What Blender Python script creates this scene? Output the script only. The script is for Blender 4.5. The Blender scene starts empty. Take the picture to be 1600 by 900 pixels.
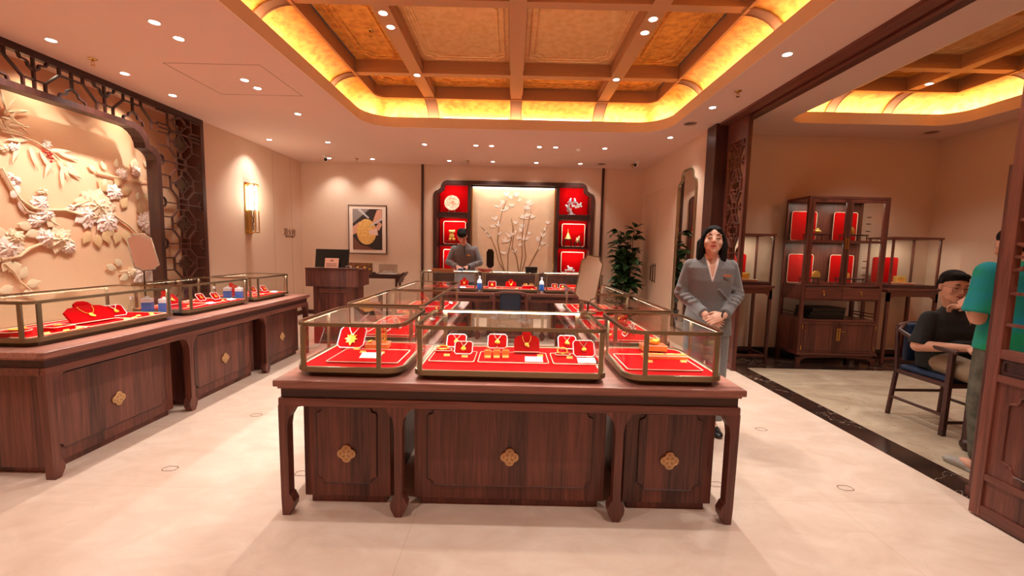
import bpy, bmesh, math, random
from mathutils import Vector, Matrix, Euler
PI = math.pi
R = math.radians
random.seed(7)
SC = bpy.context.scene
COL = SC.collection

# ------------------------------------------------------------------ camera, world, exposure, light levels
EYE = 1.45
FPX = 650.0
cam_d = bpy.data.cameras.new('camera')
cam = bpy.data.objects.new('camera', cam_d); COL.objects.link(cam)
cam_d.sensor_width = 36.0; cam_d.lens = 36.0 * FPX / 1600.0
cam_d.clip_start = 0.02; cam_d.clip_end = 60
CAMM = Matrix.Rotation(PI / 2 - math.atan(60 / 650), 4, 'X') @ Matrix.Rotation(R(1.28), 4, 'Z')
cam.matrix_world = Matrix.Translation((0, 0, EYE)) @ CAMM
SC.camera = cam

SC.view_settings.view_transform = 'Standard'
SC.view_settings.look = 'None'
SC.view_settings.gamma = 1.0
SC.view_settings.use_curve_mapping = False
SC.view_settings.exposure = 0.85
SC.cycles.transparent_max_bounces = 48
SC.cycles.max_bounces = 10
SC.cycles.diffuse_bounces = 6
SC.cycles.caustics_reflective = False
SC.cycles.caustics_refractive = False
SC.cycles.sample_clamp_indirect = 6.0

wd = bpy.data.worlds.new('world'); SC.world = wd; wd.use_nodes = True
wd.node_tree.nodes['Background'].inputs[0].default_value = (1.0, 0.80, 0.68, 1)
wd.node_tree.nodes['Background'].inputs[1].default_value = 0.02

WARM = (1.0, 0.97, 0.89)
W_DOWN = 42.0        # each recessed downlight in the white ceiling
W_COFFER = 62.0      # each downlight on the coffer beams
W_ROOM2 = 34.0
W_COVE = 2.4        # per metre of cove strip in the gold tray
W_CASE = 2.0         # LED bar inside each showcase
W_MURAL = 40.0
W_NICHE = 1.6


def lamp(kind, name, loc, energy, parent=None, rot=(0, 0, 0), color=WARM, size=None, size_y=None, angle=None, blend=0.6, radius=0.04, spread=None):
    d = bpy.data.lights.new(name, kind); d.energy = energy; d.color = color
    o = bpy.data.objects.new(name, d); COL.objects.link(o)
    o.location = loc; o.rotation_euler = rot
    if kind == 'AREA':
        d.shape = 'RECTANGLE'; d.size = size; d.size_y = size_y
        if spread: d.spread = spread
    elif kind == 'SPOT':
        d.spot_size = angle; d.spot_blend = blend; d.shadow_soft_size = radius
    else:
        d.shadow_soft_size = radius
    if parent: o.parent = parent
    return o


def ray(px, py):
    return CAMM.to_3x3() @ Vector(((px - 800) / FPX, -(py - 450) / FPX, -1))


def at(axis, v, px, py):
    """the point of the plane axis = v seen at photograph pixel px, py (used to read sizes off the photograph)"""
    d = ray(px, py); c = Vector((0, 0, EYE))
    return c + d * ((v - c[axis]) / d[axis])


# ------------------------------------------------------------------ materials
def srgb(r, g, b):
    f = lambda c: (c / 12.92) if c <= 0.04045 else ((c + 0.055) / 1.055) ** 2.4
    return (f(r / 255), f(g / 255), f(b / 255), 1)


MAT = {}


def mat(name, col, rough=0.5, metal=0.0, spec=0.5, emit=None, estr=0, coat=0, sheen=0, noise=None, bump=None, sub=None):
    """noise = (scale, second colour, stretch xyz); bump = (scale, strength)"""
    if name in MAT: return MAT[name]
    m = bpy.data.materials.new(name); m.use_nodes = True
    nt = m.node_tree; b = nt.nodes['Principled BSDF']
    b.inputs['Base Color'].default_value = col
    b.inputs['Roughness'].default_value = rough
    b.inputs['Metallic'].default_value = metal
    b.inputs['Specular IOR Level'].default_value = spec
    b.inputs['Coat Weight'].default_value = coat
    b.inputs['Sheen Weight'].default_value = sheen
    if emit:
        b.inputs['Emission Color'].default_value = emit; b.inputs['Emission Strength'].default_value = estr
    tc = None
    if noise or bump:
        tc = nt.nodes.new('ShaderNodeTexCoord')
    if noise:
        mp = nt.nodes.new('ShaderNodeMapping'); mp.inputs['Scale'].default_value = noise[2] if len(noise) > 2 else (1, 1, 1)
        n = nt.nodes.new('ShaderNodeTexNoise'); n.inputs['Scale'].default_value = noise[0]; n.inputs['Detail'].default_value = 6
        rp = nt.nodes.new('ShaderNodeValToRGB'); rp.color_ramp.elements[0].position = 0.35; rp.color_ramp.elements[1].position = 0.68
        rp.color_ramp.elements[0].color = col; rp.color_ramp.elements[1].color = noise[1]
        nt.links.new(tc.outputs['Object'], mp.inputs[0]); nt.links.new(mp.outputs[0], n.inputs['Vector'])
        nt.links.new(n.outputs['Fac'], rp.inputs[0]); nt.links.new(rp.outputs[0], b.inputs['Base Color'])
    if bump:
        n2 = nt.nodes.new('ShaderNodeTexNoise'); n2.inputs['Scale'].default_value = bump[0]; n2.inputs['Detail'].default_value = 5
        bp = nt.nodes.new('ShaderNodeBump'); bp.inputs['Strength'].default_value = bump[1]; bp.inputs['Distance'].default_value = 0.01
        nt.links.new(tc.outputs['Object'], n2.inputs['Vector']); nt.links.new(n2.outputs['Fac'], bp.inputs['Height'])
        nt.links.new(bp.outputs[0], b.inputs['Normal'])
    MAT[name] = m
    return m


def wood(name, dark, light, axis='Z', stave=0.11, rough=0.38):
    if name in MAT: return MAT[name]
    m = bpy.data.materials.new(name); m.use_nodes = True
    nt = m.node_tree; N = nt.nodes; Lk = nt.links; b = N['Principled BSDF']
    tc = N.new('ShaderNodeTexCoord'); sep = N.new('ShaderNodeSeparateXYZ'); Lk.new(tc.outputs['Object'], sep.inputs[0])
    others = [a for a in 'XYZ' if a != axis]
    # stave index across the two axes that are not the grain
    ad = N.new('ShaderNodeMath'); ad.operation = 'ADD'; Lk.new(sep.outputs[others[0]], ad.inputs[0]); Lk.new(sep.outputs[others[1]], ad.inputs[1])
    dv = N.new('ShaderNodeMath'); dv.operation = 'DIVIDE'; Lk.new(ad.outputs[0], dv.inputs[0]); dv.inputs[1].default_value = stave
    fl = N.new('ShaderNodeMath'); fl.operation = 'FLOOR'; Lk.new(dv.outputs[0], fl.inputs[0])
    wn = N.new('ShaderNodeTexWhiteNoise'); wn.noise_dimensions = '1D'; Lk.new(fl.outputs[0], wn.inputs['W'])
    mp = N.new('ShaderNodeMapping'); s = {'X': 34, 'Y': 34, 'Z': 34}; s[axis] = 1.6
    mp.inputs['Scale'].default_value = (s['X'], s['Y'], s['Z'])
    off = N.new('ShaderNodeCombineXYZ')
    ml = N.new('ShaderNodeMath'); ml.operation = 'MULTIPLY'; Lk.new(wn.outputs['Value'], ml.inputs[0]); ml.inputs[1].default_value = 37.0
    Lk.new(ml.outputs[0], off.inputs[axis])
    va = N.new('ShaderNodeVectorMath'); va.operation = 'ADD'; Lk.new(tc.outputs['Object'], va.inputs[0]); Lk.new(off.outputs[0], va.inputs[1])
    Lk.new(va.outputs[0], mp.inputs[0])
    n = N.new('ShaderNodeTexNoise'); n.inputs['Scale'].default_value = 1.6; n.inputs['Detail'].default_value = 7; n.inputs['Distortion'].default_value = 0.7
    Lk.new(mp.outputs[0], n.inputs['Vector'])
    ad2 = N.new('ShaderNodeMath'); ad2.operation = 'MULTIPLY_ADD'; Lk.new(wn.outputs['Value'], ad2.inputs[0]); ad2.inputs[1].default_value = 0.34; Lk.new(n.outputs['Fac'], ad2.inputs[2])
    rp = N.new('ShaderNodeValToRGB'); rp.color_ramp.elements[0].position = 0.38; rp.color_ramp.elements[1].position = 0.98
    rp.color_ramp.elements[0].color = dark; rp.color_ramp.elements[1].color = light
    Lk.new(ad2.outputs[0], rp.inputs[0]); Lk.new(rp.outputs[0], b.inputs['Base Color'])
    b.inputs['Roughness'].default_value = rough
    bp = N.new('ShaderNodeBump'); bp.inputs['Strength'].default_value = 0.12; bp.inputs['Distance'].default_value = 0.002
    Lk.new(n.outputs['Fac'], bp.inputs['Height']); Lk.new(bp.outputs[0], b.inputs['Normal'])
    MAT[name] = m
    return m


WD, WL = srgb(62, 29, 24), srgb(128, 72, 58)
WOODZ = wood('walnut upright grain', WD, WL, 'Z')
WOODX = wood('walnut grain along x', WD, WL, 'X', 0.3)
WOODY = wood('walnut grain along y', WD, WL, 'Y', 0.3)
LIT_TOPX = wood('walnut lightened for downlight', srgb(124, 74, 63), srgb(184, 126, 110), 'X', 0.4, 0.3)  # same walnut, with the downlight falling on the tops put into its colour
DWD, DWL = srgb(50, 24, 20), srgb(86, 45, 36)
DARKZ = wood('dark walnut upright', DWD, DWL, 'Z', 0.5)
DARKX = wood('dark walnut along x', DWD, DWL, 'X', 0.5)
DARKY = wood('dark walnut along y', DWD, DWL, 'Y', 0.5)


def glass(name, tint=(0.97, 0.98, 0.97, 1), ior=1.45, rough=0.0):
    if name in MAT: return MAT[name]
    m = bpy.data.materials.new(name); m.use_nodes = True
    nt = m.node_tree; nt.nodes.clear(); out = nt.nodes.new('ShaderNodeOutputMaterial')
    t = nt.nodes.new('ShaderNodeBsdfTransparent'); t.inputs[0].default_value = tint
    g = nt.nodes.new('ShaderNodeBsdfGlossy'); g.inputs['Roughness'].default_value = rough; g.inputs[0].default_value = (1, 1, 1, 1)
    f = nt.nodes.new('ShaderNodeFresnel'); f.inputs[0].default_value = ior
    mx = nt.nodes.new('ShaderNodeMixShader')
    ge = nt.nodes.new('ShaderNodeNewGeometry'); sb = nt.nodes.new('ShaderNodeMath'); sb.operation = 'SUBTRACT'; sb.inputs[0].default_value = 1.0
    nt.links.new(ge.outputs['Backfacing'], sb.inputs[1]); mu = nt.nodes.new('ShaderNodeMath'); mu.operation = 'MULTIPLY'
    nt.links.new(f.outputs[0], mu.inputs[0]); nt.links.new(sb.outputs[0], mu.inputs[1])
    nt.links.new(mu.outputs[0], mx.inputs[0]); nt.links.new(t.outputs[0], mx.inputs[1]); nt.links.new(g.outputs[0], mx.inputs[2])
    nt.links.new(mx.outputs[0], out.inputs[0])
    MAT[name] = m
    return m


GLASS = glass('showcase glass')
SHADEGLASS = glass('clear acrylic', (0.93, 0.93, 0.92, 1))
WALLM = mat('beige wall paper', srgb(226, 196, 172), 0.75, noise=(60, srgb(220, 189, 165)), bump=(90, 0.08))
CEILM = mat('ceiling paint', srgb(226, 194, 178), 0.85)
BRONZE = mat('brushed bronze', srgb(146, 128, 100), 0.32, 0.85)
DBRONZE = mat('dark bronze', srgb(86, 66, 48), 0.38, 0.8)
BRASS = mat('brass', srgb(214, 170, 96), 0.25, 1.0)
GOLD = mat('polished gold', srgb(255, 204, 84), 0.28, 0.85, emit=None)
VELVET = mat('red velvet', srgb(196, 0, 6), 0.9, spec=0.08, bump=(400, 0.2))
VELVETD = mat('deep red felt', srgb(166, 2, 6), 0.9, spec=0.08, bump=(300, 0.2))
CREAM = mat('cream piping', srgb(246, 222, 190), 0.6)
WHITE = mat('white card', srgb(250, 248, 244), 0.6)
YEL = mat('yellow tag', srgb(250, 214, 120), 0.5)
BLACK = mat('black plastic', srgb(14, 14, 16), 0.35)
LAMPE = mat('lamp glow', (1, 1, 1, 1), emit=(1, 0.93, 0.85, 1), estr=14)
STRIPE = mat('led strip glow', (1, 1, 1, 1), emit=(1, 0.86, 0.62, 1), estr=6)
MIRROR = mat('mirror glass', (0.9, 0.9, 0.88, 1), 0.02, 1.0)
CHROME = mat('chrome', srgb(220, 216, 210), 0.12, 1.0)
GREYC = mat('grey wool cloth', srgb(128, 126, 126), 0.9, sheen=0.3, noise=(220, srgb(104, 102, 103)), bump=(500, 0.15))
SKIN = mat('light skin', srgb(226, 176, 152), 0.62, spec=0.25)
SKIN2 = mat('tan skin', srgb(218, 162, 136), 0.6, spec=0.3)
HAIR = mat('black hair', srgb(14, 11, 11), 0.75, spec=0.2, noise=(90, srgb(28, 22, 21), (1, 1, 0.15)), bump=(120, 0.5))


# ------------------------------------------------------------------ mesh helpers
class MB:
    def __init__(s): s.bm = bmesh.new()

    def _tf(s, vs, M):
        if M is not None: bmesh.ops.transform(s.bm, matrix=M, verts=vs)

    def box(s, x0, x1, y0, y1, z0, z1, M=None, bev=0.0, seg=2):
        g = bmesh.ops.create_cube(s.bm, size=1.0); vs = g['verts']
        bmesh.ops.transform(s.bm, matrix=Matrix.Translation(((x0 + x1) / 2, (y0 + y1) / 2, (z0 + z1) / 2)) @ Matrix.Diagonal((abs(x1 - x0), abs(y1 - y0), abs(z1 - z0), 1)), verts=vs)
        if bev:
            es = list({e for v in vs for e in v.link_edges})
            r = bmesh.ops.bevel(s.bm, geom=es, offset=bev, segments=seg, affect='EDGES', profile=0.5)
            vs = list({v for f in r['faces'] for v in f.verts} | {v for v in vs if v.is_valid})
        s._tf(vs, M)
        return s

    def cone(s, p0, p1, r0, r1=None, n=16, cap=True):
        r1 = r0 if r1 is None else r1
        p0, p1 = Vector(p0), Vector(p1); d = p1 - p0; L = d.length
        if L < 1e-6: return s
        g = bmesh.ops.create_cone(s.bm, cap_ends=cap, segments=n, radius1=max(r0, 1e-5), radius2=max(r1, 1e-5), depth=L)
        q = d.to_track_quat('Z', 'Y').to_matrix().to_4x4()
        bmesh.ops.transform(s.bm, matrix=Matrix.Translation((p0 + p1) / 2) @ q, verts=g['verts'])
        return s

    def ell(s, c, r, M=None, u=20, v=12):
        if not hasattr(r, '__len__'): r = (r, r, r)
        g = bmesh.ops.create_uvsphere(s.bm, u_segments=u, v_segments=v, radius=1.0)
        A = Matrix.Translation(c) @ Matrix.Diagonal((r[0], r[1], r[2], 1))
        if M is not None: A = M @ A
        bmesh.ops.transform(s.bm, matrix=A, verts=g['verts'])
        return s

    def limb(s, p0, r0, p1, r1, n=16):
        s.ell(p0, r0, u=n, v=10); s.ell(p1, r1, u=n, v=10); s.cone(p0, p1, r0, r1, n); return s

    def tube(s, pts, r, n=8, closed=False):
        pts = [Vector(p) for p in pts]; k = len(pts); rings = []
        rr = r if hasattr(r, '__len__') else [r] * k
        up = None
        for i, p in enumerate(pts):
            if closed: t = pts[(i + 1) % k] - pts[i - 1]
            else: t = pts[min(i + 1, k - 1)] - pts[max(i - 1, 0)]
            t.normalize()
            if up is None:
                up = t.orthogonal().normalized()
            up = (up - t * up.dot(t))
            if up.length < 1e-6: up = t.orthogonal()
            up.normalize(); w = t.cross(up)
            rings.append([s.bm.verts.new(p + (up * math.cos(a) + w * math.sin(a)) * rr[i]) for a in [2 * PI * j / n for j in range(n)]])
        m = k if closed else k - 1
        for i in range(m):
            A, B = rings[i], rings[(i + 1) % k]
            for j in range(n):
                try: s.bm.faces.new((A[j], A[(j + 1) % n], B[(j + 1) % n], B[j]))
                except ValueError: pass
        if not closed:
            s.bm.faces.new(rings[0][::-1]); s.bm.faces.new(rings[-1])
        return s

    def prism(s, poly, a, b, f):
        """poly: 2D points; f(u, v, w) -> 3D; extruded from w = a to w = b"""
        A = [s.bm.verts.new(f(u, v, a)) for u, v in poly]; B = [s.bm.verts.new(f(u, v, b)) for u, v in poly]
        n = len(poly)
        fa = s.bm.faces.new(A[::-1]); fb = s.bm.faces.new(B); fa.normal_update(); fb.normal_update()
        for i in range(n): s.bm.faces.new((A[i], A[(i + 1) % n], B[(i + 1) % n], B[i]))
        bmesh.ops.triangulate(s.bm, faces=[fa, fb])
        return s

    def ring(s, outer, inner, a, b, f):
        """frame between two closed outlines with the same number of points"""
        n = len(outer)
        o0 = [s.bm.verts.new(f(u, v, a)) for u, v in outer]; o1 = [s.bm.verts.new(f(u, v, b)) for u, v in outer]
        i0 = [s.bm.verts.new(f(u, v, a)) for u, v in inner]; i1 = [s.bm.verts.new(f(u, v, b)) for u, v in inner]
        for k in range(n):
            j = (k + 1) % n
            for q in ((o0[k], o0[j], o1[j], o1[k]), (i0[j], i0[k], i1[k], i1[j]), (o1[k], o1[j], i1[j], i1[k]), (o0[j], o0[k], i0[k], i0[j])):
                try: s.bm.faces.new(q)
                except ValueError: pass
        return s

    def plate(s, outer, holes, a, b, f):
        """flat plate with holes, thickness from w = a to w = b"""
        loops = [outer] + holes
        for w in (a, b):
            es = []
            for lp in loops:
                vs = [s.bm.verts.new(f(u, v, w)) for u, v in lp]
                es += [s.bm.edges.new((vs[i], vs[(i + 1) % len(vs)])) for i in range(len(vs))]
            bmesh.ops.triangle_fill(s.bm, edges=es, use_beauty=True)
        for lp in loops:
            n = len(lp)
            A = [s.bm.verts.new(f(u, v, a)) for u, v in lp]; B = [s.bm.verts.new(f(u, v, b)) for u, v in lp]
            for i in range(n): s.bm.faces.new((A[i], A[(i + 1) % n], B[(i + 1) % n], B[i]))
        bmesh.ops.remove_doubles(s.bm, verts=s.bm.verts[:], dist=1e-5)
        return s

    def lathe(s, prof, c=(0, 0, 0), n=24, M=None):
        c = Vector(c); rings = []; new = []
        for r, z in prof:
            ring = [s.bm.verts.new(c + Vector((max(r, 1e-4) * math.cos(2 * PI * j / n), max(r, 1e-4) * math.sin(2 * PI * j / n), z))) for j in range(n)]
            rings.append(ring); new += ring
        for A, B in zip(rings, rings[1:]):
            for j in range(n): s.bm.faces.new((A[j], A[(j + 1) % n], B[(j + 1) % n], B[j]))
        s.bm.faces.new(rings[0][::-1]); s.bm.faces.new(rings[-1])
        s._tf(new, M)
        return s

    def loft(s, secs, n=24):
        """secs: (centre, rx, ry[, matrix3]) ellipses joined into one closed skin"""
        rings = []
        for sec in secs:
            c, rx, ry = Vector(sec[0]), sec[1], sec[2]; m = sec[3] if len(sec) > 3 else Matrix.Identity(3)
            rings.append([s.bm.verts.new(c + m @ Vector((rx * math.cos(2 * PI * j / n), ry * math.sin(2 * PI * j / n), 0))) for j in range(n)])
        for A, B in zip(rings, rings[1:]):
            for j in range(n): s.bm.faces.new((A[j], A[(j + 1) % n], B[(j + 1) % n], B[j]))
        s.bm.faces.new(rings[0][::-1]); s.bm.faces.new(rings[-1])
        return s

    def quadsheet(s, grid):
        V = [[s.bm.verts.new(p) for p in row] for row in grid]
        for r0, r1 in zip(V, V[1:]):
            for i in range(len(r0) - 1): s.bm.faces.new((r0[i], r0[i + 1], r1[i + 1], r1[i]))
        return s

    def xf(s, M): bmesh.ops.transform(s.bm, matrix=M, verts=s.bm.verts[:]); return s

    def mesh(s, name, m=None, smooth=False):
        bmesh.ops.recalc_face_normals(s.bm, faces=s.bm.faces[:])
        me = bpy.data.meshes.new(name); s.bm.to_mesh(me); s.bm.free()
        if m: me.materials.append(m)
        if smooth:
            me.polygons.foreach_set('use_smooth', [True] * len(me.polygons))
            try: me.set_sharp_from_angle(angle=R(38))
            except Exception: pass
        return me

    def build(s, name, m, parent=None, smooth=False, loc=None, rotz=None):
        o = bpy.data.objects.new(name, s.mesh(name, m, smooth)); COL.objects.link(o)
        if parent: o.parent = parent
        if loc is not None: o.location = loc
        if rotz is not None: o.rotation_euler = (0, 0, rotz)
        return o


def XY(u, v, w): return (u, v, w)
def XZ(u, v, w): return (u, w, v)
def YZ(u, v, w): return (w, u, v)


def tag(o, label, cat, group=None, kind=None):
    o['label'] = label; o['category'] = cat
    if group: o['group'] = group
    if kind: o['kind'] = kind
    return o


def thing(name, label, cat, loc=(0, 0, 0), rotz=0.0, group=None):
    o = bpy.data.objects.new(name, None); COL.objects.link(o)
    o.empty_display_size = 0.1
    o.location = loc; o.rotation_euler = (0, 0, rotz)
    return tag(o, label, cat, group)


def struct(mb, name, m, smooth=False):
    o = mb.build(name, m, smooth=smooth); o['kind'] = 'structure'
    return o


def dup(root, loc=None, rotz=None, label=None, group=None):
    r = root.copy(); COL.objects.link(r)
    if loc is not None: r.location = loc
    if rotz is not None: r.rotation_euler = (0, 0, rotz)
    if label: r['label'] = label
    if group: r['group'] = group
    for ch in list(root.children):
        c = ch.copy(); COL.objects.link(c); c.parent = r
        for g in ch.children:
            d = g.copy(); COL.objects.link(d); d.parent = c
    return r


def rrect(x0, x1, y0, y1, r, n=6):
    pts = []
    for cx, cy, a0 in ((x1 - r, y1 - r, 0), (x0 + r, y1 - r, 90), (x0 + r, y0 + r, 180), (x1 - r, y0 + r, 270)):
        for i in range(n + 1):
            a = R(a0 + 90 * i / n); pts.append((cx + r * math.cos(a), cy + r * math.sin(a)))
    return pts


def inset(poly, d):
    """offset a closed anticlockwise outline inwards by d"""
    n = len(poly); out = []
    for i in range(n):
        a, b, c = Vector(poly[i - 1]), Vector(poly[i]), Vector(poly[(i + 1) % n])
        e1, e2 = (b - a), (c - b)
        if e1.length < 1e-7: e1 = e2.copy()
        if e2.length < 1e-7: e2 = e1.copy()
        e1.normalize(); e2.normalize()
        n1, n2 = Vector((-e1.y, e1.x)), Vector((-e2.y, e2.x))
        m = n1 + n2
        if m.length < 1e-4: m = n1.copy()
        m.normalize(); k = max(0.45, m.dot(n1))
        q = b + m * (d / k); out.append((q.x, q.y))
    return out


def notched(x0, x1, y0, y1, c):
    """rectangle with small stepped, rounded-in corners"""
    def arc(cx, cy, a0, a1):
        return [(cx + c * math.cos(R(a0 + (a1 - a0) * i / 4)), cy + c * math.sin(R(a0 + (a1 - a0) * i / 4))) for i in range(5)]
    k = c * 0.25
    return ([(x0 + c + k, y0)] + [(x1 - c - k, y0)] + [(x1 - c, y0 + k)] + [(x1 - c * 0.9, y0 + c * 0.7), (x1 - c * 0.7, y0 + c * 0.9)] + [(x1 - k, y0 + c), (x1, y0 + c + k)]
            + [(x1, y1 - c - k), (x1 - k, y1 - c)] + [(x1 - c * 0.7, y1 - c * 0.9), (x1 - c * 0.9, y1 - c * 0.7)] + [(x1 - c, y1 - k), (x1 - c - k, y1)]
            + [(x0 + c + k, y1), (x0 + c, y1 - k)] + [(x0 + c * 0.9, y1 - c * 0.7), (x0 + c * 0.7, y1 - c * 0.9)] + [(x0 + k, y1 - c), (x0, y1 - c - k)]
            + [(x0, y0 + c + k), (x0 + k, y0 + c)] + [(x0 + c * 0.7, y0 + c * 0.9), (x0 + c * 0.9, y0 + c * 0.7)] + [(x0 + c, y0 + k)])


def quatrefoil(cx, cy, r, n=8):
    """four-lobed outline"""
    pts = []
    for k in range(4):
        a = R(90 * k); lx, ly = cx + 0.5 * r * math.cos(a), cy + 0.5 * r * math.sin(a)
        for i in range(n + 1):
            t = a + R(-105 + 210 * i / n); pts.append((lx + 0.5 * r * math.cos(t), ly + 0.5 * r * math.sin(t)))
    return pts


def remesh(mb, name, m, parent, voxel=0.006, smooth=4, loc=None, cut=None):
    """melt overlapping closed pieces into one continuous skin"""
    me = mb.mesh(name + '_src', m)
    t = bpy.data.objects.new('tmp', me); COL.objects.link(t)
    rm = t.modifiers.new('r', 'REMESH'); rm.mode = 'VOXEL'; rm.voxel_size = voxel; rm.use_smooth_shade = True
    sm = t.modifiers.new('s', 'SMOOTH'); sm.iterations = smooth; sm.factor = 0.5
    co = None
    if cut is not None:
        cm = cut.mesh('cut'); co = bpy.data.objects.new('cut', cm); COL.objects.link(co)
        bo = t.modifiers.new('b', 'BOOLEAN'); bo.operation = 'DIFFERENCE'; bo.object = co; bo.solver = 'EXACT'
    dg = bpy.context.evaluated_depsgraph_get()
    nm = bpy.data.meshes.new_from_object(t.evaluated_get(dg), depsgraph=dg)
    bpy.data.objects.remove(t)
    if co: bpy.data.objects.remove(co)
    bpy.data.meshes.remove(me)
    nm.name = name
    nm.materials.clear(); nm.materials.append(m)
    nm.polygons.foreach_set('use_smooth', [True] * len(nm.polygons))
    o = bpy.data.objects.new(name, nm); COL.objects.link(o)
    if parent: o.parent = parent
    if loc is not None: o.location = loc
    return o

# ================================================================== the setting
CZ = 3.15          # ceiling height
XL, XR, YB = -4.40, 2.66, 8.74
R2R, R2B = 6.05, 6.10


def marble(name, c1, c2, vein, vscale, rough, vw=0.03, grout=None):
    m = bpy.data.materials.new(name); m.use_nodes = True; nt = m.node_tree; N = nt.nodes; Lk = nt.links; b = N['Principled BSDF']
    tc = N.new('ShaderNodeTexCoord')
    n = N.new('ShaderNodeTexNoise'); n.inputs['Scale'].default_value = vscale; n.inputs['Detail'].default_value = 9; n.inputs['Distortion'].default_value = 0.8
    n.inputs['Roughness'].default_value = 0.62
    mp = N.new('ShaderNodeMapping'); mp.inputs['Scale'].default_value = (1, 1.7, 1); mp.inputs['Rotation'].default_value = (0, 0, 0.5)
    Lk.new(tc.outputs['Object'], mp.inputs[0]); Lk.new(mp.outputs[0], n.inputs['Vector'])
    rp = N.new('ShaderNodeValToRGB'); rp.color_ramp.elements[0].position = 0.3; rp.color_ramp.elements[1].position = 0.7
    rp.color_ramp.elements[0].color = c1; rp.color_ramp.elements[1].color = c2
    Lk.new(n.outputs['Fac'], rp.inputs[0])
    n2 = N.new('ShaderNodeTexNoise'); n2.inputs['Scale'].default_value = vscale * 0.45; n2.inputs['Detail'].default_value = 5; n2.inputs['Distortion'].default_value = 2.2
    Lk.new(mp.outputs[0], n2.inputs['Vector'])
    sb = N.new('ShaderNodeMath'); sb.operation = 'SUBTRACT'; Lk.new(n2.outputs['Fac'], sb.inputs[0]); sb.inputs[1].default_value = 0.5
    ab = N.new('ShaderNodeMath'); ab.operation = 'ABSOLUTE'; Lk.new(sb.outputs[0], ab.inputs[0])
    mr = N.new('ShaderNodeMapRange'); mr.inputs['From Min'].default_value = 0; mr.inputs['From Max'].default_value = vw; mr.inputs['To Min'].default_value = 1; mr.inputs['To Max'].default_value = 0
    Lk.new(ab.outputs[0], mr.inputs[0])
    mx = N.new('ShaderNodeMix'); mx.data_type = 'RGBA'; Lk.new(mr.outputs[0], mx.inputs[0]); Lk.new(rp.outputs[0], mx.inputs[6]); mx.inputs[7].default_value = vein
    outc = mx.outputs[2]
    if grout:
        br = N.new('ShaderNodeTexBrick'); br.offset = grout[4]; br.inputs['Scale'].default_value = 1.0; br.inputs['Mortar Size'].default_value = 0.0022
        br.inputs['Brick Width'].default_value = grout[0]; br.inputs['Row Height'].default_value = grout[1]; br.inputs['Bias'].default_value = 0.0
        br.inputs['Color1'].default_value = (1, 1, 1, 1); br.inputs['Color2'].default_value = (0.93, 0.91, 0.9, 1); br.inputs['Mortar'].default_value = grout[2]
        mp2 = N.new('ShaderNodeMapping'); mp2.inputs['Location'].default_value = grout[3]
        Lk.new(tc.outputs['Object'], mp2.inputs[0]); Lk.new(mp2.outputs[0], br.inputs['Vector'])
        m2 = N.new('ShaderNodeMix'); m2.data_type = 'RGBA'; m2.blend_type = 'MULTIPLY'; m2.inputs[0].default_value = 1.0
        Lk.new(outc, m2.inputs[6]); Lk.new(br.outputs['Color'], m2.inputs[7]); outc = m2.outputs[2]
    Lk.new(outc, b.inputs['Base Color']); b.inputs['Roughness'].default_value = rough
    return m


FLOORM = marble('warm beige marble', srgb(230, 205, 187), srgb(212, 182, 162), srgb(220, 192, 170), 3.4, 0.34, 0.006, grout=(2.43, 1.2, (0.86, 0.8, 0.76, 1), (0.5, 0.05, 0), 0.0))
FLOOR2 = marble('cream veined stone', srgb(206, 186, 160), srgb(168, 142, 118), srgb(156, 128, 104), 2.4, 0.3, 0.008, grout=(1.6, 0.8, (0.6, 0.5, 0.45, 1), (0.3, 0.2, 0), 0.5))
DARKM = marble('dark emperador marble', srgb(38, 24, 20), srgb(60, 40, 32), srgb(190, 160, 140), 2.2, 0.15, 0.0035)

struct(MB().box(-4.8, 2.81, -2.3, 9.2, -0.08, 0.0), 'floor', FLOORM)
struct(MB().box(3.05, 6.2, -2.3, 5.25, -0.08, 0.0), 'floor_side_room', FLOOR2)
struct(MB().box(2.81, 3.05, -2.3, 6.2, -0.08, 0.0005).box(3.05, 6.2, 5.25, 6.2, -0.08, 0.0005), 'floor_border', DARKM)

# ceiling with the two tray openings
TRAY = rrect(-2.12, 2.12, 0.0, 6.12, 0.42, 8)
TRAY2 = rrect(3.42, 5.62, 0.6, 5.52, 0.28, 6)
struct(MB().plate([(-4.8, -2.3), (6.2, -2.3), (6.2, 8.9), (-4.8, 8.9)], [TRAY, TRAY2], CZ, CZ + 0.02, XY), 'ceiling', CEILM)
# access panel joints in the white ceiling
struct(MB().ring(rrect(-3.38, -2.45, 4.14, 4.95, 0.002, 1), rrect(-3.374, -2.456, 4.146, 4.944, 0.002, 1), CZ - 0.0015, CZ + 0.001, XY), 'ceiling_access_panel', mat('panel joint', srgb(150, 118, 100), 0.8))

# walls
wb = MB()
NTOP = 2.86
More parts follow.
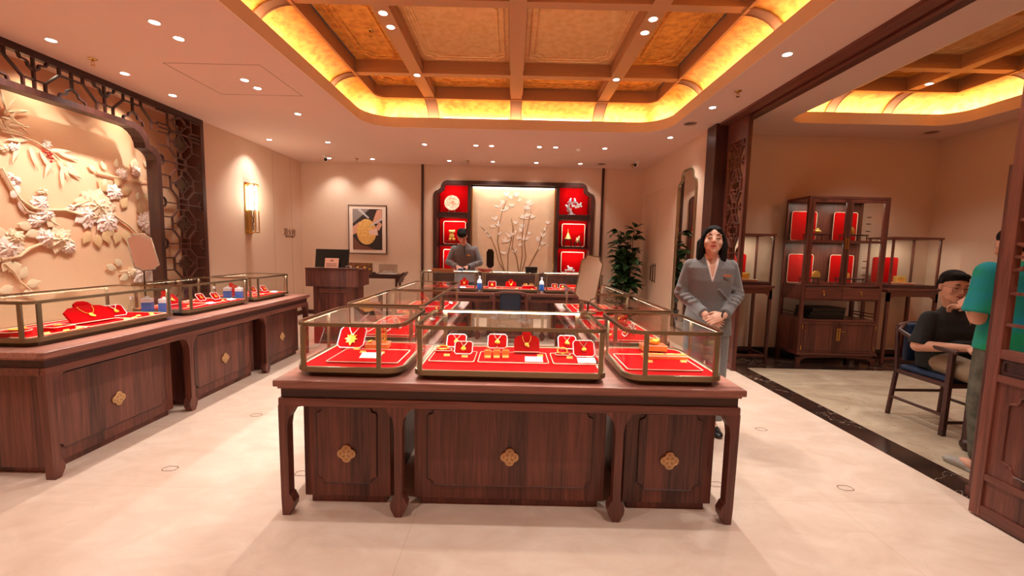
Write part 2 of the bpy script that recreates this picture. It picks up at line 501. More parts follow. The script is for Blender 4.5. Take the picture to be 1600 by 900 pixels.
# niche outline, stepped at both upper corners
def arcp(cx, cz, r, a0, a1, n=5): return [(cx + r * math.cos(R(a0 + (a1 - a0) * i / n)), cz + r * math.sin(R(a0 + (a1 - a0) * i / n))) for i in range(n + 1)]
def niche_outline(hw, z0, zt, s=0.19):
    right = arcp(hw - s * 0.55, zt - s - s * 0.62, s * 0.55, 0, 80) + arcp(hw - s - s * 0.55, zt - s * 0.75, s * 0.75, -5, 90)
    left = [(-x, z) for x, z in right[::-1]]
    return [(hw, z0)] + right + left + [(-hw, z0)]
NO = niche_outline(1.665, 0.0, 2.84)
wb.plate([(XL - 0.1, -0.0), (XR + 0.1, -0.0), (XR + 0.1, CZ), (XL - 0.1, CZ)], [inset(NO, 0.03)[:]], YB, YB + 0.04, XZ) if False else None
outer = [(XL - 0.1, 0.0), (-1.64, 0.0)] + [(x * 0.985, z - 0.02) for x, z in NO[::-1]][1:-1] + [(1.64, 0.0), (XR + 0.1, 0.0), (XR + 0.1, CZ), (XL - 0.1, CZ)]
wb.plate(outer, [], YB, YB + 0.04, XZ)
struct(wb, 'wall_back', WALLM)
w = MB()
w.box(XL - 0.5, XL, 6.0, 8.8, 0, CZ).box(XL - 0.5, XL, -2.3, -0.6, 0, CZ)
struct(w, 'wall_left', WALLM)
struct(MB().box(XL - 0.5, XL - 0.35, -0.7, 6.1, 0, CZ), 'wall_left_recess', mat('peach mural paper', srgb(238, 192, 152), 0.8, noise=(2.5, srgb(241, 198, 159)), bump=(60, 0.1)))
struct(MB().box(XR, 2.95, 5.86, 8.8, 0, CZ), 'wall_right', WALLM)
struct(MB().box(2.95, R2R + 0.1, R2B, R2B + 0.1, 0, CZ), 'wall_side_room_back', WALLM)
struct(MB().box(R2R, R2R + 0.1, -2.3, R2B, 0, CZ), 'wall_side_room_right', WALLM)
struct(MB().box(XL - 0.5, R2R + 0.1, -2.4, -2.2, 0, CZ), 'wall_front', WALLM)
struct(MB().box(2.95, R2R, R2B - 0.015, R2B, 0, 0.09).box(R2R - 0.015, R2R, -2.2, R2B - 0.015, 0, 0.09), 'baseboard_side_room', BLACK)
struct(MB().box(XL, -1.92, YB - 0.012, YB, 0, 0.09).box(XL, XL + 0.012, 6.05, YB, 0, 0.09), 'baseboard_back', DARKX)
# dark full-height trims on the back wall and at the room divide
struct(MB().box(-1.915, -1.865, YB - 0.03, YB + 0.01, 0, CZ, bev=0.004), 'trim_1', DARKZ)
struct(MB().box(1.80, 1.85, YB - 0.03, YB + 0.01, 0, CZ, bev=0.004), 'trim_2', DARKZ)
struct(MB().box(2.62, 2.97, 5.60, 5.86, 0, CZ, bev=0.006), 'trim_3', DARKZ)
struct(MB().box(2.66, 2.78, -2.2, 5.6, CZ - 0.03, CZ + 0.01).box(2.83, 2.96, -2.2, 5.6, CZ - 0.03, CZ + 0.01).box(2.77, 2.84, -2.2, 5.6, CZ - 0.005, CZ + 0.012), 'trim_4', WOODY)
# fine vertical joints of the wall covering
jm = mat('wall joint', srgb(176, 140, 118), 0.8)
struct(MB().box(XL - 0.001, XL + 0.0015, 7.72, 7.725, 0, CZ).box(XL - 0.001, XL + 0.0015, 8.33, 8.335, 0, CZ), 'wall_left_joint', jm)

# flush double door in the right wall
d = MB()
for y0, y1 in ((7.80, 8.58), (6.98, 7.795)):
    d.box(XR - 0.006, XR + 0.01, y0, y1, 0.01, 2.575, bev=0.002)
dr = d.build('door_1', mat('door paper', srgb(222, 190, 165), 0.75, noise=(60, srgb(215, 184, 160)))); dr['kind'] = 'structure'
for yy in (7.74, 7.86):
    h = MB(); h.tube([(XR - 0.006, yy, 0.92), (XR - 0.05, yy, 0.94), (XR - 0.05, yy, 1.20), (XR - 0.006, yy, 1.22)], 0.011)
    h.box(XR - 0.012, XR - 0.004, yy - 0.018, yy + 0.018, 0.89, 1.25, bev=0.003)
    h.build('door_handle', DBRONZE, dr, smooth=True)
struct(MB().box(XR - 0.004, XR + 0.01, 7.54, 7.545, 0, 2.575).box(XR - 0.004, XR + 0.01, 7.54, 8.585, 2.575, 2.58), 'door_1_joint', jm)

# ================================================================== gold tray ceilings
def goldleaf(name, c1, c2, rough=0.42):
    m = mat(name, c1, rough, 0.4, noise=(14, c2), bump=(38, 0.35))
    return m
LEAF = goldleaf('gold leaf', srgb(250, 188, 86), srgb(214, 138, 50))
LEAFC = goldleaf('gold leaf centre', srgb(247, 205, 142), srgb(232, 182, 116))
BEAMM = mat('satin bronze gold paint', srgb(196, 148, 104), 0.5, 0.3, bump=(120, 0.05))
STRAPM = mat('bronze strap paint', srgb(140, 92, 60), 0.5, 0.3)


def coffer(name, label, x0, x1, y0, y1, rad, xb, yb, xc, small_x, small_y, bw=0.1, vents=False, dl=(), wdl=0):
    t = thing(name, label, 'ceiling coffer', (0, 0, CZ))
    Z1, ZB, ZP = 0.14, 0.35, 0.50
    lip = rrect(x0, x1, y0, y1, rad, 10)
    o2 = inset(lip, -0.02)
    MB().ring(lip, inset(lip, 0.012), -0.001, Z1, XY).build('fascia', mat('lip paint with coffer glow', srgb(244, 214, 180), 0.8), t)  # coffer glow on the fascia is put into its lighter colour
    # cove: quarter round swept round the tray
    c = MB(); prof = []
    for i in range(9):
        a = R(90 * i / 8); prof.append((-0.15 + 0.345 * math.sin(a) ** 1.0 if False else (-0.14 + 0.33 * (1 - math.cos(a))), 0.10 + 0.25 * math.sin(a)))
    loops = [inset(lip, d) for d, z in prof]
    V = [[c.bm.verts.new((u, v, z)) for u, v in lp] for lp, (d, z) in zip(loops, prof)]
    n = len(lip)
    for A, B in zip(V, V[1:]):
        for j in range(n): c.bm.faces.new((A[j], A[(j + 1) % n], B[(j + 1) % n], B[j]))
    c.build('cove', LEAF, t, smooth=True)
    MB().ring(inset(lip, -0.16), inset(lip, -0.005), 0.085, 0.10, XY).build('cove_shelf', CEILM, t)
    ix0, ix1, iy0, iy1 = x0 + 0.19, x1 - 0.19, y0 + 0.19, y1 - 0.19
    fr = rrect(ix0 - 0.01, ix1 + 0.01, iy0 - 0.01, iy1 + 0.01, max(0.03, rad - 0.26), 10)
    MB().ring(fr, inset(fr, 0.03), ZB - 0.012, ZP, XY).build('border_frame', BEAMM, t)
    for xx, hw in xb:
        MB().box(xx - hw, xx + hw, iy0, iy1, ZB, ZP, bev=0.004).box(xx - hw - 0.014, xx + hw + 0.014, iy0, iy1, ZB + 0.05, ZP).build('beam', BEAMM, t)
    for yy in yb:
        b = MB()
        b.box(ix0, ix1, yy - bw / 2, yy + bw / 2, ZB + 0.001, ZP, bev=0.004).box(ix0, ix1, yy - bw / 2 - 0.014, yy + bw / 2 + 0.014, ZB + 0.05, ZP)
        b.build('beam', BEAMM, t)
    xs = [ix0] + [q for q, _ in xb] + [ix1]; ys = [iy0] + sorted(yb) + [iy1]
    for i in range(len(xs) - 1):
        for j in range(len(ys) - 1):
            a0 = xs[i] + 0.07; a1 = xs[i + 1] - 0.07; b0 = ys[j] + 0.07; b1 = ys[j + 1] - 0.07
            if a1 - a0 < 0.1 or b1 - b0 < 0.1: continue
            edge = i in (0, len(xs) - 2) or j in (0, len(ys) - 2)
            po = MB().box(a0 - 0.03, a1 + 0.03, b0 - 0.03, b1 + 0.03, ZP - 0.01, ZP + 0.01).build('panel', LEAF if edge else LEAFC, t)
            for ins in (0.07, 0.13):
                w_, h_ = a1 - a0, b1 - b0
                if w_ - 2 * ins < 0.15 or h_ - 2 * ins < 0.15: continue
                q = notched(a0 + ins, a1 - ins, b0 + ins, b1 - ins, min(0.09, 0.16 * min(w_, h_)))
                MB().tube([(u, v, ZP - 0.012) for u, v in q], 0.013, 6, closed=True).build('moulding', LEAF if edge else LEAFC, po, smooth=True)
    # straps across the cove where the beams land
    def strap(px, py, dx, dy, hw):
        s = MB(); g = []
        for d, z in prof:
            d2 = d + 0.012
            g.append([(px + dx * d2 - dy * hw, py + dy * d2 + dx * hw, z - 0.006), (px + dx * d2 + dy * hw, py + dy * d2 - dx * hw, z - 0.006)])
        s.quadsheet(g); s.build('cove_strap', STRAPM, t, smooth=True)
        for sg in (-1, 1):
            MB().tube([((a[0] + b_[0]) / 2 + sg * -dy * hw, (a[1] + b_[1]) / 2 + sg * dx * hw, a[2]) for a, b_ in g], 0.008, 6).build('cove_strap_bead', STRAPM, t, smooth=True)
    for xx, hw in xb:
        strap(xx, y1, 0, -1, hw); strap(xx, y0, 0, 1, hw)
    for yy in yb:
        strap(x0, yy, 1, 0, bw / 2); strap(x1, yy, -1, 0, bw / 2)
    if vents:
        for a0, a1 in ((-1.05, -0.10), (0.10, 1.08)):
            v = MB()
            for k in range(3): v.box(a0, a1, y1 + 0.05 - 0.012, y1 + 0.05, 0.155 + 0.022 * k, 0.163 + 0.022 * k)
            for k in range(4): v.box(a0 + 0.12 + (a1 - a0 - 0.24) * k / 3 - 0.004, a0 + 0.12 + (a1 - a0 - 0.24) * k / 3 + 0.004, y1 + 0.035, y1 + 0.05, 0.15, 0.21)
            v.build('air_slot', mat('white slot', srgb(236, 232, 214), 0.5), t)
    # cove strips: lamps lying on the hidden shelf, shining up and inwards
    Lx, Ly = x1 - x0 - 2 * rad, y1 - y0 - 2 * rad
    cx, cy = (x0 + x1) / 2, (y0 + y1) / 2
    for (lx, ly, ln, rz) in ((cx, y1 + 0.05, Lx + 0.35, 0), (cx, y0 - 0.05, Lx + 0.35, PI), (x0 - 0.05, cy, Ly + 0.35, PI / 2), (x1 + 0.05, cy, Ly + 0.35, -PI / 2)):
        # emit upwards (+z) leaning inwards
        E = Euler((0, 0, rz)).to_matrix() @ Euler((PI - R(42), 0, 0)).to_matrix()
        lamp('AREA', 'cove_strip_light', (lx, ly, 0.13), W_COVE * ln, t, E.to_euler(), (1.0, 0.78, 0.50), ln, 0.07)
    for sx, sy in ((1, 1), (-1, 1), (-1, -1), (1, -1)):
        px = (x1 - rad if sx > 0 else x0 + rad) + sx * (rad + 0.05) * 0.707; py = (y1 - rad if sy > 0 else y0 + rad) + sy * (rad + 0.05) * 0.707
        E = Euler((0, 0, math.atan2(sy, sx) - PI / 2)).to_matrix() @ Euler((PI - R(35), 0, 0)).to_matrix()
        lamp('AREA', 'cove_strip_light', (px, py, 0.125), W_COVE * 0.35, t, E.to_euler(), (1.0, 0.78, 0.50), 0.30, 0.05)
    return t


coffer('coffered_ceiling', 'large gold leaf coffered ceiling tray above the sales floor', -2.12, 2.12, 0.0, 6.12, 0.42,
       [(-1.19, 0.075), (0.0, 0.075), (1.19, 0.075)], [5.18, 3.71, 2.24, 0.85], 0, 0, 0, vents=True)
coffer('coffered_ceiling', 'smaller gold leaf coffered ceiling tray over the side room', 3.42, 5.62, 0.6, 5.52, 0.28,
       [(4.10, 0.06), (4.85, 0.06)], [4.75, 3.75, 2.6, 1.5], 0, 0, 0)

# ================================================================== downlights
def make_downlight():
    t = thing('downlight', 'x', 'ceiling light', (0, 0, CZ))
    MB().lathe([(0.030, -0.001), (0.043, -0.004), (0.046, -0.001), (0.046, 0.012), (0.030, 0.012)], n=20).build('trim_ring', mat('ring white', srgb(226, 206, 190), 0.4), t, smooth=True)
    MB().lathe([(0.001, -0.0025), (0.0345, -0.0025), (0.0345, 0.001), (0.001, 0.001)], n=20).build('bulb', LAMPE, t)
    return t


DL0 = make_downlight()
_dl = [0]
def downlight(x, y, label, group, e, z=CZ, tilt=(0, 0), ang=95):
    o = DL0 if _dl[0] == 0 else dup(DL0); _dl[0] += 1
    o.location = (x, y, z); o['label'] = label; o['group'] = group
    lamp('SPOT', 'downlight_beam', (x, y, z - 0.012), e, None, (tilt[1], tilt[0], 0), WARM, angle=R(ang), blend=0.85, radius=0.03)
    return o


def aim(dx, dy): return (math.atan2(-dx, 1), math.atan2(dy, 1))


G1 = 'recessed ceiling downlights'
left_row = [(-4.0, 3.74, 'nearest the camera'), (-4.0, 4.42, 'second from the camera'), (-4.0, 5.02, 'third from the camera'), (-4.02, 6.98, 'farthest, above the wall sconce')]
for i, (x, y, s) in enumerate(left_row):
    downlight(x, y, 'round ceiling downlight in the row along the mural wall, ' + s, G1, W_DOWN * (1.25 if i < 3 else 0.9), tilt=(R(23) if i < 3 else R(16), 0), ang=90)
for x, y, s in ((-2.83, 3.41, 'front lamp of the pair nearest the camera'), (-2.84, 3.66, 'rear lamp of the pair nearest the camera'), (-2.84, 4.52, 'front lamp of the middle pair'), (-2.84, 4.74, 'rear lamp of the middle pair'), (-2.845, 5.61, 'single lamp behind the two pairs')):
    downlight(x, y, 'round ceiling downlight above the left counter, ' + s, G1, W_DOWN * 0.72)
for x, s in ((-3.10, 'first from the left wall'), (-1.50, 'second from the left wall'), (-0.65, 'third from the left wall'), (-0.39, 'fourth from the left wall'), (0.40, 'fifth from the left wall'), (0.67, 'sixth from the left wall'), (1.485, 'last before the round vent')):
    downlight(x, 7.07, 'round ceiling downlight in the front row before the display niche, ' + s, G1, W_DOWN * 0.6)
for x, s in ((-3.63, 'leftmost, by the security camera'), (-2.78, 'above the framed picture'), (-1.28, 'left of the niche centre'), (-0.43, 'over the flower panel, left one'), (0.42, 'over the flower panel, right one'), (1.28, 'over the right display shelves')):
    downlight(x, 8.32, 'round ceiling downlight in the rear row, ' + s, G1, W_DOWN * 0.55, tilt=(0, R(14)))
for y, s in ((6.33, 'farthest, near the wall mirror'), (5.025, 'middle, beside the lattice post'), (3.70, 'nearest the camera')):
    downlight(2.29, y, 'round ceiling downlight in the strip by the room divide, ' + s, G1, W_DOWN)
for sx, nm in ((-1, 'left'), (1, 'right')):
    for y, s in ((3.87, 'front lamp of the pair'), (4.10, 'rear lamp of the pair'), (5.18, 'lamp at the far beam crossing')):
        downlight(1.19 * sx, y, 'round downlight in the %s beam of the gold ceiling, %s' % (nm, s), 'downlights in the gold ceiling beams', W_COFFER, CZ + 0.349)
downlight(4.85, 5.10, 'lone round downlight in a beam of the side room gold ceiling', 'downlights in the gold ceiling beams', W_ROOM2, CZ + 0.349)
# shop lamps outside the frame, plus unseen ones added to brighten the front wall
for x, y, e in ((-1.19, 2.2, 1), (1.19, 2.2, 1), (-1.19, 1.2, 1), (1.19, 1.2, 1), (-2.85, 2.2, .8), (-2.85, 1.2, .8), (-4.0, 2.6, .7), (-4.0, 1.4, .7), (2.29, 2.4, .7), (2.29, 1.2, 1), (0, -1.3, 1), (-1.2, -1.5, 1), (1.3, -1.5, 1), (-2.8, -1.4, 1), (2.3, -1.4, 1)):
    lamp('SPOT', 'downlight_beam', (x, y, CZ - 0.012 if abs(x) > 2 or y < 0 else CZ + 0.33), (W_COFFER * 0.8 if abs(x) < 1.5 and y > 0 else W_DOWN) * e, None, (0, R(18) if x < -3.9 else 0, 0), WARM, angle=R(95), blend=0.85, radius=0.03)
for x, y in ((4.4, 1.6), (4.1, 3.4), (4.85, 4.1), (4.10, 4.9)):
    lamp('SPOT', 'downlight_beam', (x, y, CZ + 0.33), W_ROOM2, None, (0, 0, 0), WARM, angle=R(85), blend=0.85, radius=0.03)

# sprinklers, sensors, vents, cameras on the ceiling
def sprinkler(x, y, label, z=CZ, group='ceiling sprinklers'):
    t = thing('sprinkler', label, 'sprinkler', (x, y, z), group=group)
    MB().lathe([(0.034, 0), (0.038, -0.004), (0.030, -0.010), (0.012, -0.013), (0.012, 0)], n=18).build('escutcheon', BRASS, t, smooth=True)
    m = MB().cone((0, 0, -0.012), (0, 0, -0.03), 0.008); m.tube([(-0.012, 0, -0.03), (-0.012, 0, -0.05), (0, 0, -0.058), (0.012, 0, -0.05), (0.012, 0, -0.03)], 0.003, 6); m.cone((0, 0, -0.058), (0, 0, -0.062), 0.018)
    m.build('deflector', BRASS, t)
sprinkler(-3.995, 4.09, 'brass ceiling sprinkler between the downlights by the mural wall')
sprinkler(2.31, 4.51, 'brass ceiling sprinkler in the strip by the room divide')
sprinkler(-3.08, 8.30, 'brass ceiling sprinkler above the payment desk corner')
sprinkler(-0.91, 8.27, 'brass ceiling sprinkler before the left side of the display niche')
sprinkler(2.29, 8.27, 'brass ceiling sprinkler beside the right security camera')
sprinkler(-1.50, 4.45, 'brass sprinkler hanging under a gold ceiling panel on the left', CZ + 0.489)
sprinkler(3.9, 5.1, 'brass sprinkler hanging under the side room gold ceiling', CZ + 0.489)


def vent(x, y, label):
    t = thing('ceiling_speaker', label, 'ceiling speaker', (x, y, CZ), group='round ceiling speakers')
    MB().lathe([(0.085, 0), (0.09, -0.006), (0.08, -0.008), (0.08, 0)], n=28).build('rim', CEILM, t, smooth=True)
    g = MB()
    for k in range(1, 8): g.lathe([(0.01 * k, -0.003), (0.01 * k + 0.005, -0.004), (0.01 * k + 0.005, 0), (0.01 * k, 0)], n=24)
    g.build('grille', mat('grey grille', srgb(150, 118, 102), 0.7), t)
vent(2.29, 5.64, 'round flush speaker grille in the ceiling near the room divide')
vent(1.69, 8.29, 'round flush speaker grille in the ceiling above the plant')
vent(5.6, 5.78, 'round flush speaker grille in the side room ceiling corner')
t = thing('smoke_detector', 'white smoke detector on the ceiling right of the niche lamps', 'smoke detector', (1.07, 7.15, CZ))
MB().lathe([(0.05, 0), (0.052, -0.012), (0.035, -0.03), (0.012, -0.036), (0.001, -0.036)], n=20).build('housing', WHITE, t, smooth=True)
MB().ell((0, 0, -0.036), (0.008, 0.008, 0.004)).build('sensor_window', BLACK, t)
for x, y, lab, dx in ((-3.62, 8.12, 'white dome-eyed security camera on the ceiling above the payment desk', 0.3), (2.30, 8.0, 'white security camera on the ceiling by the right wall', -0.4)):
    t = thing('security_camera', lab, 'camera', (x, y, CZ), group='security cameras')
    MB().cone((0, 0, 0), (0, 0, -0.015), 0.045).cone((0, 0, 0), (0, 0, -0.05), 0.014).build('mount', WHITE, t, smooth=True)
    m = MB().cone((0, 0.05, -0.06), (dx * 0.15, -0.08, -0.085), 0.034, 0.036, 20); m.build('housing', WHITE, t, smooth=True)
    MB().cone((dx * 0.15, -0.08, -0.085), (dx * 0.16, -0.087, -0.087), 0.03, 0.028, 20).build('lens', BLACK, t)

# ================================================================== lattice work
BAR = 0.012
def lattice(f, u0, u1, v0, v1, period, w0, w1, mb=None, vertical=True, phase=0.0, bar=None):
    """fretwork filling a strip: octagons round quatrefoils in a row, half quatrefoils on the edges"""
    b = mb or MB(); B = bar or BAR
    cnt = [0]
    def seg(a, c):
        (au, av), (cu, cv) = a, c
        du, dv = cu - au, cv - av; L = math.hypot(du, dv)
        if L < 1e-5: return
        e = B * 0.35 / L; au -= du * e; av -= dv * e; cu += du * e; cv += dv * e
        cnt[0] += 1; jw = (cnt[0] * 7 % 13) * 0.00012
        nu, nv = -dv / L * B / 2, du / L * B / 2
        b.prism([(au + nu, av + nv), (au - nu, av - nv), (cu - nu, cv - nv), (cu + nu, cv + nv)], w0 + jw, w1 - jw, f)
    def path(pts, closed=True):
        for i in range(len(pts) - (0 if closed else 1)): seg(pts[i], pts[(i + 1) % len(pts)])
    W = (u1 - u0) if vertical else (v1 - v0); L0, L1 = (v0, v1) if vertical else (u0, u1)
    cu = (u0 + u1) / 2 if vertical else (v0 + v1) / 2
    def P(a, s): return (cu + a, s) if vertical else (s, cu + a)
    def clip(p, q):
        (a, s), (c, e) = p, q
        lo, hi = L0, L1
        if s > e: (a, s), (c, e) = (c, e), (a, s)
        if e < lo or s > hi: return
        if s < lo and e > s: a += (c - a) * (lo - s) / (e - s); s = lo
        if e > hi and e > s: c -= (c - a) * (e - hi) / (e - s); e = hi
        seg(P(a, s), P(c, e))
    hw = W / 2; q = period * 0.20; oc = period * 0.36; k = 0.42
    s = L0 + phase
    while s < L1 + period:
        o = []
        for sx, sy in ((1, k), (k, 1), (-k, 1), (-1, k), (-1, -k), (-k, -1), (k, -1), (1, -k)):
            o.append((sx * min(oc, hw * 0.62), s + sy * oc))
        for i in range(8): clip(o[i], o[(i + 1) % 8])
        qf = quatrefoil(0, s, q, 6)
        for i in range(len(qf)): clip(qf[i], qf[(i + 1) % len(qf)])
        ox = min(oc, hw * 0.62)
        # bars from octagon to quatrefoil and to the edges
        for sg in (-1, 1):
            clip((sg * ox, s - k * oc), (sg * hw, s - k * oc)); clip((sg * ox, s + k * oc), (sg * hw, s + k * oc))
            clip((sg * q, s), (sg * ox, s))
            clip((sg * k * ox, s + oc), (sg * k * ox, s + period - oc))
        clip((0, s + q), (0, s + oc)); clip((0, s - oc), (0, s - q))
        m = s + period / 2
        clip((-hw, m), (hw, m))
        for sg in (-1, 1):
            h = [(sg * hw + math.cos(R(t)) * q * 0.62 * -sg, m + math.sin(R(t)) * q * 0.62) for t in range(-90, 91, 20)]
            for i in range(len(h) - 1): clip(h[i], h[i + 1])
        s += period
    return b


# mural recess frame on the left wall (plane x = XL)
LFX0, LFX1 = XL - 0.010, XL + 0.016
mf = thing('mural_screen', 'dark carved lattice screen framing the flower mural on the left wall', 'lattice screen', (0, 0, 0))
OY0, OY1, OZ1 = -0.6, 6.0, CZ
def mural_inner(y0, y1, zt):
    rc = [(y1, 0.0)] + arcp(y1 - 0.13, zt - 0.20 - 0.14, 0.13, 0, 75) + arcp(y1 - 0.13 - 0.22, zt - 0.2, 0.20, 0, 90)
    lc = [(y0 + y1 - a, z) for a, z in rc[::-1]]
    return rc + lc
MI = mural_inner(0.2, 5.2, 2.75)
MI2 = mural_inner(0.14, 5.26, 2.81)
MB().ring(MI2, MI, LFX0 - 0.10, LFX1 + 0.01, YZ).build('inner_frame', DARKZ, mf)
MB().box(LFX0 - 0.03, LFX1 + 0.01, OY1 - 0.06, OY1, 0, CZ).build('outer_post', DARKZ, mf); MB().box(LFX0 - 0.03, LFX1 + 0.01, OY0, OY0 + 0.06, 0, CZ).build('outer_post', DARKZ, mf)
MB().box(LFX0 - 0.03, LFX1 + 0.01, OY0 + 0.06, OY1 - 0.06, CZ - 0.065, CZ).build('top_rail', DARKY, mf)
lb = lattice(YZ, 5.26, 5.94, 0.0, 2.86, 0.52, LFX0, LFX1, phase=0.13, bar=0.015)
lb.build('fretwork', DARKZ, mf)
for zz in (0.13, 0.65, 1.17, 1.69, 2.21, 2.73):
    MB().prism(quatrefoil(5.60, zz, 0.095, 6), LFX0 + 0.006, LFX0 + 0.018, YZ).build('rosette', DBRONZE, mf)
lattice(YZ, -0.54, 0.14, 0.0, 2.86, 0.52, LFX0, LFX1, phase=0.13, bar=0.015).build('fretwork', DARKZ, mf)
# top band: long octagon links with half quatrefoils
tb = MB()
def tseg(a, c, B=0.016):
    du, dv = c[0] - a[0], c[1] - a[1]; L = math.hypot(du, dv) or 1; nu, nv = -dv / L * B / 2, du / L * B / 2
    tb.prism([(a[0] + nu, a[1] + nv), (a[0] - nu, a[1] - nv), (c[0] - nu, c[1] - nv), (c[0] + nu, c[1] + nv)], LFX0, LFX1, YZ)
zb, zt = 2.80, 3.09
for k in range(9):
    y = 4.93 - 0.66 * k
    if y < 0.3: break
    # half quatrefoil standing on the lower rail, with a stem
    for pts in ([(y - 0.13, zb), (y - 0.115, zb + 0.05), (y - 0.06, zb + 0.06), (y - 0.05, zb + 0.10), (y, zb + 0.13), (y + 0.05, zb + 0.10), (y + 0.06, zb + 0.06), (y + 0.115, zb + 0.05), (y + 0.13, zb)],):
        for a, c in zip(pts, pts[1:]): tseg(a, c)
    tseg((y, zb + 0.13), (y, zt)); tseg((y + 0.11, zt), (y + 0.11, zt - 0.07)); tseg((y - 0.11, zt), (y - 0.11, zt - 0.07))
    tseg((y - 0.11, zt - 0.07), (y + 0.11, zt - 0.07))
    for s in (-1, 1):
        tseg((y + s * 0.11, zt - 0.07), (y + s * 0.24, zb + 0.09)); tseg((y + s * 0.24, zb + 0.09), (y + s * 0.24, zb)); tseg((y + s * 0.24, zb + 0.09), (y + s * 0.33, zb + 0.09))
    m = y - 0.33
    tseg((m, zb), (m, zt))
    pts = [(m - 0.12, zt), (m - 0.10, zt - 0.045), (m - 0.05, zt - 0.05), (m - 0.04, zt - 0.09), (m, zt - 0.12), (m + 0.04, zt - 0.09), (m + 0.05, zt - 0.05), (m + 0.10, zt - 0.045), (m + 0.12, zt)]
    for a, c in zip(pts, pts[1:]): tseg(a, c)
tseg((5.26, 2.86), (5.94, 2.86)); tseg((5.94, 2.86), (5.26, 3.09)) if False else None
tb.build('fretwork', DARKY, mf)
lattice(YZ, 5.26, 5.94, 2.86, 3.09, 0.52, LFX0, LFX1, phase=0.13, bar=0.015).build('fretwork', DARKZ, mf)
# backing of the side bands and recess returns
struct(MB().box(XL - 0.37, XL - 0.02, 5.985, 6.06, 0, CZ).box(XL - 0.37, XL - 0.02, -0.66, -0.585, 0, CZ), 'wall_left_recess_side', DARKZ)
# lamps tucked behind the top band wash the mural
for y in (0.9, 2.0, 3.1, 4.2, 5.1):
    lamp('SPOT', 'mural_wash_light', (XL - 0.15, y, CZ - 0.05), W_MURAL * 0.3, None, (0, R(6), 0), (1, 0.80, 0.60), angle=R(120), blend=0.9, radius=0.05)

# flower mural: shallow relief of peonies, branches, birds and bamboo leaves
PET = mat('pale pink petals', srgb(250, 228, 214), 0.6)
PET2 = mat('cream leaves', srgb(240, 214, 178), 0.6)
PET3 = mat('tan leaves', srgb(226, 186, 138), 0.6)
BRN = mat('mural branch', srgb(232, 198, 160), 0.6)
MX = XL - 0.335
mural = thing('flower_mural', 'peach wall mural of white peonies, blossom branches and birds on left wall', 'mural', (MX, 0, 0))
def m2(px, py):
    p = at(0, MX, px, py); return (p.y, p.z)
def petal(mb, y, z, ang, ln, wd, lift=0.012, x=0.006):
    M = Matrix.Translation((x, y, z)) @ Matrix.Rotation(ang, 4, 'X') @ Matrix.Translation((0, ln / 2, 0))
    # pointed leaf shape with a raised midrib
    n = 7; top = []; bot = []; mid = []
    for i in range(n):
        t = i / (n - 1); w_ = wd * math.sin(PI * t ** 0.8) * 0.5
        mid.append(M @ Vector((lift, (t - 0.5) * ln, 0))); top.append(M @ Vector((0.001, (t - 0.5) * ln, w_))); bot.append(M @ Vector((0.001, (t - 0.5) * ln, -w_)))
    mb.quadsheet([top, mid, bot])
def flower(y, z, r, mat_=PET, layers=3, name='blossom', seed=0):
    rnd = random.Random(seed * 31 + int(y * 100)); mb = MB()
    layers += 1
    for L in range(layers):
        n = 10 - L; rr = r * (1 - 0.21 * L)
        for k in range(n):
            a = 2 * PI * k / n + L * 0.4 + rnd.uniform(-.2, .2)
            petal(mb, y, z, a, rr * rnd.uniform(0.85, 1.1), rr * 0.78, 0.007 + 0.003 * L, 0.004 + 0.006 * L)
    mb.ell((0.02, y, z), (0.01, r * 0.16, r * 0.16), u=10, v=6)
    return mb.build(name, mat_, mural, smooth=True)
def branch(pts, r=0.012):
    pp = [m2(*p) for p in pts]
    MB().tube([(0.008, y, z) for y, z in pp], [r * (1 - 0.5 * i / len(pp)) for i in range(len(pp))], 6).build('branch', BRN, mural, smooth=True)
def leaves(pxs, ln, wd, m_=PET2, name='leaf_spray'):
    for px, py, ang in pxs:
        mb = MB(); y, z = m2(px, py); petal(mb, y, z, R(ang), ln * 0.66, wd * 0.8, 0.007)
        mb.build('leaf', m_, mural, smooth=True)
branch([(0, 262), (15, 290), (30, 312), (50, 325), (70, 328), (100, 328), (125, 318), (150, 308)], 0.02)
branch([(0, 268), (18, 300), (40, 330), (62, 336), (90, 352)], 0.014)
branch([(100, 328), (140, 340), (175, 335), (200, 352), (220, 372), (232, 390)], 0.018)
branch([(0, 405), (30, 400), (45, 388), (60, 382), (80, 378), (95, 372)], 0.016)
branch([(0, 205), (30, 212), (55, 222), (80, 238), (92, 250)], 0.012)
branch([(150, 270), (185, 278), (215, 284), (248, 286)], 0.012)
branch([(5, 412), (20, 425), (30, 440), (45, 452)], 0.014)
branch([(185, 425), (205, 422), (230, 425)], 0.01)
for i, (px, py, r, L) in enumerate([(150, 322, 0.30, 4), (165, 345, 0.22, 3), (135, 335, 0.2, 3), (178, 300, 0.14, 2), (92, 375, 0.2, 4), (72, 372, 0.14, 3), (105, 385, 0.12, 2), (232, 348, 0.22, 3), (245, 365, 0.2, 3), (238, 385, 0.2, 3), (225, 345, 0.14, 2),
                                    (222, 425, 0.22, 3), (245, 410, 0.2, 3), (190, 272, 0.11, 2), (212, 268, 0.10, 2), (8, 388, 0.2, 3), (20, 372, 0.14, 3), (62, 318, 0.12, 2), (70, 335, 0.12, 2), (55, 345, 0.1, 2), (66, 300, 0.07, 2), (110, 325, 0.06, 2), (12, 276, 0.07, 2), (24, 282, 0.06, 2), (5, 232, 0.06, 1), (20, 230, 0.06, 1), (72, 226, 0.07, 2), (240, 300, 0.14, 2), (205, 425, .1, 2), (245, 435, .2, 3)]):
    y, z = m2(px, py); flower(y, z, r * 0.75, PET if i % 4 else PET2, L, seed=i)
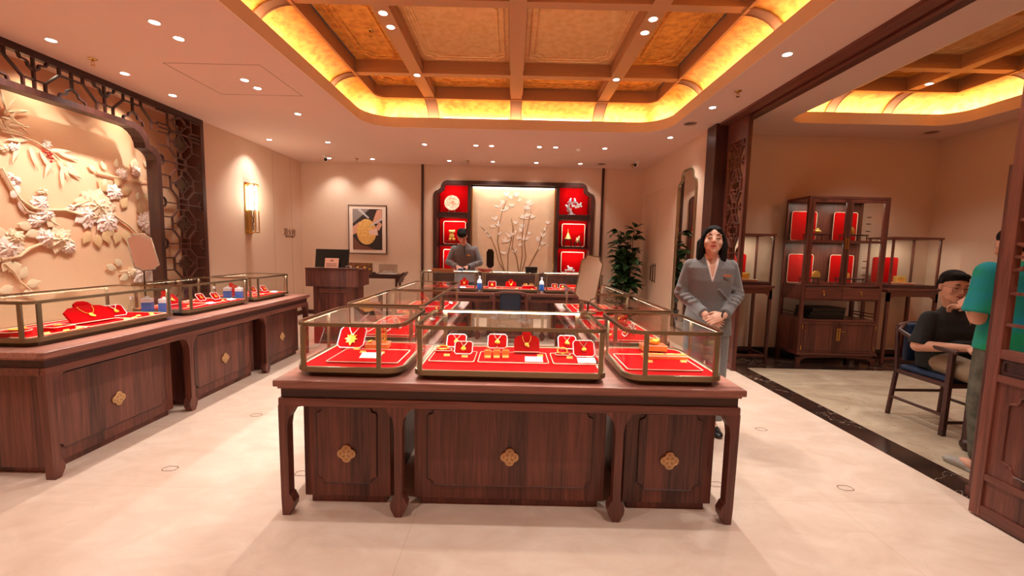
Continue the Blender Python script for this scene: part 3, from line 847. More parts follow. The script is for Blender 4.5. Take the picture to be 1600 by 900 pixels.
leaves([(25, 215, 150), (40, 212, 175), (48, 218, 195), (30, 222, 250), (45, 228, 285), (60, 235, 300), (75, 235, 10), (88, 238, -10), (90, 250, -60), (95, 258, -30), (80, 245, 250), (95, 262, 270), (100, 252, -45), (5, 200, 60), (8, 205, 120), (3, 195, 10)], 0.34, 0.055)
leaves([(10, 175, 20), (5, 178, 60), (0, 182, -10), (12, 180, -40), (8, 172, 100), (2, 188, -60)], 0.30, 0.05)
leaves([(150, 268, 150), (165, 266, 120), (180, 262, 80), (165, 280, 240), (205, 262, 70), (215, 262, 110), (232, 250, 95), (240, 255, 60), (232, 262, 140), (245, 262, 80), (215, 300, 260), (225, 302, 300), (238, 305, 250)], 0.17, 0.08)
leaves([(140, 362, 240), (150, 366, 280), (160, 362, 300), (165, 300, 120), (180, 290, 60), (188, 300, 20), (185, 362, 250), (195, 360, 280), (178, 358, 210), (190, 325, 60), (220, 335, 100), (235, 335, 60)], 0.24, 0.13, PET3)
leaves([(50, 355, 170), (60, 362, 200), (75, 355, 60), (15, 405, 240), (5, 400, 200), (30, 398, 120), (22, 408, 280), (12, 425, 30), (30, 435, 60), (40, 445, 10), (20, 448, 200), (35, 455, 330), (8, 375, 110), (180, 420, 160), (190, 415, 140), (200, 430, 200)], 0.2, 0.11, PET2)
mb = MB()
for px, py in ((70, 238), (74, 242), (78, 240), (76, 246), (80, 247), (66, 236), (78, 252)):
    y, z = m2(px, py); mb.ell((0.012, y, z), 0.014, u=10, v=6)
mb.build('berries', mat('red berries', srgb(196, 60, 40), 0.4), mural, smooth=True)
for px, py, s in ((64, 322, 1), (22, 300, -1)):
    y, z = m2(px, py); b = MB()
    b.ell((0.012, y, z), (0.012, 0.035, 0.07), Matrix.Translation((0, y, z)) @ Matrix.Rotation(R(25 * s), 4, 'X') @ Matrix.Translation((0, -y, -z)))
    b.ell((0.015, y + 0.02 * s, z + 0.075), (0.012, 0.024, 0.024)); b.cone((0.016, y + 0.04 * s, z + 0.08), (0.016, y + 0.065 * s, z + 0.076), 0.007, 0.001, 8)
    petal(b, y - 0.02 * s, z - 0.08, R(-90 - 20 * s), 0.13, 0.04); b.build('bird', PET, mural, smooth=True)

# folding lattice leaves at the room divide
def leaf(name, label, x, ya, yb, top, glassm=None):
    t = thing(name, label, 'lattice door', (x, ya, 0))
    L = yb - ya
    MB().box(-0.025, 0.025, 0, 0.055, 0.01, top, bev=0.004).box(-0.025, 0.025, L - 0.055, L, 0.01, top, bev=0.004).build('stile', WOODZ, t)
    MB().box(-0.022, 0.022, 0.055, L - 0.055, 0.01, 0.075).box(-0.022, 0.022, 0.055, L - 0.055, 0.225, 0.26).box(-0.022, 0.022, 0.055, L - 0.055, 0.79, 0.83).box(-0.022, 0.022, 0.055, L - 0.055, 0.92, 0.97).box(-0.022, 0.022, 0.055, L - 0.055, top - 0.26, top).build('rail', WOODY, t)
    MB().box(-0.010, 0.010, 0.055, L - 0.055, 0.075, 0.225).box(-0.010, 0.010, 0.055, L - 0.055, 0.26, 0.79).build('lower_panel', WOODZ, t)
    p = MB()
    for w in (-0.016, 0.016):
        q = notched(0.055 + 0.06, L - 0.055 - 0.06, 0.31, 0.74, 0.05)
        p.tube([(w * 0.8, u, v) for u, v in q], 0.007, 6, closed=True)
    p.build('panel_moulding', WOODZ, t)
    m = MB(); k = max(2, int((L - 0.11) / 0.12))
    for i in range(k):
        a = 0.055 + (L - 0.11) * i / k; b_ = 0.055 + (L - 0.11) * (i + 1) / k
        m.ring(rrect(a + 0.008, b_ - 0.008, 0.838, 0.912, 0.018), inset(rrect(a + 0.008, b_ - 0.008, 0.838, 0.912, 0.018), 0.012), -0.015, 0.015, YZ)
    m.box(-0.008, 0.008, 0.055, L - 0.055, 0.83, 0.92)
    m.build('waist_panel', DARKZ, t)
    lattice(YZ, 0.055, L - 0.055, 0.97, top - 0.26, 0.56, -0.014, 0.014, phase=0.22, bar=0.016).build('fretwork', WOODZ, t)
    if glassm: MB().box(-0.003, 0.003, 0.055, L - 0.055, 0.97, top - 0.26).build('pane', glassm, t)
    return t
PATG = glass('patterned glass', (0.80, 0.78, 0.74, 1), 1.5, 0.25)
leaf('lattice_door', 'tall carved lattice door leaf standing behind the woman at the room divide', 2.79, 5.09, 5.585, CZ - 0.035)
leaf('lattice_door', 'tall carved lattice door leaf at the right edge, nearest the camera', 2.685, 1.52, 2.28, CZ - 0.035)
t = thing('door_post', 'plain dark wooden post rising behind the near lattice leaf', 'post', (2.88, 2.43, 0))
MB().box(-0.03, 0.03, -0.03, 0.03, 0.01, 2.0, bev=0.004).build('shaft', WOODZ, t); MB().box(-0.038, 0.038, -0.038, 0.038, 0.0, 0.06, bev=0.004).build('foot_block', WOODZ, t)

# ================================================================== counters
EMB = mat('aged gold emblem', srgb(176, 132, 92), 0.45, 0.4)
EMB2 = mat('emblem relief', srgb(226, 186, 136), 0.35, 0.5)


def emblem(parent, x, z, y):
    """four-lobed gold handle plate with raised scrollwork"""
    e = MB().prism(quatrefoil(x, z, 0.052, 8), y - 0.008, y, XZ).build('emblem', EMB, parent)
    m = MB()
    q = quatrefoil(x, z, 0.047, 8); m.tube([(u, y - 0.009, v) for u, v in q], 0.0028, 6, closed=True)
    for k in range(4):
        a = R(45 + 90 * k); cx, cz = x + 0.018 * math.cos(a), z + 0.018 * math.sin(a)
        m.tube([(cx + 0.017 * math.cos(R(t)), y - 0.009, cz + 0.017 * math.sin(R(t))) for t in range(0, 360, 30)], 0.0024, 5, closed=True)
        a = R(90 * k); cx, cz = x + 0.028 * math.cos(a), z + 0.028 * math.sin(a)
        m.tube([(cx + 0.013 * math.cos(R(t)), y - 0.009, cz + 0.013 * math.sin(R(t))) for t in range(0, 360, 36)], 0.0022, 5, closed=True)
    m.build('scrollwork', EMB2, e, smooth=True)


def leg_outline(x, z1, left=True, right=True, hw=0.026, sp=0.085, end=0):
    """front view of a leg with quarter-round spandrels on top and a flared lotus foot"""
    pts = []
    R_ = [(x + hw, 0.0 + 0.02)]
    if right:
        side = [(x + 0.018, 0.0), (x + 0.042, 0.045), (x + 0.046, 0.075), (x + 0.034, 0.10), (x + 0.030, 0.112), (x + hw * 0.8, 0.118)]
        side += [(x + hw * 0.8, z1 - sp - 0.03)] + [(x + hw * 0.8 + sp * (1 - math.cos(R(a))), z1 - sp - 0.03 + (sp + 0.03) * math.sin(R(a))) for a in (25, 50, 70, 90)]
    else:
        side = [(x + hw * 0.7, 0.0), (x + hw * 0.85, 0.1), (x + hw, z1)]
    if left:
        sl = [(x - 0.018, 0.0), (x - 0.042, 0.045), (x - 0.046, 0.075), (x - 0.034, 0.10), (x - 0.030, 0.112), (x - hw * 0.8, 0.118)]
        sl += [(x - hw * 0.8, z1 - sp - 0.03)] + [(x - hw * 0.8 - sp * (1 - math.cos(R(a))), z1 - sp - 0.03 + (sp + 0.03) * math.sin(R(a))) for a in (25, 50, 70, 90)]
    else:
        sl = [(x - hw * 0.7, 0.0), (x - hw * 0.85, 0.1), (x - hw, z1)]
    return side + sl[::-1]


def counter(name, label, L, W, H, legs, blocks, loc, rotz=0, wood_top=WOODX, emblems=True, back_legs=True, end_panels=False):
    """L along x, front at y = 0 facing -y; legs: x positions; blocks: (x0, x1) cabinet bodies"""
    t = thing(name, label, 'display counter', loc, rotz)
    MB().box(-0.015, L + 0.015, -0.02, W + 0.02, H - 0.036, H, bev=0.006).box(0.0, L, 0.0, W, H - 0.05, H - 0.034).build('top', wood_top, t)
    MB().box(0.012, L - 0.012, 0.012, W - 0.012, H - 0.10, H - 0.049).build('frieze', DARKX, t)
    ap = H - 0.10
    MB().box(0, L, 0, 0.035, ap - 0.045, ap, bev=0.006).box(0, 0.035, 0.035, W - 0.035, ap - 0.045, ap).box(L - 0.035, L, 0.035, W - 0.035, ap - 0.045, ap).box(0, L, W - 0.035, W, ap - 0.045, ap, bev=0.006).build('apron', WOODX, t)
    for i, x in enumerate(legs):
        lf, rt = x > 0.06, x < L - 0.06
        MB().prism(leg_outline(x, ap - 0.04, lf, rt), 0.0, 0.055, XZ).build('leg', WOODZ, t)
        if back_legs and (i in (0, len(legs) - 1)):
            MB().prism(leg_outline(x, ap - 0.04, lf, rt), W - 0.055, W, XZ).build('leg', WOODZ, t)
    for x0, x1 in blocks:
        b = MB().box(x0, x1, 0.115, W - 0.06, 0.045, ap + 0.01, bev=0.003).box(x0 + 0.03, x1 - 0.03, 0.135, W - 0.08, 0.0, 0.046).build('cabinet', WOODZ, t)
        q = notched(x0 + 0.075, x1 - 0.075, 0.125, ap - 0.085, 0.032)
        dr = MB().prism(q, 0.108, 0.116, XZ).build('door', WOODZ, b)
        MB().tube([(u, 0.109, v) for u, v in q], 0.0038, 6, closed=True).build('door_bead', DARKZ, b, smooth=True)
        if emblems: emblem(b, (x0 + x1) / 2, 0.30 + (H - 0.75) * 0.3, 0.108)
    return t


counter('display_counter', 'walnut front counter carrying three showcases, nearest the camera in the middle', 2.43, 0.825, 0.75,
        [0.026, 0.63, 1.80, 2.404], [(0.075, 0.555), (0.69, 1.755), (1.865, 2.36)], (-1.215, 2.115, 0), 0, LIT_TOPX)
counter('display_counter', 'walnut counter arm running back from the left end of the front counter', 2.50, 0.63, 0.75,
        [0.026, 1.25, 2.474], [(0.10, 1.17), (1.33, 2.40)], (-0.575, 2.985, 0), PI / 2, LIT_TOPX)
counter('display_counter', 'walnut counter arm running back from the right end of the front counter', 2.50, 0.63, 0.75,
        [0.026, 1.25, 2.474], [(0.10, 1.17), (1.33, 2.40)], (0.585, 5.485, 0), -PI / 2, LIT_TOPX)
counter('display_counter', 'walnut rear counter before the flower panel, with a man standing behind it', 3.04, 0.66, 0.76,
        [0.026, 0.98, 2.02, 3.014], [(0.10, 0.88), (1.12, 1.88), (2.14, 2.92)], (-1.52, 6.58, 0), 0, LIT_TOPX, emblems=False)
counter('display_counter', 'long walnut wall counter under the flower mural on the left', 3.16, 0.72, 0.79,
        [0.026, 1.11, 2.21, 3.134], [(0.06, 1.03), (1.20, 2.14), (2.29, 3.10)], (-2.735, 2.385, 0), PI / 2, LIT_TOPX)

# ================================================================== showcases
def rr(L, W, r, n=8): return rrect(-L / 2, L / 2, -W / 2, W / 2, r, n)


def showcase(label, L, W, loc, rotz=0, r=0.09, HT=0.29, posts=None, light=True, group='glass showcases on the counters', led=True):
    t = thing('showcase', label, 'showcase', loc, rotz, group)
    MB().prism(rr(L - 0.07, W - 0.07, r * 0.8), 0.0, 0.028, XY).build('plinth', DBRONZE, t, smooth=True)
    out = rr(L, W, r)
    MB().ring(out, inset(out, 0.018), 0.028, 0.056, XY).build('lower_rim', BRONZE, t, smooth=True)
    MB().prism(inset(out, 0.014), 0.03, 0.048, XY).build('velvet_base', VELVET, t)
    MB().ring(out, inset(out, 0.016), HT - 0.016, HT + 0.003, XY).build('upper_rim', BRONZE, t, smooth=True)
    MB().ring(inset(out, 0.018), inset(out, 0.025), 0.047, 0.051, XY).build('velvet_border', CREAM, t)
    g = MB(); go = inset(out, 0.006)
    g.ring(go, inset(out, 0.010), 0.056, HT - 0.016, XY); g.build('glass_walls', GLASS, t, smooth=True)
    MB().prism(inset(out, 0.017), HT - 0.006, HT - 0.001, XY).build('glass_top', GLASS, t)
    posts = posts or [(-L / 2 + r, -W / 2), (L / 2 - r, -W / 2), (-L / 2 + r, W / 2), (L / 2 - r, W / 2)]
    for x, y in posts:
        if abs(abs(x) - L / 2) < 1e-4:
            sx = -1 if x < 0 else 1
            MB().box(x - sx * 0.014, x - sx * 0.002, y - 0.012, y + 0.012, 0.056, HT - 0.016).build('post', BRONZE, t)
        else:
            sy = -1 if y < 0 else 1
            MB().box(x - 0.012, x + 0.012, y - sy * 0.014, y - sy * 0.002, 0.056, HT - 0.016).build('post', BRONZE, t)
    if light:
        a, b = (L, W)
        if L >= W: lamp('AREA', 'showcase_led', (0, -W / 2 + 0.03, HT - 0.018), W_CASE * L, t, (R(-20), 0, 0), (1, 0.93, 0.86), L - 2 * r, 0.012); lamp('AREA', 'showcase_led', (0, W / 2 - 0.03, HT - 0.018), W_CASE * L, t, (R(20), 0, 0), (1, 0.93, 0.86), L - 2 * r, 0.012)
        else: lamp('AREA', 'showcase_led', (-L / 2 + 0.03, 0, HT - 0.018), W_CASE * W, t, (0, R(20), 0), (1, 0.93, 0.86), 0.012, W - 2 * r); lamp('AREA', 'showcase_led', (L / 2 - 0.03, 0, HT - 0.018), W_CASE * W, t, (0, R(-20), 0), (1, 0.93, 0.86), 0.012, W - 2 * r)
        if L >= W: MB().box(-L / 2 + r, L / 2 - r, W / 2 - 0.022, W / 2 - 0.016, HT - 0.014, HT - 0.004).build('led_strip', STRIPE, t)
    return t


ZT = 0.75
showcase('glass showcase with a gold maple leaf pendant, left on the front counter', 0.59, 0.66, (-0.865, 2.49, ZT), 0, 0.10, posts=[(-0.235, -0.33), (0.165, -0.33), (0.295, 0.10), (-0.295, 0.10), (-0.18, 0.33), (0.18, 0.33)])
showcase('wide glass showcase in the middle of the front counter', 1.03, 0.62, (0.0, 2.455, ZT), 0, 0.06, posts=[(-0.478, -0.31), (0.478, -0.31), (-0.44, 0.31), (0.44, 0.31)])
showcase('glass showcase with a yellow round gold piece, right on the front counter', 0.54, 0.68, (0.875, 2.475, ZT), 0, 0.10, posts=[(-0.165, -0.34), (0.205, -0.34), (-0.27, 0.12), (0.27, 0.12), (-0.16, 0.34), (0.16, 0.34)])
showcase('glass showcase on the left counter arm, directly behind the maple leaf showcase', 0.56, 1.02, (-0.905, 3.44, ZT), 0, 0.05)
showcase('glass showcase on the left counter arm, the one farther from the camera', 0.56, 1.06, (-0.905, 4.56, ZT), 0, 0.05)
showcase('glass showcase on the right counter arm, nearer one, beside the woman', 0.52, 1.04, (0.89, 3.44, ZT), 0, 0.05)
showcase('glass showcase on the right counter arm, the one farther from the camera', 0.53, 1.06, (0.89, 4.56, ZT), 0, 0.05)
showcase('low glass showcase at the left end of the rear counter, before the man', 0.92, 0.56, (-1.02, 6.90, 0.76), 0, 0.03, 0.31)
showcase('low glass showcase in the middle of the rear counter, before the flower panel', 0.94, 0.56, (-0.03, 6.90, 0.76), 0, 0.03, 0.31)
showcase('low glass showcase at the right end of the rear counter', 0.94, 0.56, (0.99, 6.90, 0.76), 0, 0.03, 0.31)
LP = lambda W: [(0.265, -W / 2 + 0.06), (0.265, W / 2 - 0.08), (-0.265, -W / 2 + 0.08), (-0.265, W / 2 - 0.08), (0.2, -W / 2), (0.2, W / 2)]
showcase('glass showcase on the wall counter, nearest the camera', 0.53, 1.10, (-3.165, 3.02, 0.79), 0, 0.07, 0.28, posts=LP(1.10))
showcase('glass showcase on the wall counter, middle one beside the blue cartons', 0.53, 0.92, (-3.165, 4.14, 0.79), 0, 0.07, 0.28, posts=LP(0.92))
showcase('glass showcase on the wall counter, farthest, by the wall end', 0.53, 0.74, (-3.165, 5.05, 0.79), 0, 0.07, 0.28, posts=LP(0.74))

# ================================================================== jewellery props
def oct_(w, h, c): return [(-w + c, -h), (w - c, -h), (w, -h + c), (w, h - c), (w - c, h), (-w + c, h), (-w, h - c), (-w, -h + c)]


def tray(label, x, y, z, w, d, rotz=0, group='red velvet trays'):
    t = thing('velvet_tray', label, 'tray', (x, y, z), rotz, group)
    MB().prism(rrect(-w / 2, w / 2, -d / 2, d / 2, 0.015, 3), 0, 0.008, XY).build('felt', VELVET, t)
    o = rrect(-w / 2, w / 2, -d / 2, d / 2, 0.015, 3); MB().tube([(u, v, 0.008) for u, v in o], 0.0028, 6, closed=True).build('piping', CREAM, t, smooth=True)
    return t


def board(label, x, y, z, w=0.075, h=0.07, tilt=35, rotz=0, group='red necklace boards', bord=WHITE):
    """octagonal red board leaning back on a strut"""
    t = thing('necklace_board', label, 'display board', (x, y, z), rotz, group)
    M = Matrix.Translation((0, 0, h * math.cos(R(tilt)) + 0.006)) @ Matrix.Rotation(R(-tilt), 4, 'X')
    o = oct_(w, h, min(w, h) * 0.28)
    b = MB().prism(o, -0.004, 0.004, XZ); b.xf(M); b.build('pad', VELVET, t)
    c = MB().tube([(u, -0.004, v) for u, v in o], 0.0035, 6, closed=True); c.xf(M); c.build('border', bord, t, smooth=True)
    s = MB(); top = M @ Vector((0, 0.004, h * 0.3)); s.cone(top, (0, top.y + 0.05, 0.003), 0.004, 0.004, 8); s.build('strut', BRASS, t)
    return t, M


def necklace(label, x, y, z, w=0.075, h=0.07, tilt=35, rotz=0, kind='coin', size=0.016, group='gold pendant necklaces'):
    """chain hanging in a V with a pendant, lying on a leaning board"""
    t = thing('pendant_necklace', label, 'necklace', (x, y, z), rotz, group)
    M = Matrix.Translation((0, 0, h * math.cos(R(tilt)) + 0.006)) @ Matrix.Rotation(R(-tilt), 4, 'X')
    c = MB()
    for s in (-1, 1): c.tube([(s * w * 0.42, -0.006, h), (s * w * 0.22, -0.007, h * 0.55), (0, -0.007, h * 0.18)], 0.0016, 5)
    c.xf(M); c.build('chain', mat('silver white chain', srgb(250, 236, 210), 0.3, 0.6), t, smooth=True)
    p = MB()
    if kind == 'leaf':
        pts = []
        for a, r_ in ((90, .5), (75, .95), (62, .6), (45, 1.0), (28, .55), (5, .95), (-15, .5), (-38, .8), (-60, .5), (-90, 1.0), (-120, .5), (-142, .8), (-165, .5), (175, .95), (152, .55), (135, 1.0), (118, .6), (105, .95)):
            pts.append((size * r_ * math.cos(R(a)), -0.004 + size * r_ * math.sin(R(a)) - size * 0.35))
        p.prism(pts, -0.012, -0.007, XZ); p.ell((0, -0.011, -size * 0.4), (size * 0.10, 0.004, size * 0.5))
    else:
        p.ell((0, -0.010, -size * 0.55), (size, 0.005, size)); p.ell((size * 0.6, -0.011, -size * 0.9), (size * 0.5, 0.005, size * 0.5)); p.ell((-size * 0.55, -0.011, -size * 0.8), (size * 0.55, 0.005, size * 0.5)); p.ell((0, -0.009, size * 0.5), (size * 0.35, 0.004, size * 0.35))
    p.xf(M); p.build('pendant', GOLD, t, smooth=True)
    return t


def bust(label, x, y, z, w=0.11, rotz=0, s=1.0, group='red necklace busts'):
    t = thing('necklace_bust', label, 'display bust', (x, y, z), rotz, group)
    b = MB(); W = w * s
    outline = [(-W, 0.0), (W, 0.0), (W, 0.10 * s), (W * 0.75, 0.125 * s), (W * 0.42, 0.132 * s), (W * 0.33, 0.16 * s), (W * 0.15, 0.172 * s), (-W * 0.15, 0.172 * s), (-W * 0.33, 0.16 * s), (-W * 0.42, 0.132 * s), (-W * 0.75, 0.125 * s), (-W, 0.10 * s)]
    b.prism(outline, -0.008, 0.008, XZ); M = Matrix.Translation((0, 0, 0.008)) @ Matrix.Rotation(R(-42), 4, 'X'); b.xf(M); b.build('velvet_form', VELVET, t)
    e = MB().tube([(-W, -0.009, 0.0), (W, -0.009, 0.0)], 0.003, 6); e.xf(M); e.build('lower_edge', CREAM, t)
    s_ = MB().box(-W * 0.8, W * 0.8, 0.01, 0.09 * s, 0.0, 0.012).cone((0, 0.085 * s, 0.006), (0, 0.09 * s, 0.085 * s), 0.006); s_.build('stand', VELVETD, t)
    n = thing('pendant_necklace', 'gold necklace on the ' + label, 'necklace', (x, y, z), rotz, 'gold pendant necklaces')
    c = MB().tube([(W * 0.34 * math.cos(R(a)) * 1.0, -0.012, 0.125 * s + 0.062 * s * math.sin(R(a))) for a in range(180, 361, 20)], 0.002, 5); c.xf(M); c.build('chain', GOLD, n, smooth=True)
    p = MB().ell((0, -0.016, 0.052 * s), (0.015 * s, 0.006, 0.016 * s)).ell((0.01 * s, -0.016, 0.040 * s), (0.009 * s, 0.006, 0.009 * s)); p.xf(M); p.build('pendant', GOLD, n, smooth=True)
    return t


def small(name, cat, label, mb, m, x, y, z, rotz=0, group=None, smooth=False):
    o = mb.build(name, m, smooth=smooth, loc=(x, y, z), rotz=rotz); tag(o, label, cat, group); return o


def price_tag(label, x, y, z, rotz=0, group='yellow price tags'):
    return small('price_tag', 'price tag', label, MB().box(-0.018, 0.018, -0.008, 0.006, 0, 0.004).box(-0.018, 0.018, 0.0, 0.004, 0.003, 0.013, Matrix.Rotation(R(-20), 4, 'X')), YEL, x, y, z, rotz, group)


def card(label, x, y, z, w=0.05, d=0.025, rotz=0, group='white information cards'):
    t = thing('info_card', label, 'card', (x, y, z), rotz, group)
    MB().box(-w, w, -d, d, 0.0, 0.004, Matrix.Translation((0, 0, 0.016)) @ Matrix.Rotation(R(18), 4, 'X')).build('card_face', WHITE, t)
    MB().box(-w * 0.8, w * 0.8, d * 0.5, d * 0.6, 0.0, 0.016).box(-w * .8, w * .8, -d * 0.75, -d * .65, 0, 0.010).build('card_foot', SHADEGLASS, t)
    return t


def bangle(label, x, y, z, r=0.028, rotz=0, tilt=70, group='gold bangles'):
    t = thing('gold_bangle', label, 'bangle', (x, y, z), rotz, group)
    M = Matrix.Translation((0, 0, r * math.sin(R(90 - tilt)) + 0.016)) @ Matrix.Rotation(R(90 - tilt), 4, 'X')
    b = MB().tube([(r * 1.1 * math.cos(2 * PI * k / 24), r * 0.9 * math.sin(2 * PI * k / 24), 0) for k in range(24)], 0.004, 8, closed=True); b.xf(M); b.build('band', GOLD, t, smooth=True)
    b = MB().ell((0, -r * 0.9, 0), 0.007); b.xf(M); b.build('clasp', GOLD, t, smooth=True)
    return t


def pad(label, x, y, z, w, d, h=0.018, rotz=0, m=VELVET, group='red display pads', round_=False):
    t = thing('display_pad', label, 'display pad', (x, y, z), rotz, group)
    o = rrect(-w / 2, w / 2, -d / 2, d / 2, 0.49 * min(w, d) if round_ else 0.012, 6 if round_ else 3)
    MB().prism(o, 0, h, XY).build('cushion', m, t); MB().tube([(u, v, h) for u, v in o], 0.0025, 6, closed=True).build('piping', CREAM, t, smooth=True)
    return t


GBOX = mat('amber gold box', srgb(236, 150, 66), 0.35, 0.4)
def gold_box(label, x, y, z, w, d, h, rotz=0, group=None):
    t = thing('gift_box', label, 'display box', (x, y, z), rotz, group)
    MB().box(-w / 2, w / 2, -d / 2, d / 2, 0, h, bev=0.002).build('body', GBOX, t)
    MB().box(-w / 2 + 0.004, w / 2 - 0.004, -d / 2 + 0.004, d / 2 - 0.004, h, h + 0.002).build('lining', mat('orange lining', srgb(240, 110, 60), 0.7), t)
    MB().tube([(-w / 2, -d / 2, h), (w / 2, -d / 2, h), (w / 2, d / 2, h), (-w / 2, d / 2, h)], 0.002, 5, closed=True).build('edge', CREAM, t)
    return t


VZ = ZT + 0.048            # velvet level of the front showcases
def vz(px, py, z=VZ):
    p = at(2, z, px, py); return p.x, p.y


# --- left front showcase
x0, y0 = vz(557, 556)
C = 'in the maple leaf showcase'
tray('large red tray under the maple leaf board ' + C, -0.83, 2.42, VZ, 0.40, 0.30)
T = VZ + 0.008
x, y = vz(548, 544, T)
b_, M_ = board('large red octagonal board holding the maple leaf pendant', x, y + 0.03, T, 0.082, 0.074, 38, 0.0)
necklace('gold maple leaf pendant on a white chain, left front showcase', x, y + 0.03, T, 0.082, 0.074, 38, 0.0, 'leaf', 0.044)
x, y = vz(588, 545, T)
gold_box('amber gold box with a gold abacus on it, ' + C, x, y + 0.04, T, 0.14, 0.10, 0.03, 0.1)
t = thing('gold_abacus', 'small yellow gold abacus standing on the amber box ' + C, 'ornament', (x + 0.015, y + 0.05, T + 0.032), 0.1)
MB().box(-0.034, 0.034, -0.006, 0.006, 0, 0.008).box(-0.034, -0.028, -0.006, 0.006, 0, 0.085).box(0.028, 0.034, -0.006, 0.006, 0, 0.085).box(-0.034, 0.034, -0.006, 0.006, 0.078, 0.086).box(-0.034, 0.034, -0.006, 0.006, 0.05, 0.055).build('abacus_frame', GOLD, t)
m = MB()
for i in range(4):
    m.cone((-0.02 + 0.0133 * i, 0, 0.008), (-0.02 + 0.0133 * i, 0, 0.08), 0.0012, n=6)
    for k in range(4): m.ell((-0.02 + 0.0133 * i, 0, 0.014 + 0.0105 * k), (0.006, 0.006, 0.0045), u=8, v=6)
m.build('beads', GOLD, t, smooth=True)
small('gold_charm', 'charm', 'small gold charm lying on the amber box by the maple leaf board', MB().ell((0, 0, 0.008), (0.014, 0.010, 0.008)).ell((0.008, 0, 0.014), 0.007), GOLD, x - 0.045, y + 0.02, T + 0.032, smooth=True)
x, y = vz(580, 560); card('white card at the front right ' + C, x, y, VZ, 0.06, 0.03)
for px, py, s in ((557, 546, 'below the maple leaf board'), (567, 551, 'before the amber box'), (596, 552, 'by the right post of the maple leaf showcase')):
    x, y = vz(px, py, T); price_tag('tiny yellow price tag ' + s, x, y, T)

# --- middle front showcase
C = 'in the middle front case'
for px0, px1, s in ((672, 742, 'left red tray'), (748, 855, 'wide centre red tray'), (862, 935, 'right red tray')):
    xa, _ = vz(px0, 562); xb, _ = vz(px1, 562); tray(s + ' ' + C, (xa + xb) / 2, 2.45, VZ, xb - xa, 0.24)
def bd(px, py, w, h, tilt, s, size=0.015, zz=T):
    x, y = vz(px, py, zz); board('red octagonal board ' + s, x, y + 0.015, zz, w, h, tilt); necklace('pendant on the board ' + s, x, y + 0.015, zz, w, h, tilt, 0, 'coin', size)
bd(713, 543, 0.062, 0.046, 40, 'at the rear of the left tray ' + C)
bd(724, 554, 0.054, 0.042, 40, 'at the front of the left tray ' + C)
x, y = vz(693, 549, T); pad('small red pad with a bangle at the left end ' + C, x, y, T, 0.10, 0.06, 0.012)
bangle('gold bangle on the small red pad at the left end ' + C, x - 0.005, y + 0.02, T, 0.03, 0, 80)
bd(777, 545, 0.062, 0.048, 35, 'behind the three ring cubes ' + C)
for k, px in enumerate((762, 776, 790)):
    x, y = vz(px, 558, T)
    nm = ('left', 'middle', 'right')[k]
    t = thing('ring_cube', 'small gold cube holding a ring, %s of the three %s' % (nm, C), 'ring holder', (x, y + 0.012, T), 0, 'gold ring cubes')
    MB().box(-0.021, 0.021, -0.014, 0.016, 0, 0.04, bev=0.002).build('block', GBOX, t)
    r = thing('gold_ring', 'gold ring standing on the %s gold cube %s' % (nm, C), 'ring', (x, y + 0.012, T + 0.04), 0, 'gold rings on cubes')
    MB().tube([(0.008 * math.cos(R(a)), 0, 0.008 + 0.008 * math.sin(R(a))) for a in range(0, 360, 24)], 0.0016, 6, closed=True).build('band', GOLD, r, smooth=True); MB().ell((0, 0, 0.018), 0.004, u=8, v=6).build('stone', CREAM, r)
    price_tag('tiny yellow price tag before the %s gold ring cube' % nm, x, y - 0.012, T)
x, y = vz(823, 553, T); bust('red velvet bust at the centre ' + C, x, y, T, 0.088, s=0.9)
bd(886, 546, 0.058, 0.046, 35, 'at the rear of the right tray ' + C)
x, y = vz(879, 556, T); pad('small red pad with a bangle on the right tray ' + C, x, y, T, 0.09, 0.055, 0.012)
bangle('thick gold bangle on the right tray ' + C, x, y + 0.012, T, 0.028, 0, 60)
bd(912, 558, 0.064, 0.052, 35, 'at the front of the right tray ' + C, 0.014)
x, y = vz(834, 566); card('white card before the red bust ' + C, x, y, VZ, 0.052, 0.026)
x, y = vz(916, 568); card('white card at the right front corner ' + C, x, y, VZ, 0.052, 0.026)
for px, py, s in ((698, 556, 'on the left tray, under the bangle pad'), (726, 558, 'on the left tray, under the front board'), (844, 557, 'on the centre tray, right of the bust'), (890, 560, 'on the right tray, under the bangle'), (921, 562, 'on the right tray, under the front board')):
    x, y = vz(px, py, T); price_tag('price tag %s %s' % (s, C), x, y, T)

# --- right front showcase
C = 'in the right front showcase'
tray('red tray filling the floor of the right front showcase', 0.86, 2.42, VZ, 0.42, 0.34)
x, y = vz(1020, 548, T); gold_box('amber gold box carrying a yellow pumpkin piece, right front showcase', x + 0.01, y + 0.03, T, 0.16, 0.10, 0.035, -0.05)
t = thing('gold_pumpkin', 'round yellow gold pumpkin ornament on the amber box, right front showcase', 'ornament', (x + 0.02, y + 0.035, T + 0.037))
m = MB()
for k in range(10):
    a = 2 * PI * k / 10; m.ell((0.018 * math.cos(a), 0.018 * math.sin(a), 0.02), (0.02, 0.02, 0.02), u=12, v=8)
m.build('body', GOLD, t, smooth=True); MB().cone((0, 0, 0.036), (0.003, 0, 0.046), 0.004, 0.003).build('stem', BRASS, t)
x, y = vz(1038, 560, T); gold_box('long flat gold tray with bracelets before the pumpkin ornament', x + 0.005, y + 0.01, T, 0.27, 0.07, 0.018)
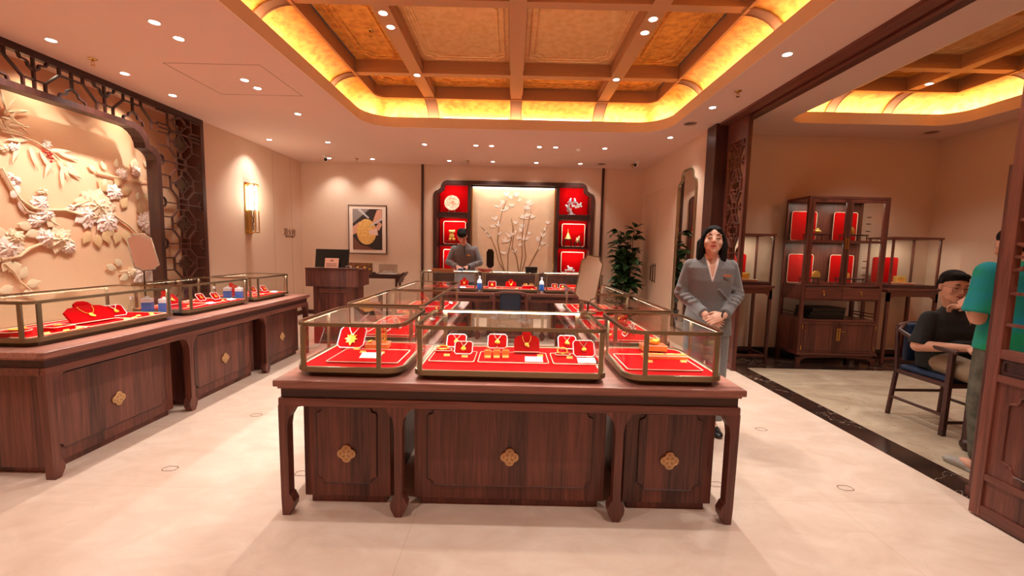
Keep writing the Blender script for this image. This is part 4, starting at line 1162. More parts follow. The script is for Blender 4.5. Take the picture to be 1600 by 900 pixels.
for k, (dx, s) in enumerate(((-0.07, 'left'), (0.06, 'right'))):
    t = thing('gold_bracelet', 'fine gold bracelet laid on the %s half of the long flat tray' % s, 'bracelet', (x + 0.005 + dx, y + 0.01, T + 0.020), 0, 'gold bracelets on the flat tray')
    m = MB().tube([(-0.05, 0, 0.003), (-0.02, 0.01, 0.003), (0.02, 0.006, 0.003), (0.05, 0.0, 0.003)], 0.0025, 6); m.build('chain', GOLD, t, smooth=True)
    MB().ell((0.05, 0, 0.004), (0.013, 0.008, 0.005)).build('charm', GOLD, t, smooth=True)
for px, py, s in ((1015, 566, 'at the left foot of the flat bracelet tray'), (1068, 566, 'at the right foot of the flat bracelet tray')):
    x, y = vz(px, py, T); price_tag('tiny yellow price tag ' + s, x, y, T)


# --- generic fillings of the farther showcases
def fill(cx, cy, z, L, W, C, seed, dirn=0, boards=3, busts=1, cards=1):
    """dirn: facing angle of the display; L across the viewer's direction, W depth"""
    rnd = random.Random(seed); Rm = Matrix.Rotation(dirn, 3, 'Z')
    def P(u, v): q = Rm @ Vector((u, v, 0)); return cx + q.x, cy + q.y
    n = max(2, int(round(L / 0.42))); sp = L / n
    ords = ['first', 'second', 'third', 'fourth'][:n]
    for i in range(n):
        u = -L / 2 + sp * (i + 0.5); x, y = P(u, 0)
        tray('%s red tray from the near end %s' % (ords[i], C), x, y, z, sp - 0.06, W - 0.14, dirn)
        T_ = z + 0.008
        kind = (seed + i) % 3
        w_ = '%s tray %s' % (ords[i], C); w2_ = ', ' + w_
        if kind == 0:
            x, y = P(u, 0.05); bust('red velvet bust on the ' + w_, x, y, T_, 0.075, dirn)
            x, y = P(u - 0.04, -W * 0.24); price_tag('price tag before the bust' + w2_, x, y, T_, dirn)
        elif kind == 1:
            for k, (du, dv) in enumerate(((-0.065, 0.06), (0.06, 0.0))):
                x, y = P(u + du, dv); s = ('rear', 'front')[k]
                board('red octagonal board, %s one on the ' % s + w_, x, y, T_, 0.05, 0.042, 35, dirn)
                necklace('gold pendant on the %s board' % s + w2_, x, y, T_, 0.05, 0.042, 35, dirn)
            x, y = P(u + 0.02, -W * 0.25); price_tag('price tag before the two boards' + w2_, x, y, T_, dirn)
        else:
            x, y = P(u, 0.03); pad('round red pad on the ' + w_, x, y, T_, 0.13, 0.11, 0.03, dirn, round_=True)
            bangle('gold bangle on the round pad' + w2_, x, y, T_ + 0.03, 0.03, dirn, 60)
            x, y = P(u + 0.05, -W * 0.22); small('gold_charm', 'charm', 'small gold charm before the round pad' + w2_, MB().ell((0, 0, 0.008), (0.018, 0.012, 0.008)).ell((0.01, 0.004, 0.012), 0.009), GOLD, x, y, T_, dirn, 'gold charms', True)
    for k in range(cards):
        x, y = P(-L / 2 + 0.10 + (L - 0.2) * (k + 0.85) / max(1, cards), -W / 2 + 0.055)
        card('white card at the showcase front edge %s' % C if cards == 1 else 'white card %s at the front edge %s' % (('nearer', 'farther')[k], C), x, y, z, 0.045, 0.022, dirn)


fill(-0.905, 3.44, VZ, 0.92, 0.50, 'in the near left-arm case', 1, PI / 2)
fill(-0.905, 4.56, VZ, 0.96, 0.50, 'in the far left-arm case', 2, PI / 2)
fill(0.89, 3.44, VZ, 0.94, 0.48, 'in the near right-arm case', 3, -PI / 2)
fill(0.89, 4.56, VZ, 0.96, 0.48, 'in the far right-arm case', 1, -PI / 2)
VB = 0.76 + 0.048
fill(-1.02, 6.90, VB, 0.84, 0.48, 'in the left rear-counter case', 2)
fill(0.99, 6.90, VB, 0.84, 0.48, 'in the right rear-counter case', 1)
# middle showcase of the rear counter: board, bust, flat tray
C = 'in the middle rear-counter case'
for cx, s in ((-0.32, 'left'), (-0.03, 'centre'), (0.27, 'right')):
    tray('%s red tray %s' % (s, C), cx, 6.86, VB, 0.26, 0.32)
board('red board with white edge on the left tray ' + C, -0.33, 6.84, VB + 0.008, 0.065, 0.055, 25); necklace('gold pendant on the left board ' + C, -0.33, 6.84, VB + 0.008, 0.065, 0.055, 25, size=0.02)
bust('red velvet bust on the centre tray ' + C, -0.02, 6.84, VB + 0.008, 0.09)
pad('long red pad on the right tray ' + C, 0.27, 6.84, VB + 0.008, 0.2, 0.1, 0.05)
for dx, s in ((-0.05, 'left'), (0.05, 'right')): bangle('gold bangle on the %s half of the long pad %s' % (s, C), 0.27 + dx, 6.82, VB + 0.056, 0.026)
for dx in (-0.36, -0.27, 0.07, 0.33): price_tag('yellow price tag at x' if False else 'price tag on the front edge, %s tray %s' % ({-0.36: 'left end of left', -0.27: 'right end of left', 0.07: 'centre', 0.33: 'right'}[dx], C), dx, 6.72, VB + 0.008)

# --- wall counter showcases (seen from their long side, facing +x)
VL = 0.79 + 0.048
C = 'in the near wall-counter case'
TL = VL + 0.008
tray('red tray by the camera end ' + C, -3.12, 2.68, VL, 0.34, 0.36, 0)
tray('red tray under the big bust ' + C, -3.12, 3.05, VL, 0.34, 0.34, 0)
tray('red tray at the far end ' + C, -3.12, 3.38, VL, 0.34, 0.28, 0)
pad('round red pad with a gold flower brooch, nearest the camera', -3.10, 2.56, TL, 0.14, 0.14, 0.03, 0, round_=True)
small('gold_brooch', 'brooch', 'yellow gold flower brooch on the round red pad near the left edge', MB().ell((0, 0, 0.008), (0.022, 0.03, 0.009)).ell((0.01, 0.026, 0.011), (0.016, 0.018, 0.009)).ell((-.01, -0.02, 0.01), (0.016, 0.018, 0.008)), GOLD, -3.09, 2.56, TL + 0.03, 0, None, True)
pad('square red pad with a gold earring, near end of the wall counter', -3.06, 2.76, TL, 0.13, 0.13, 0.025, 0)
small('gold_earring', 'earring', 'small gold earring on the square red pad of the near wall-counter case', MB().tube([(0.014 * math.cos(R(a)), 0.02 * math.sin(R(a)), 0.005) for a in range(0, 360, 30)], 0.004, 6, closed=True), GOLD, -3.05, 2.76, TL + 0.025, smooth=True)
bust('big red velvet bust in the near wall-counter case', -3.06, 3.02, TL, 0.13, PI / 2 - 0.1, 1.1)
for yy, s in ((3.17, 'nearer'), (3.30, 'farther')):
    board('red leaning board, %s of the two behind the big bust' % s, -3.18, yy, TL, 0.065, 0.052, 40, PI / 2 - 0.2); necklace('gold pendant on the %s of the two boards behind the big bust' % s, -3.18, yy, TL, 0.065, 0.052, 40, PI / 2 - 0.2)
for x_, y_, s in ((-2.97, 2.62, 'by the round pad'), (-2.95, 2.72, 'before the square pad'), (-2.95, 2.80, 'right of the square pad'), (-2.96, 3.16, 'before the two boards'), (-2.97, 3.24, 'between boards and far tray'), (-3.02, 3.33, 'on the far tray, rear'), (-2.97, 3.40, 'on the far tray, front'), (-3.04, 3.47, 'on the far tray, by the end glass')):
    price_tag('price tag %s %s' % (s, C), x_, y_, TL, PI / 2)
fill(-3.165, 4.14, VL, 0.80, 0.46, 'in the middle wall-counter case', 0, PI / 2, cards=2)
fill(-3.165, 5.05, VL, 0.64, 0.46, 'in the far wall-counter case', 0, PI / 2)

# --- things standing on the counters
def mirror_stand(name, label, loc, rotz, w, h, tilt, stem, base_r, facemat, rim=DBRONZE, roll=0):
    t = thing(name, label, 'table mirror', loc, rotz)
    MB().lathe([(base_r, 0), (base_r, 0.006), (base_r * 0.6, 0.012), (0.008, 0.016), (0.001, 0.016)], n=28).build('base', BRONZE, t, smooth=True)
    MB().cone((0, 0, 0.014), (0, 0.01, stem), 0.006, 0.006, 12).build('stem', DBRONZE, t, smooth=True)
    o = [(-w * 0.55, -h), (w * 0.55, -h), (w * 0.62, -h * 0.9), (w, -h * 0.78), (w, h * 0.72), (w * 0.7, h * 0.85), (w * 0.6, h), (-w * 0.6, h), (-w * 0.7, h * 0.85), (-w, h * 0.72), (-w, -h * 0.78), (-w * 0.62, -h * 0.9)]
    M = Matrix.Translation((0, 0, stem + h * 0.72)) @ Matrix.Rotation(R(roll), 4, 'Y') @ Matrix.Rotation(R(-tilt), 4, 'X')
    b = MB().ring(o, inset(o, 0.007), -0.006, 0.006, XZ); b.xf(M); b.build('mirror_frame', rim, t)
    b = MB().prism(inset(o, 0.006), -0.003, 0.003, XZ); b.xf(M); b.build('mirror_face', facemat, t)
    return t
mirror_stand('table_mirror', 'tall table mirror on a thin stem on the right arm showcases', (0.50, 2.71, ZT + 0.294), R(-18), 0.072, 0.152, 5, 0.12, 0.055, MIRROR, BRONZE, 9)
mirror_stand('table_mirror', 'table mirror on a stem standing behind the wall counter cases', (-3.22, 3.63, 0.79), R(48), 0.085, 0.19, 35, 0.43, 0.04, MIRROR, DBRONZE, -6)
mirror_stand('table_mirror', 'small dark table mirror on the middle rear showcase', (-0.37, 6.86, 0.76 + 0.314), R(8), 0.062, 0.155, 4, 0.11, 0.05, mat('dark mirror back', srgb(26, 18, 18), 0.25, 0.4))
t = thing('jewellery_dish', 'pinkish boat-shaped dish beside the small dark mirror', 'dish', (-0.44, 6.80, 1.074))
MB().lathe([(0.05, 0), (0.09, 0.02), (0.14, 0.055), (0.135, 0.058), (0.085, 0.028), (0.001, 0.014)], n=28, M=Matrix.Diagonal((1, 0.55, 1, 1))).build('bowl', mat('pink brown lacquer', srgb(196, 128, 106), 0.25), t, smooth=True)
MB().lathe([(0.03, 0), (0.035, 0.004), (0.001, 0.006)], n=20).build('foot', DBRONZE, t)
t = thing('jewellery_box', 'small black box on the right end of the middle rear showcase', 'box', (0.31, 6.85, 1.074))
MB().box(-0.095, 0.095, -0.06, 0.06, 0, 0.055, bev=0.004).build('body', BLACK, t); MB().box(-0.10, 0.10, -0.064, 0.064, 0.056, 0.10, bev=0.006).build('lid', BLACK, t)
t = thing('wooden_tray', 'light brown wooden tray before the man on the rear showcase', 'tray', (-1.13, 6.88, 1.074))
MB().box(-0.19, 0.17, -0.12, 0.12, 0, 0.012, bev=0.003).build('bottom', mat('tan tray wood', srgb(190, 120, 70), 0.4), t)
MB().ring(rrect(-0.19, 0.17, -0.12, 0.12, 0.02, 3), rrect(-0.178, 0.158, -0.108, 0.108, 0.015, 3), 0.0, 0.035, XY).build('edge', mat('tan tray wood', srgb(190, 120, 70), 0.4), t)
# spray bottles between the rear showcases, blue and white cartons and a clear bottle on the wall counter
BLUE = mat('label blue', srgb(52, 110, 196), 0.4)
BW = mat('bottle white', srgb(240, 240, 244), 0.3)
def bottle(label, x, y, z, s=1.0, group='blue and white bottles'):
    t = thing('water_bottle', label, 'bottle', (x, y, z), 0, group)
    MB().lathe([(0.030 * s, 0), (0.034 * s, 0.006), (0.034 * s, 0.14 * s), (0.026 * s, 0.165 * s), (0.012 * s, 0.18 * s), (0.012 * s, 0.20 * s), (0.001, 0.20 * s)], n=20).build('body', BW, t, smooth=True)
    MB().lathe([(0.0346 * s, 0.03 * s), (0.0350 * s, 0.032 * s), (0.0350 * s, 0.12 * s), (0.0346 * s, 0.122 * s)], n=20).build('label', BLUE, t, smooth=True)
    MB().lathe([(0.014 * s, 0.197 * s), (0.014 * s, 0.225 * s), (0.001, 0.227 * s)], n=16).build('cap', BW, t, smooth=True)
bottle('blue and white bottle standing between the left and middle rear showcases', -0.525, 6.72, 0.76, 1.15)
bottle('blue and white bottle standing between the middle and right rear showcases', 0.478, 6.72, 0.76, 1.15)
def carton(label, x, y, z, group='blue and white cartons on the wall counter'):
    t = thing('drink_carton', label, 'carton', (x, y, z), R(20), group)
    MB().box(-0.034, 0.034, -0.034, 0.034, 0, 0.15, bev=0.003).build('body', BLUE, t)
    MB().box(-0.035, 0.035, -0.035, 0.035, 0.125, 0.165, bev=0.006).box(-0.0352, 0.0352, -0.0352, 0.0352, 0.03, 0.045).build('upper_band', BW, t)
    MB().cone((0, 0, 0.163), (0, 0, 0.18), 0.014).build('cap', BW, t, smooth=True)
for i, (dx, dy) in enumerate(((0, 0), (0, 0.09), (0.08, 0), (0.08, 0.09))):
    carton('blue and white drink carton by the near wall showcase, ' + ('rear left', 'rear right', 'front left', 'front right')[i] + ' of four', -3.30 + dx * 0, 3.60, 0.79) if False else None
for i, (x_, y_) in enumerate(((-3.20, 3.622), (-3.05, 3.622))):
    carton('blue and white carton after the near wall-counter case, ' + ('by the mural', 'by the aisle')[i], x_, y_, 0.79)
for i, (x_, y_) in enumerate(((-3.19, 4.637), (-3.06, 4.637))):
    carton('blue and white carton before the far wall-counter case, ' + ('by the mural', 'by the aisle')[i], x_, y_, 0.79)
for y_, s in ((3.625, 'near'), (4.64, 'far')):
    t = thing('clear_bottle', 'clear glass spray bottle in the %s gap between wall showcases' % s, 'bottle', (-3.34, y_, 0.79), 0, 'clear bottles on the wall counter')
    MB().lathe([(0.025, 0), (0.03, 0.005), (0.03, 0.09), (0.014, 0.12), (0.012, 0.15), (0.001, 0.15)], n=18).build('body', SHADEGLASS, t, smooth=True); MB().cone((0, 0, 0.15), (0, 0, 0.175), 0.013).build('cap', BW, t, smooth=True)

# ================================================================== display niche in the back wall
nt_ = thing('display_niche', 'wide walnut display niche with stepped corners and flower panel in back wall', 'display niche', (0, YB, 0))
NI = inset(NO, 0.075)
MB().ring(NO, NI, -0.035, 0.04, XZ).build('niche_frame', DARKZ, nt_)
ND = 0.36
MB().box(-1.66, 1.66, ND, ND + 0.02, 0, 2.86).build('back_board', DARKX, nt_)
MB().box(-1.66, -1.60, 0.045, ND, 0, 2.86).build('side_board', DARKZ, nt_); MB().box(1.60, 1.66, 0.045, ND, 0, 2.86).build('side_board', DARKZ, nt_)
MB().box(-1.60, 1.60, 0.045, ND, 2.80, 2.86).build('top_board', DARKX, nt_)
MB().box(-1.60, 1.60, 0.0, ND, 0, 0.96).build('base_cabinet', DARKX, nt_)
MB().box(-0.955, -0.895, -0.02, ND, 0.96, 2.80).build('divider', DARKZ, nt_); MB().box(0.88, 0.94, -0.02, ND, 0.96, 2.80).build('divider', DARKZ, nt_)
NPM = mat('flower panel silk', srgb(240, 204, 168), 0.75, noise=(8, srgb(234, 196, 160)))
MB().box(-0.895, 0.88, 0.12, 0.14, 0.96, 2.80).build('flower_panel', NPM, nt_)
MB().box(-0.88, -0.865, 0.10, 0.12, 0.96, 2.79).box(0.85, 0.865, 0.10, 0.12, 0.96, 2.79).box(-0.88, 0.865, 0.10, 0.12, 2.775, 2.79).build('panel_bead', BRASS, nt_)
MB().box(-0.86, 0.845, 0.075, 0.10, 2.715, 2.735).build('led_tube', mat('niche led', (1, 1, 1, 1), emit=(1, 0.85, 0.62, 1), estr=3), nt_)
MB().box(-0.89, 0.875, 0.06, 0.12, 2.735, 2.80).build('light_pelmet', DARKX, nt_)
lamp('AREA', 'niche_panel_light', (0, 0.03, 2.70), W_NICHE, nt_, (R(24), 0, 0), (1, 0.86, 0.68), 1.7, 0.03)
REDP = mat('red display felt', srgb(190, 0, 4), 0.9, spec=0.08)
for s, (a, b) in (('left', (-1.60, -0.955)), ('right', (0.94, 1.60))):
    for z in (2.20, 1.52):
        MB().box(a, b, 0.02, ND, z - 0.03, z).build('shelf', DARKX, nt_)
    MB().box(a, b, 0.03, 0.05, 2.09, 2.17).box(a, b, 0.05, ND, 2.09, 2.10).build('shelf_drawer', DARKX, nt_)
    for z0, z1 in ((2.20, 2.79), (1.52, 2.09), (0.96, 1.49)):
        rb = MB().box(a + 0.01, b - 0.01, ND - 0.02, ND, z0, z1).build('red_back', REDP, nt_)
        if z0 < 2:
            o = rrect(a + 0.10, b - 0.06, z0 + 0.02, z1 - 0.06, 0.04, 4)
            MB().ring(o, inset(o, 0.014), ND - 0.10, ND - 0.085, XZ).build('cream_frame', CREAM, nt_)
            MB().prism(inset(o, 0.012), ND - 0.095, ND - 0.085, XZ).build('red_card', REDP, nt_)
        lamp('AREA', 'niche_shelf_light', ((a + b) / 2, 0.10, z1 - 0.012), 1.8, nt_, (R(18), 0, 0), (1, 0.86, 0.74), 0.45, 0.03)

# magnolia drawn on the panel
MAGW = mat('magnolia white', srgb(252, 236, 220), 0.6); MAGB = mat('magnolia stem', srgb(150, 112, 70), 0.6)
mg = thing('magnolia_painting', 'white magnolia branches rising over the lit centre panel of the niche', 'painting', (0, YB + 0.12, 0))
def stem(pts, r=0.010): MB().tube([(x, -0.004, z) for x, z in pts], [r * (1 - 0.6 * i / len(pts)) for i in range(len(pts))], 6).build('branch', MAGB, mg, smooth=True)
stem([(-0.16, 0.97), (-0.26, 1.30), (-0.33, 1.62), (-0.30, 1.95), (-0.24, 2.25), (-0.15, 2.48)]); stem([(-0.16, 0.97), (-0.30, 1.2), (-0.36, 1.45), (-0.48, 1.72), (-0.60, 1.85)])
stem([(-0.10, 0.97), (-0.10, 1.35), (-0.04, 1.65), (0.0, 1.95)]); stem([(0.14, 0.97), (0.08, 1.3), (-0.02, 1.5), (0.02, 1.8), (-0.05, 2.1)])
stem([(0.16, 0.97), (0.20, 1.35), (0.19, 1.7), (0.22, 2.05), (0.24, 2.35)]); stem([(0.20, 0.97), (0.28, 1.3), (0.24, 1.6), (0.3, 1.9), (0.36, 2.25)])
stem([(0.30, 1.0), (0.42, 1.25), (0.55, 1.5), (0.60, 1.75), (0.72, 1.95)]); stem([(-0.6, 1.85), (-0.68, 1.9)], 0.006)
rnd = random.Random(3)
mgp = [(-0.15, 2.55, .11), (-0.06, 2.5, .09), (-0.22, 2.38, .1), (-0.3, 2.32, .09), (-0.18, 2.25, .1), (-0.05, 2.33, .08), (0.05, 2.55, .09), (0.12, 2.45, .08), (0.32, 2.42, .08), (0.26, 2.28, .1), (0.36, 2.38, .08), (0.22, 2.1, .1), (0.38, 2.1, .09), (0.3, 2.15, .08), (-0.38, 2.05, .09), (-0.3, 1.92, .1), (-0.45, 1.9, .07), (0.05, 1.98, .08), (0.0, 1.75, .1), (0.1, 1.65, .09), (0.16, 1.8, .11), (0.24, 1.65, .1), (0.15, 1.5, .09), (-0.08, 1.7, .1), (-0.15, 1.6, .1), (-0.05, 1.45, .08), (0.05, 1.38, .08), (-0.58, 1.78, .07), (-0.5, 1.7, .06), (-0.68, 1.92, .05), (0.52, 1.62, .1), (0.62, 1.72, .1), (0.68, 1.85, .08), (0.62, 1.55, .08), (0.55, 1.45, .07), (0.72, 2.0, .07), (-0.2, 1.35, .07), (0.34, 1.75, .08), (0.2, 1.9, .09), (-0.28, 1.75, .07)]
for x, z, r in mgp:
    r *= 1.3
    m = MB(); n = rnd.choice((3, 4, 5)); a0 = rnd.uniform(0, 6)
    for k in range(n):
        a = R(90) + (k - (n - 1) / 2) * R(27) + rnd.uniform(-.25, .25) + rnd.choice((-.5, 0, .5)) * 0.9
        L_ = r * rnd.uniform(0.75, 1.05); M = Matrix.Translation((x, -0.003, z)) @ Matrix.Rotation(-a, 4, 'Y')
        top = [M @ Vector((L_ * t, 0, 0.20 * L_ * math.sin(PI * t ** .8))) for t in (0, .2, .4, .6, .8, 1)]; mid = [M @ Vector((L_ * t, -0.008, 0)) for t in (0, .2, .4, .6, .8, 1)]; bo = [M @ Vector((L_ * t, 0, -0.22 * L_ * math.sin(PI * t ** .8))) for t in (0, .2, .4, .6, .8, 1)]
        m.quadsheet([top, mid, bo])
    m.build('magnolia_blossom', MAGW, mg, smooth=True)

# ornaments on the niche shelves
NY = YB + 0.14
t = thing('round_plate', 'round orange and white relief plate on a stand, top left niche shelf', 'plate', (-1.30, NY, 2.20))
M = Matrix.Translation((0, 0, 0.20)) @ Matrix.Rotation(R(80), 4, 'X')
MB().lathe([(0.001, 0), (0.12, 0.0), (0.158, 0.012), (0.160, 0.018), (0.15, 0.018), (0.118, 0.006), (0.001, 0.006)], n=40, M=M).build('dish', mat('coral glaze', srgb(250, 170, 130), 0.3, noise=(26, srgb(255, 236, 214))), t, smooth=True)
m = MB(); rnd = random.Random(5)
for k in range(26):
    a, r_ = rnd.uniform(0, 6.28), rnd.uniform(0.01, 0.10); m.ell((r_ * math.cos(a), r_ * math.sin(a), 0.008), (rnd.uniform(.008, .02), rnd.uniform(.006, .016), 0.006), u=10, v=6)
m.xf(M); m.build('relief', mat('relief coral', srgb(226, 128, 84), 0.4), t, smooth=True)
MB().tube([(-0.07, -0.05, 0.0), (-0.06, -0.03, 0.05), (-0.05, 0.06, 0.0)], 0.007, 6).tube([(0.07, -0.05, 0.0), (0.06, -0.03, 0.05), (0.05, 0.06, 0.0)], 0.007, 6).tube([(-0.05, 0.06, 0.006), (0.05, 0.06, 0.006)], 0.006, 6).build('plate_stand', CHROME, t, smooth=True)
t = thing('blossom_sculpture', 'white porcelain blossom branch with two birds, top right niche shelf', 'sculpture', (1.20, NY, 2.20))
PORC = mat('white porcelain', srgb(250, 246, 244), 0.2)
MB().tube([(0.02, 0, 0.0), (0.0, 0, 0.06), (-0.05, 0, 0.13), (-0.04, 0, 0.22), (0.02, 0, 0.27), (0.12, 0, 0.25), (0.22, 0, 0.22)], [0.05, 0.035, 0.035, 0.025, 0.016, 0.012, 0.006], 8).ell((0.02, 0, 0.008), (0.09, 0.06, 0.02)).build('rock', mat('grey porcelain', srgb(170, 150, 146), 0.25), t, smooth=True)
m = MB()
for x, z, r in ((-0.10, .2, .02), (-0.06, .17, .028), (-0.05, .1, .03), (0.0, .12, .022), (0.04, .19, .026), (0.07, .2, .022), (0.11, .17, .028), (0.14, .22, .02), (0.16, .18, .026), (0.19, .22, .022), (0.22, .19, .02), (0.21, .25, .018), (0.02, .24, .02)):
    for k in range(5): m.ell((x + r * 0.6 * math.cos(k * 1.257), 0.0, z + r * 0.6 * math.sin(k * 1.257)), (r * 0.55, 0.012, r * 0.55), u=8, v=6)
m.build('blossoms', PORC, t, smooth=True)
for x, z, s in ((-0.02, .30, 1), (0.08, .30, -1)):
    MB().ell((x, -0.01, z), (0.025, 0.02, 0.035)).ell((x + 0.01 * s, -0.015, z + 0.04), 0.016).cone((x + 0.02 * s, -0.015, z + .04), (x + .04 * s, -.015, z + .038), 0.005, 0.001, 8).cone((x - 0.01 * s, 0, z - 0.02), (x - 0.06 * s, 0, z - 0.04), 0.012, 0.004, 8).build('bird', mat('blue white glaze', srgb(180, 196, 226), 0.2, noise=(40, srgb(250, 250, 250))), t, smooth=True)
def plinth(label, x, y, z, w, d, h, rotz=0, group='low display stands', m=None):
    t = thing('display_stand', label, 'display stand', (x, y, z), rotz, group)
    m = m or DARKX
    MB().box(-w / 2, w / 2, -d / 2, d / 2, h - 0.016, h, bev=0.002).build('stand_top', m, t)
    for sx in (-1, 1):
        for sy in (-1, 1):
            MB().tube([(sx * (w / 2 - 0.012), sy * (d / 2 - 0.012), h - 0.014), (sx * (w / 2 - 0.018), sy * (d / 2 - 0.012), h * 0.5), (sx * (w / 2 - 0.006), sy * (d / 2 - 0.012), 0.004)], 0.006, 6).build('leg', m, t)
    return t
GLOWG = mat('matte yellow gold', srgb(255, 226, 120), 0.35, 0.5)
plinth('low red brown stand under the gold dog on the left niche shelf', -1.30, NY, 1.52, 0.22, 0.14, 0.09, m=mat('red lacquer', srgb(140, 40, 30), 0.3))
t = thing('gold_figurine', 'gold dog-like figurine on the middle left niche shelf', 'figurine', (-1.30, NY, 1.61))
MB().ell((0.0, 0, 0.09), (0.055, 0.04, 0.07)).ell((0, -0.01, 0.185), (0.05, 0.04, 0.04)).ell((-0.045, 0, 0.20), (0.025, 0.02, 0.03)).ell((0.045, 0, 0.20), (0.025, 0.02, 0.03)).ell((0.045, -0.01, 0.03), (0.035, 0.03, 0.03)).ell((-0.035, -0.02, 0.03), (0.03, 0.03, 0.03)).build('body', GLOWG, t, smooth=True)
MB().ell((0, -0.045, 0.178), (0.012, 0.008, 0.009)).build('nose', BRASS, t)
plinth('tall brown stand under the gold pagoda figurine on the right niche shelf', 1.16, NY, 1.52, 0.17, 0.14, 0.17)
plinth('shorter brown stand at the right end of the right niche shelf', 1.37, NY, 1.52, 0.15, 0.14, 0.12)
t = thing('gold_figurine', 'tapering gold pagoda figurine on the middle right niche shelf', 'figurine', (1.16, NY, 1.69))
MB().lathe([(0.065, 0), (0.07, 0.02), (0.05, 0.04), (0.055, 0.05), (0.035, 0.08), (0.038, 0.09), (0.02, 0.12), (0.022, 0.13), (0.008, 0.17), (0.001, 0.20)], n=20).build('body', GLOWG, t, smooth=True); MB().ell((0, 0, 0.205), 0.009).build('finial', GOLD, t)
t = thing('gold_figurine', 'small lumpy pale gold figurine right of the pagoda one', 'figurine', (1.37, NY, 1.64))
MB().ell((0, 0, 0.035), (0.045, 0.035, 0.035)).ell((0.02, 0, 0.08), (0.025, 0.02, 0.03)).ell((-0.02, 0, 0.07), (0.02, 0.02, 0.025)).ell((0.03, 0, 0.11), (0.012, 0.012, 0.02)).build('body', mat('pale gold', srgb(255, 240, 190), 0.3, 0.3), t, smooth=True); MB().ell((0, 0, 0.004), (0.05, 0.04, 0.006)).build('foot', BRASS, t)
plinth('low white stand on the bottom right niche shelf', 1.22, NY - 0.02, 0.96, 0.20, 0.13, 0.09, m=WHITE)
t = thing('porcelain_figurine', 'small white reclining figurine on the bottom right niche shelf', 'figurine', (1.22, NY - 0.02, 1.05))
MB().ell((0.02, 0, 0.03), (0.06, 0.03, 0.025)).ell((-0.04, 0, 0.07), (0.022, 0.02, 0.022)).ell((-0.03, 0, 0.045), (0.02, 0.02, 0.03)).build('body', PORC, t, smooth=True); MB().ell((0.0, 0, 0.003), (0.08, 0.035, 0.005)).build('foot', PORC, t)

# ================================================================== left rear corner
pf = thing('framed_picture', 'framed photograph of hands carving a round gold plate, back wall', 'picture', (-3.03, YB, 1.80))
w2, h2 = 0.395, 0.50
MB().ring([(-w2, -h2), (w2, -h2), (w2, h2), (-w2, h2)], [(-w2 + .012, -h2 + .012), (w2 - .012, -h2 + .012), (w2 - .012, h2 - .012), (-w2 + .012, h2 - .012)], -0.035, 0.0, XZ).build('frame', DARKX, pf)
MB().box(-w2 + 0.01, w2 - 0.01, -0.022, -0.002, -h2 + 0.01, h2 - 0.01).build('mat_board', mat('picture mount', srgb(244, 222, 202), 0.7), pf)
pr = MB().box(-0.305, 0.305, -0.026, -0.021, -0.42, 0.42).build('print', mat('print dark', srgb(42, 22, 18), 0.5), pf)
FLES = mat('print skin', srgb(222, 160, 132), 0.5); 
def pflat(pts, m, dy): MB().prism(pts, -0.027 - dy, -0.0262 - dy, XZ).build('printed_shape', m, pr)
circ = lambda cx, cz, rx, rz, a0=0, a1=360, n=26: [(cx + rx * math.cos(R(a0 + (a1 - a0) * i / n)), cz + rz * math.sin(R(a0 + (a1 - a0) * i / n))) for i in range(n + (0 if a1 - a0 >= 360 else 1))]
pflat([(-0.305, 0.42), (0.05, 0.42), (-0.305, 0.12)], mat('print grey', srgb(150, 134, 128), 0.5), 0)
pflat([(-0.305, 0.05), (-0.16, 0.16), (-0.10, 0.08), (-0.20, -0.06), (-0.305, -0.12)], FLES, 0.0008)
pflat([(-0.30, -0.15), (-0.15, -0.32), (0.02, -0.36), (0.16, -0.42), (-0.305, -0.42)], mat('print brown', srgb(120, 66, 48), 0.5), 0.0004)
pflat(circ(-0.02, -0.05, 0.205, 0.265), mat('print gold', srgb(218, 150, 66), 0.5, noise=(30, srgb(246, 204, 120))), 0.0012)
pflat([(0.02, -0.02), (0.20, 0.02), (0.22, -0.12), (0.05, -0.10)], mat('print skin pale', srgb(238, 196, 180), 0.5), 0.002)
pflat([(0.10, 0.13), (0.20, 0.40), (0.30, 0.42), (0.305, 0.24), (0.22, 0.12)], FLES, 0.0016)
pflat([(0.14, 0.02), (0.26, 0.16), (0.305, 0.10), (0.24, -0.02)], FLES, 0.0018)
pflat([(0.05, 0.08), (0.30, 0.24), (0.31, 0.20), (0.06, 0.06)], mat('print steel', srgb(200, 196, 196), 0.4), 0.0024)
pflat([(-0.20, 0.40), (0.02, 0.22), (0.04, 0.24), (-0.15, 0.42)], mat('print steel', srgb(200, 196, 196), 0.4), 0.001)

def text(body, size, loc, rot, m, name, label, cat, ext=0.003):
    c = bpy.data.curves.new(name, 'FONT'); c.body = body; c.size = size; c.extrude = ext; c.align_x = 'CENTER'
    o = bpy.data.objects.new(name, c); COL.objects.link(o)
    dg = bpy.context.evaluated_depsgraph_get(); me = bpy.data.meshes.new_from_object(o.evaluated_get(dg)); bpy.data.objects.remove(o)
    me.materials.clear(); me.materials.append(m)
    o = bpy.data.objects.new(name, me); COL.objects.link(o); o.location = loc; o.rotation_euler = rot
    if label: tag(o, label, cat)
    return o
SGN = mat('bronze lettering', srgb(140, 96, 66), 0.4, 0.4)
sg = thing('wall_sign', 'bronze Chinese fire hydrant lettering on the left wall beside the sconce', 'sign', (XL + 0.002, 8.25, 1.64))
o = text('\u6d88\u706b\u6813', 0.15, (0, 0, 0), (PI / 2, 0, PI / 2), SGN, 'large_characters', None, None); o.parent = sg
o = text('FIRE HYDRANT', 0.048, (0, 0, -0.05), (PI / 2, 0, PI / 2), SGN, 'small_line', None, None); o.parent = sg

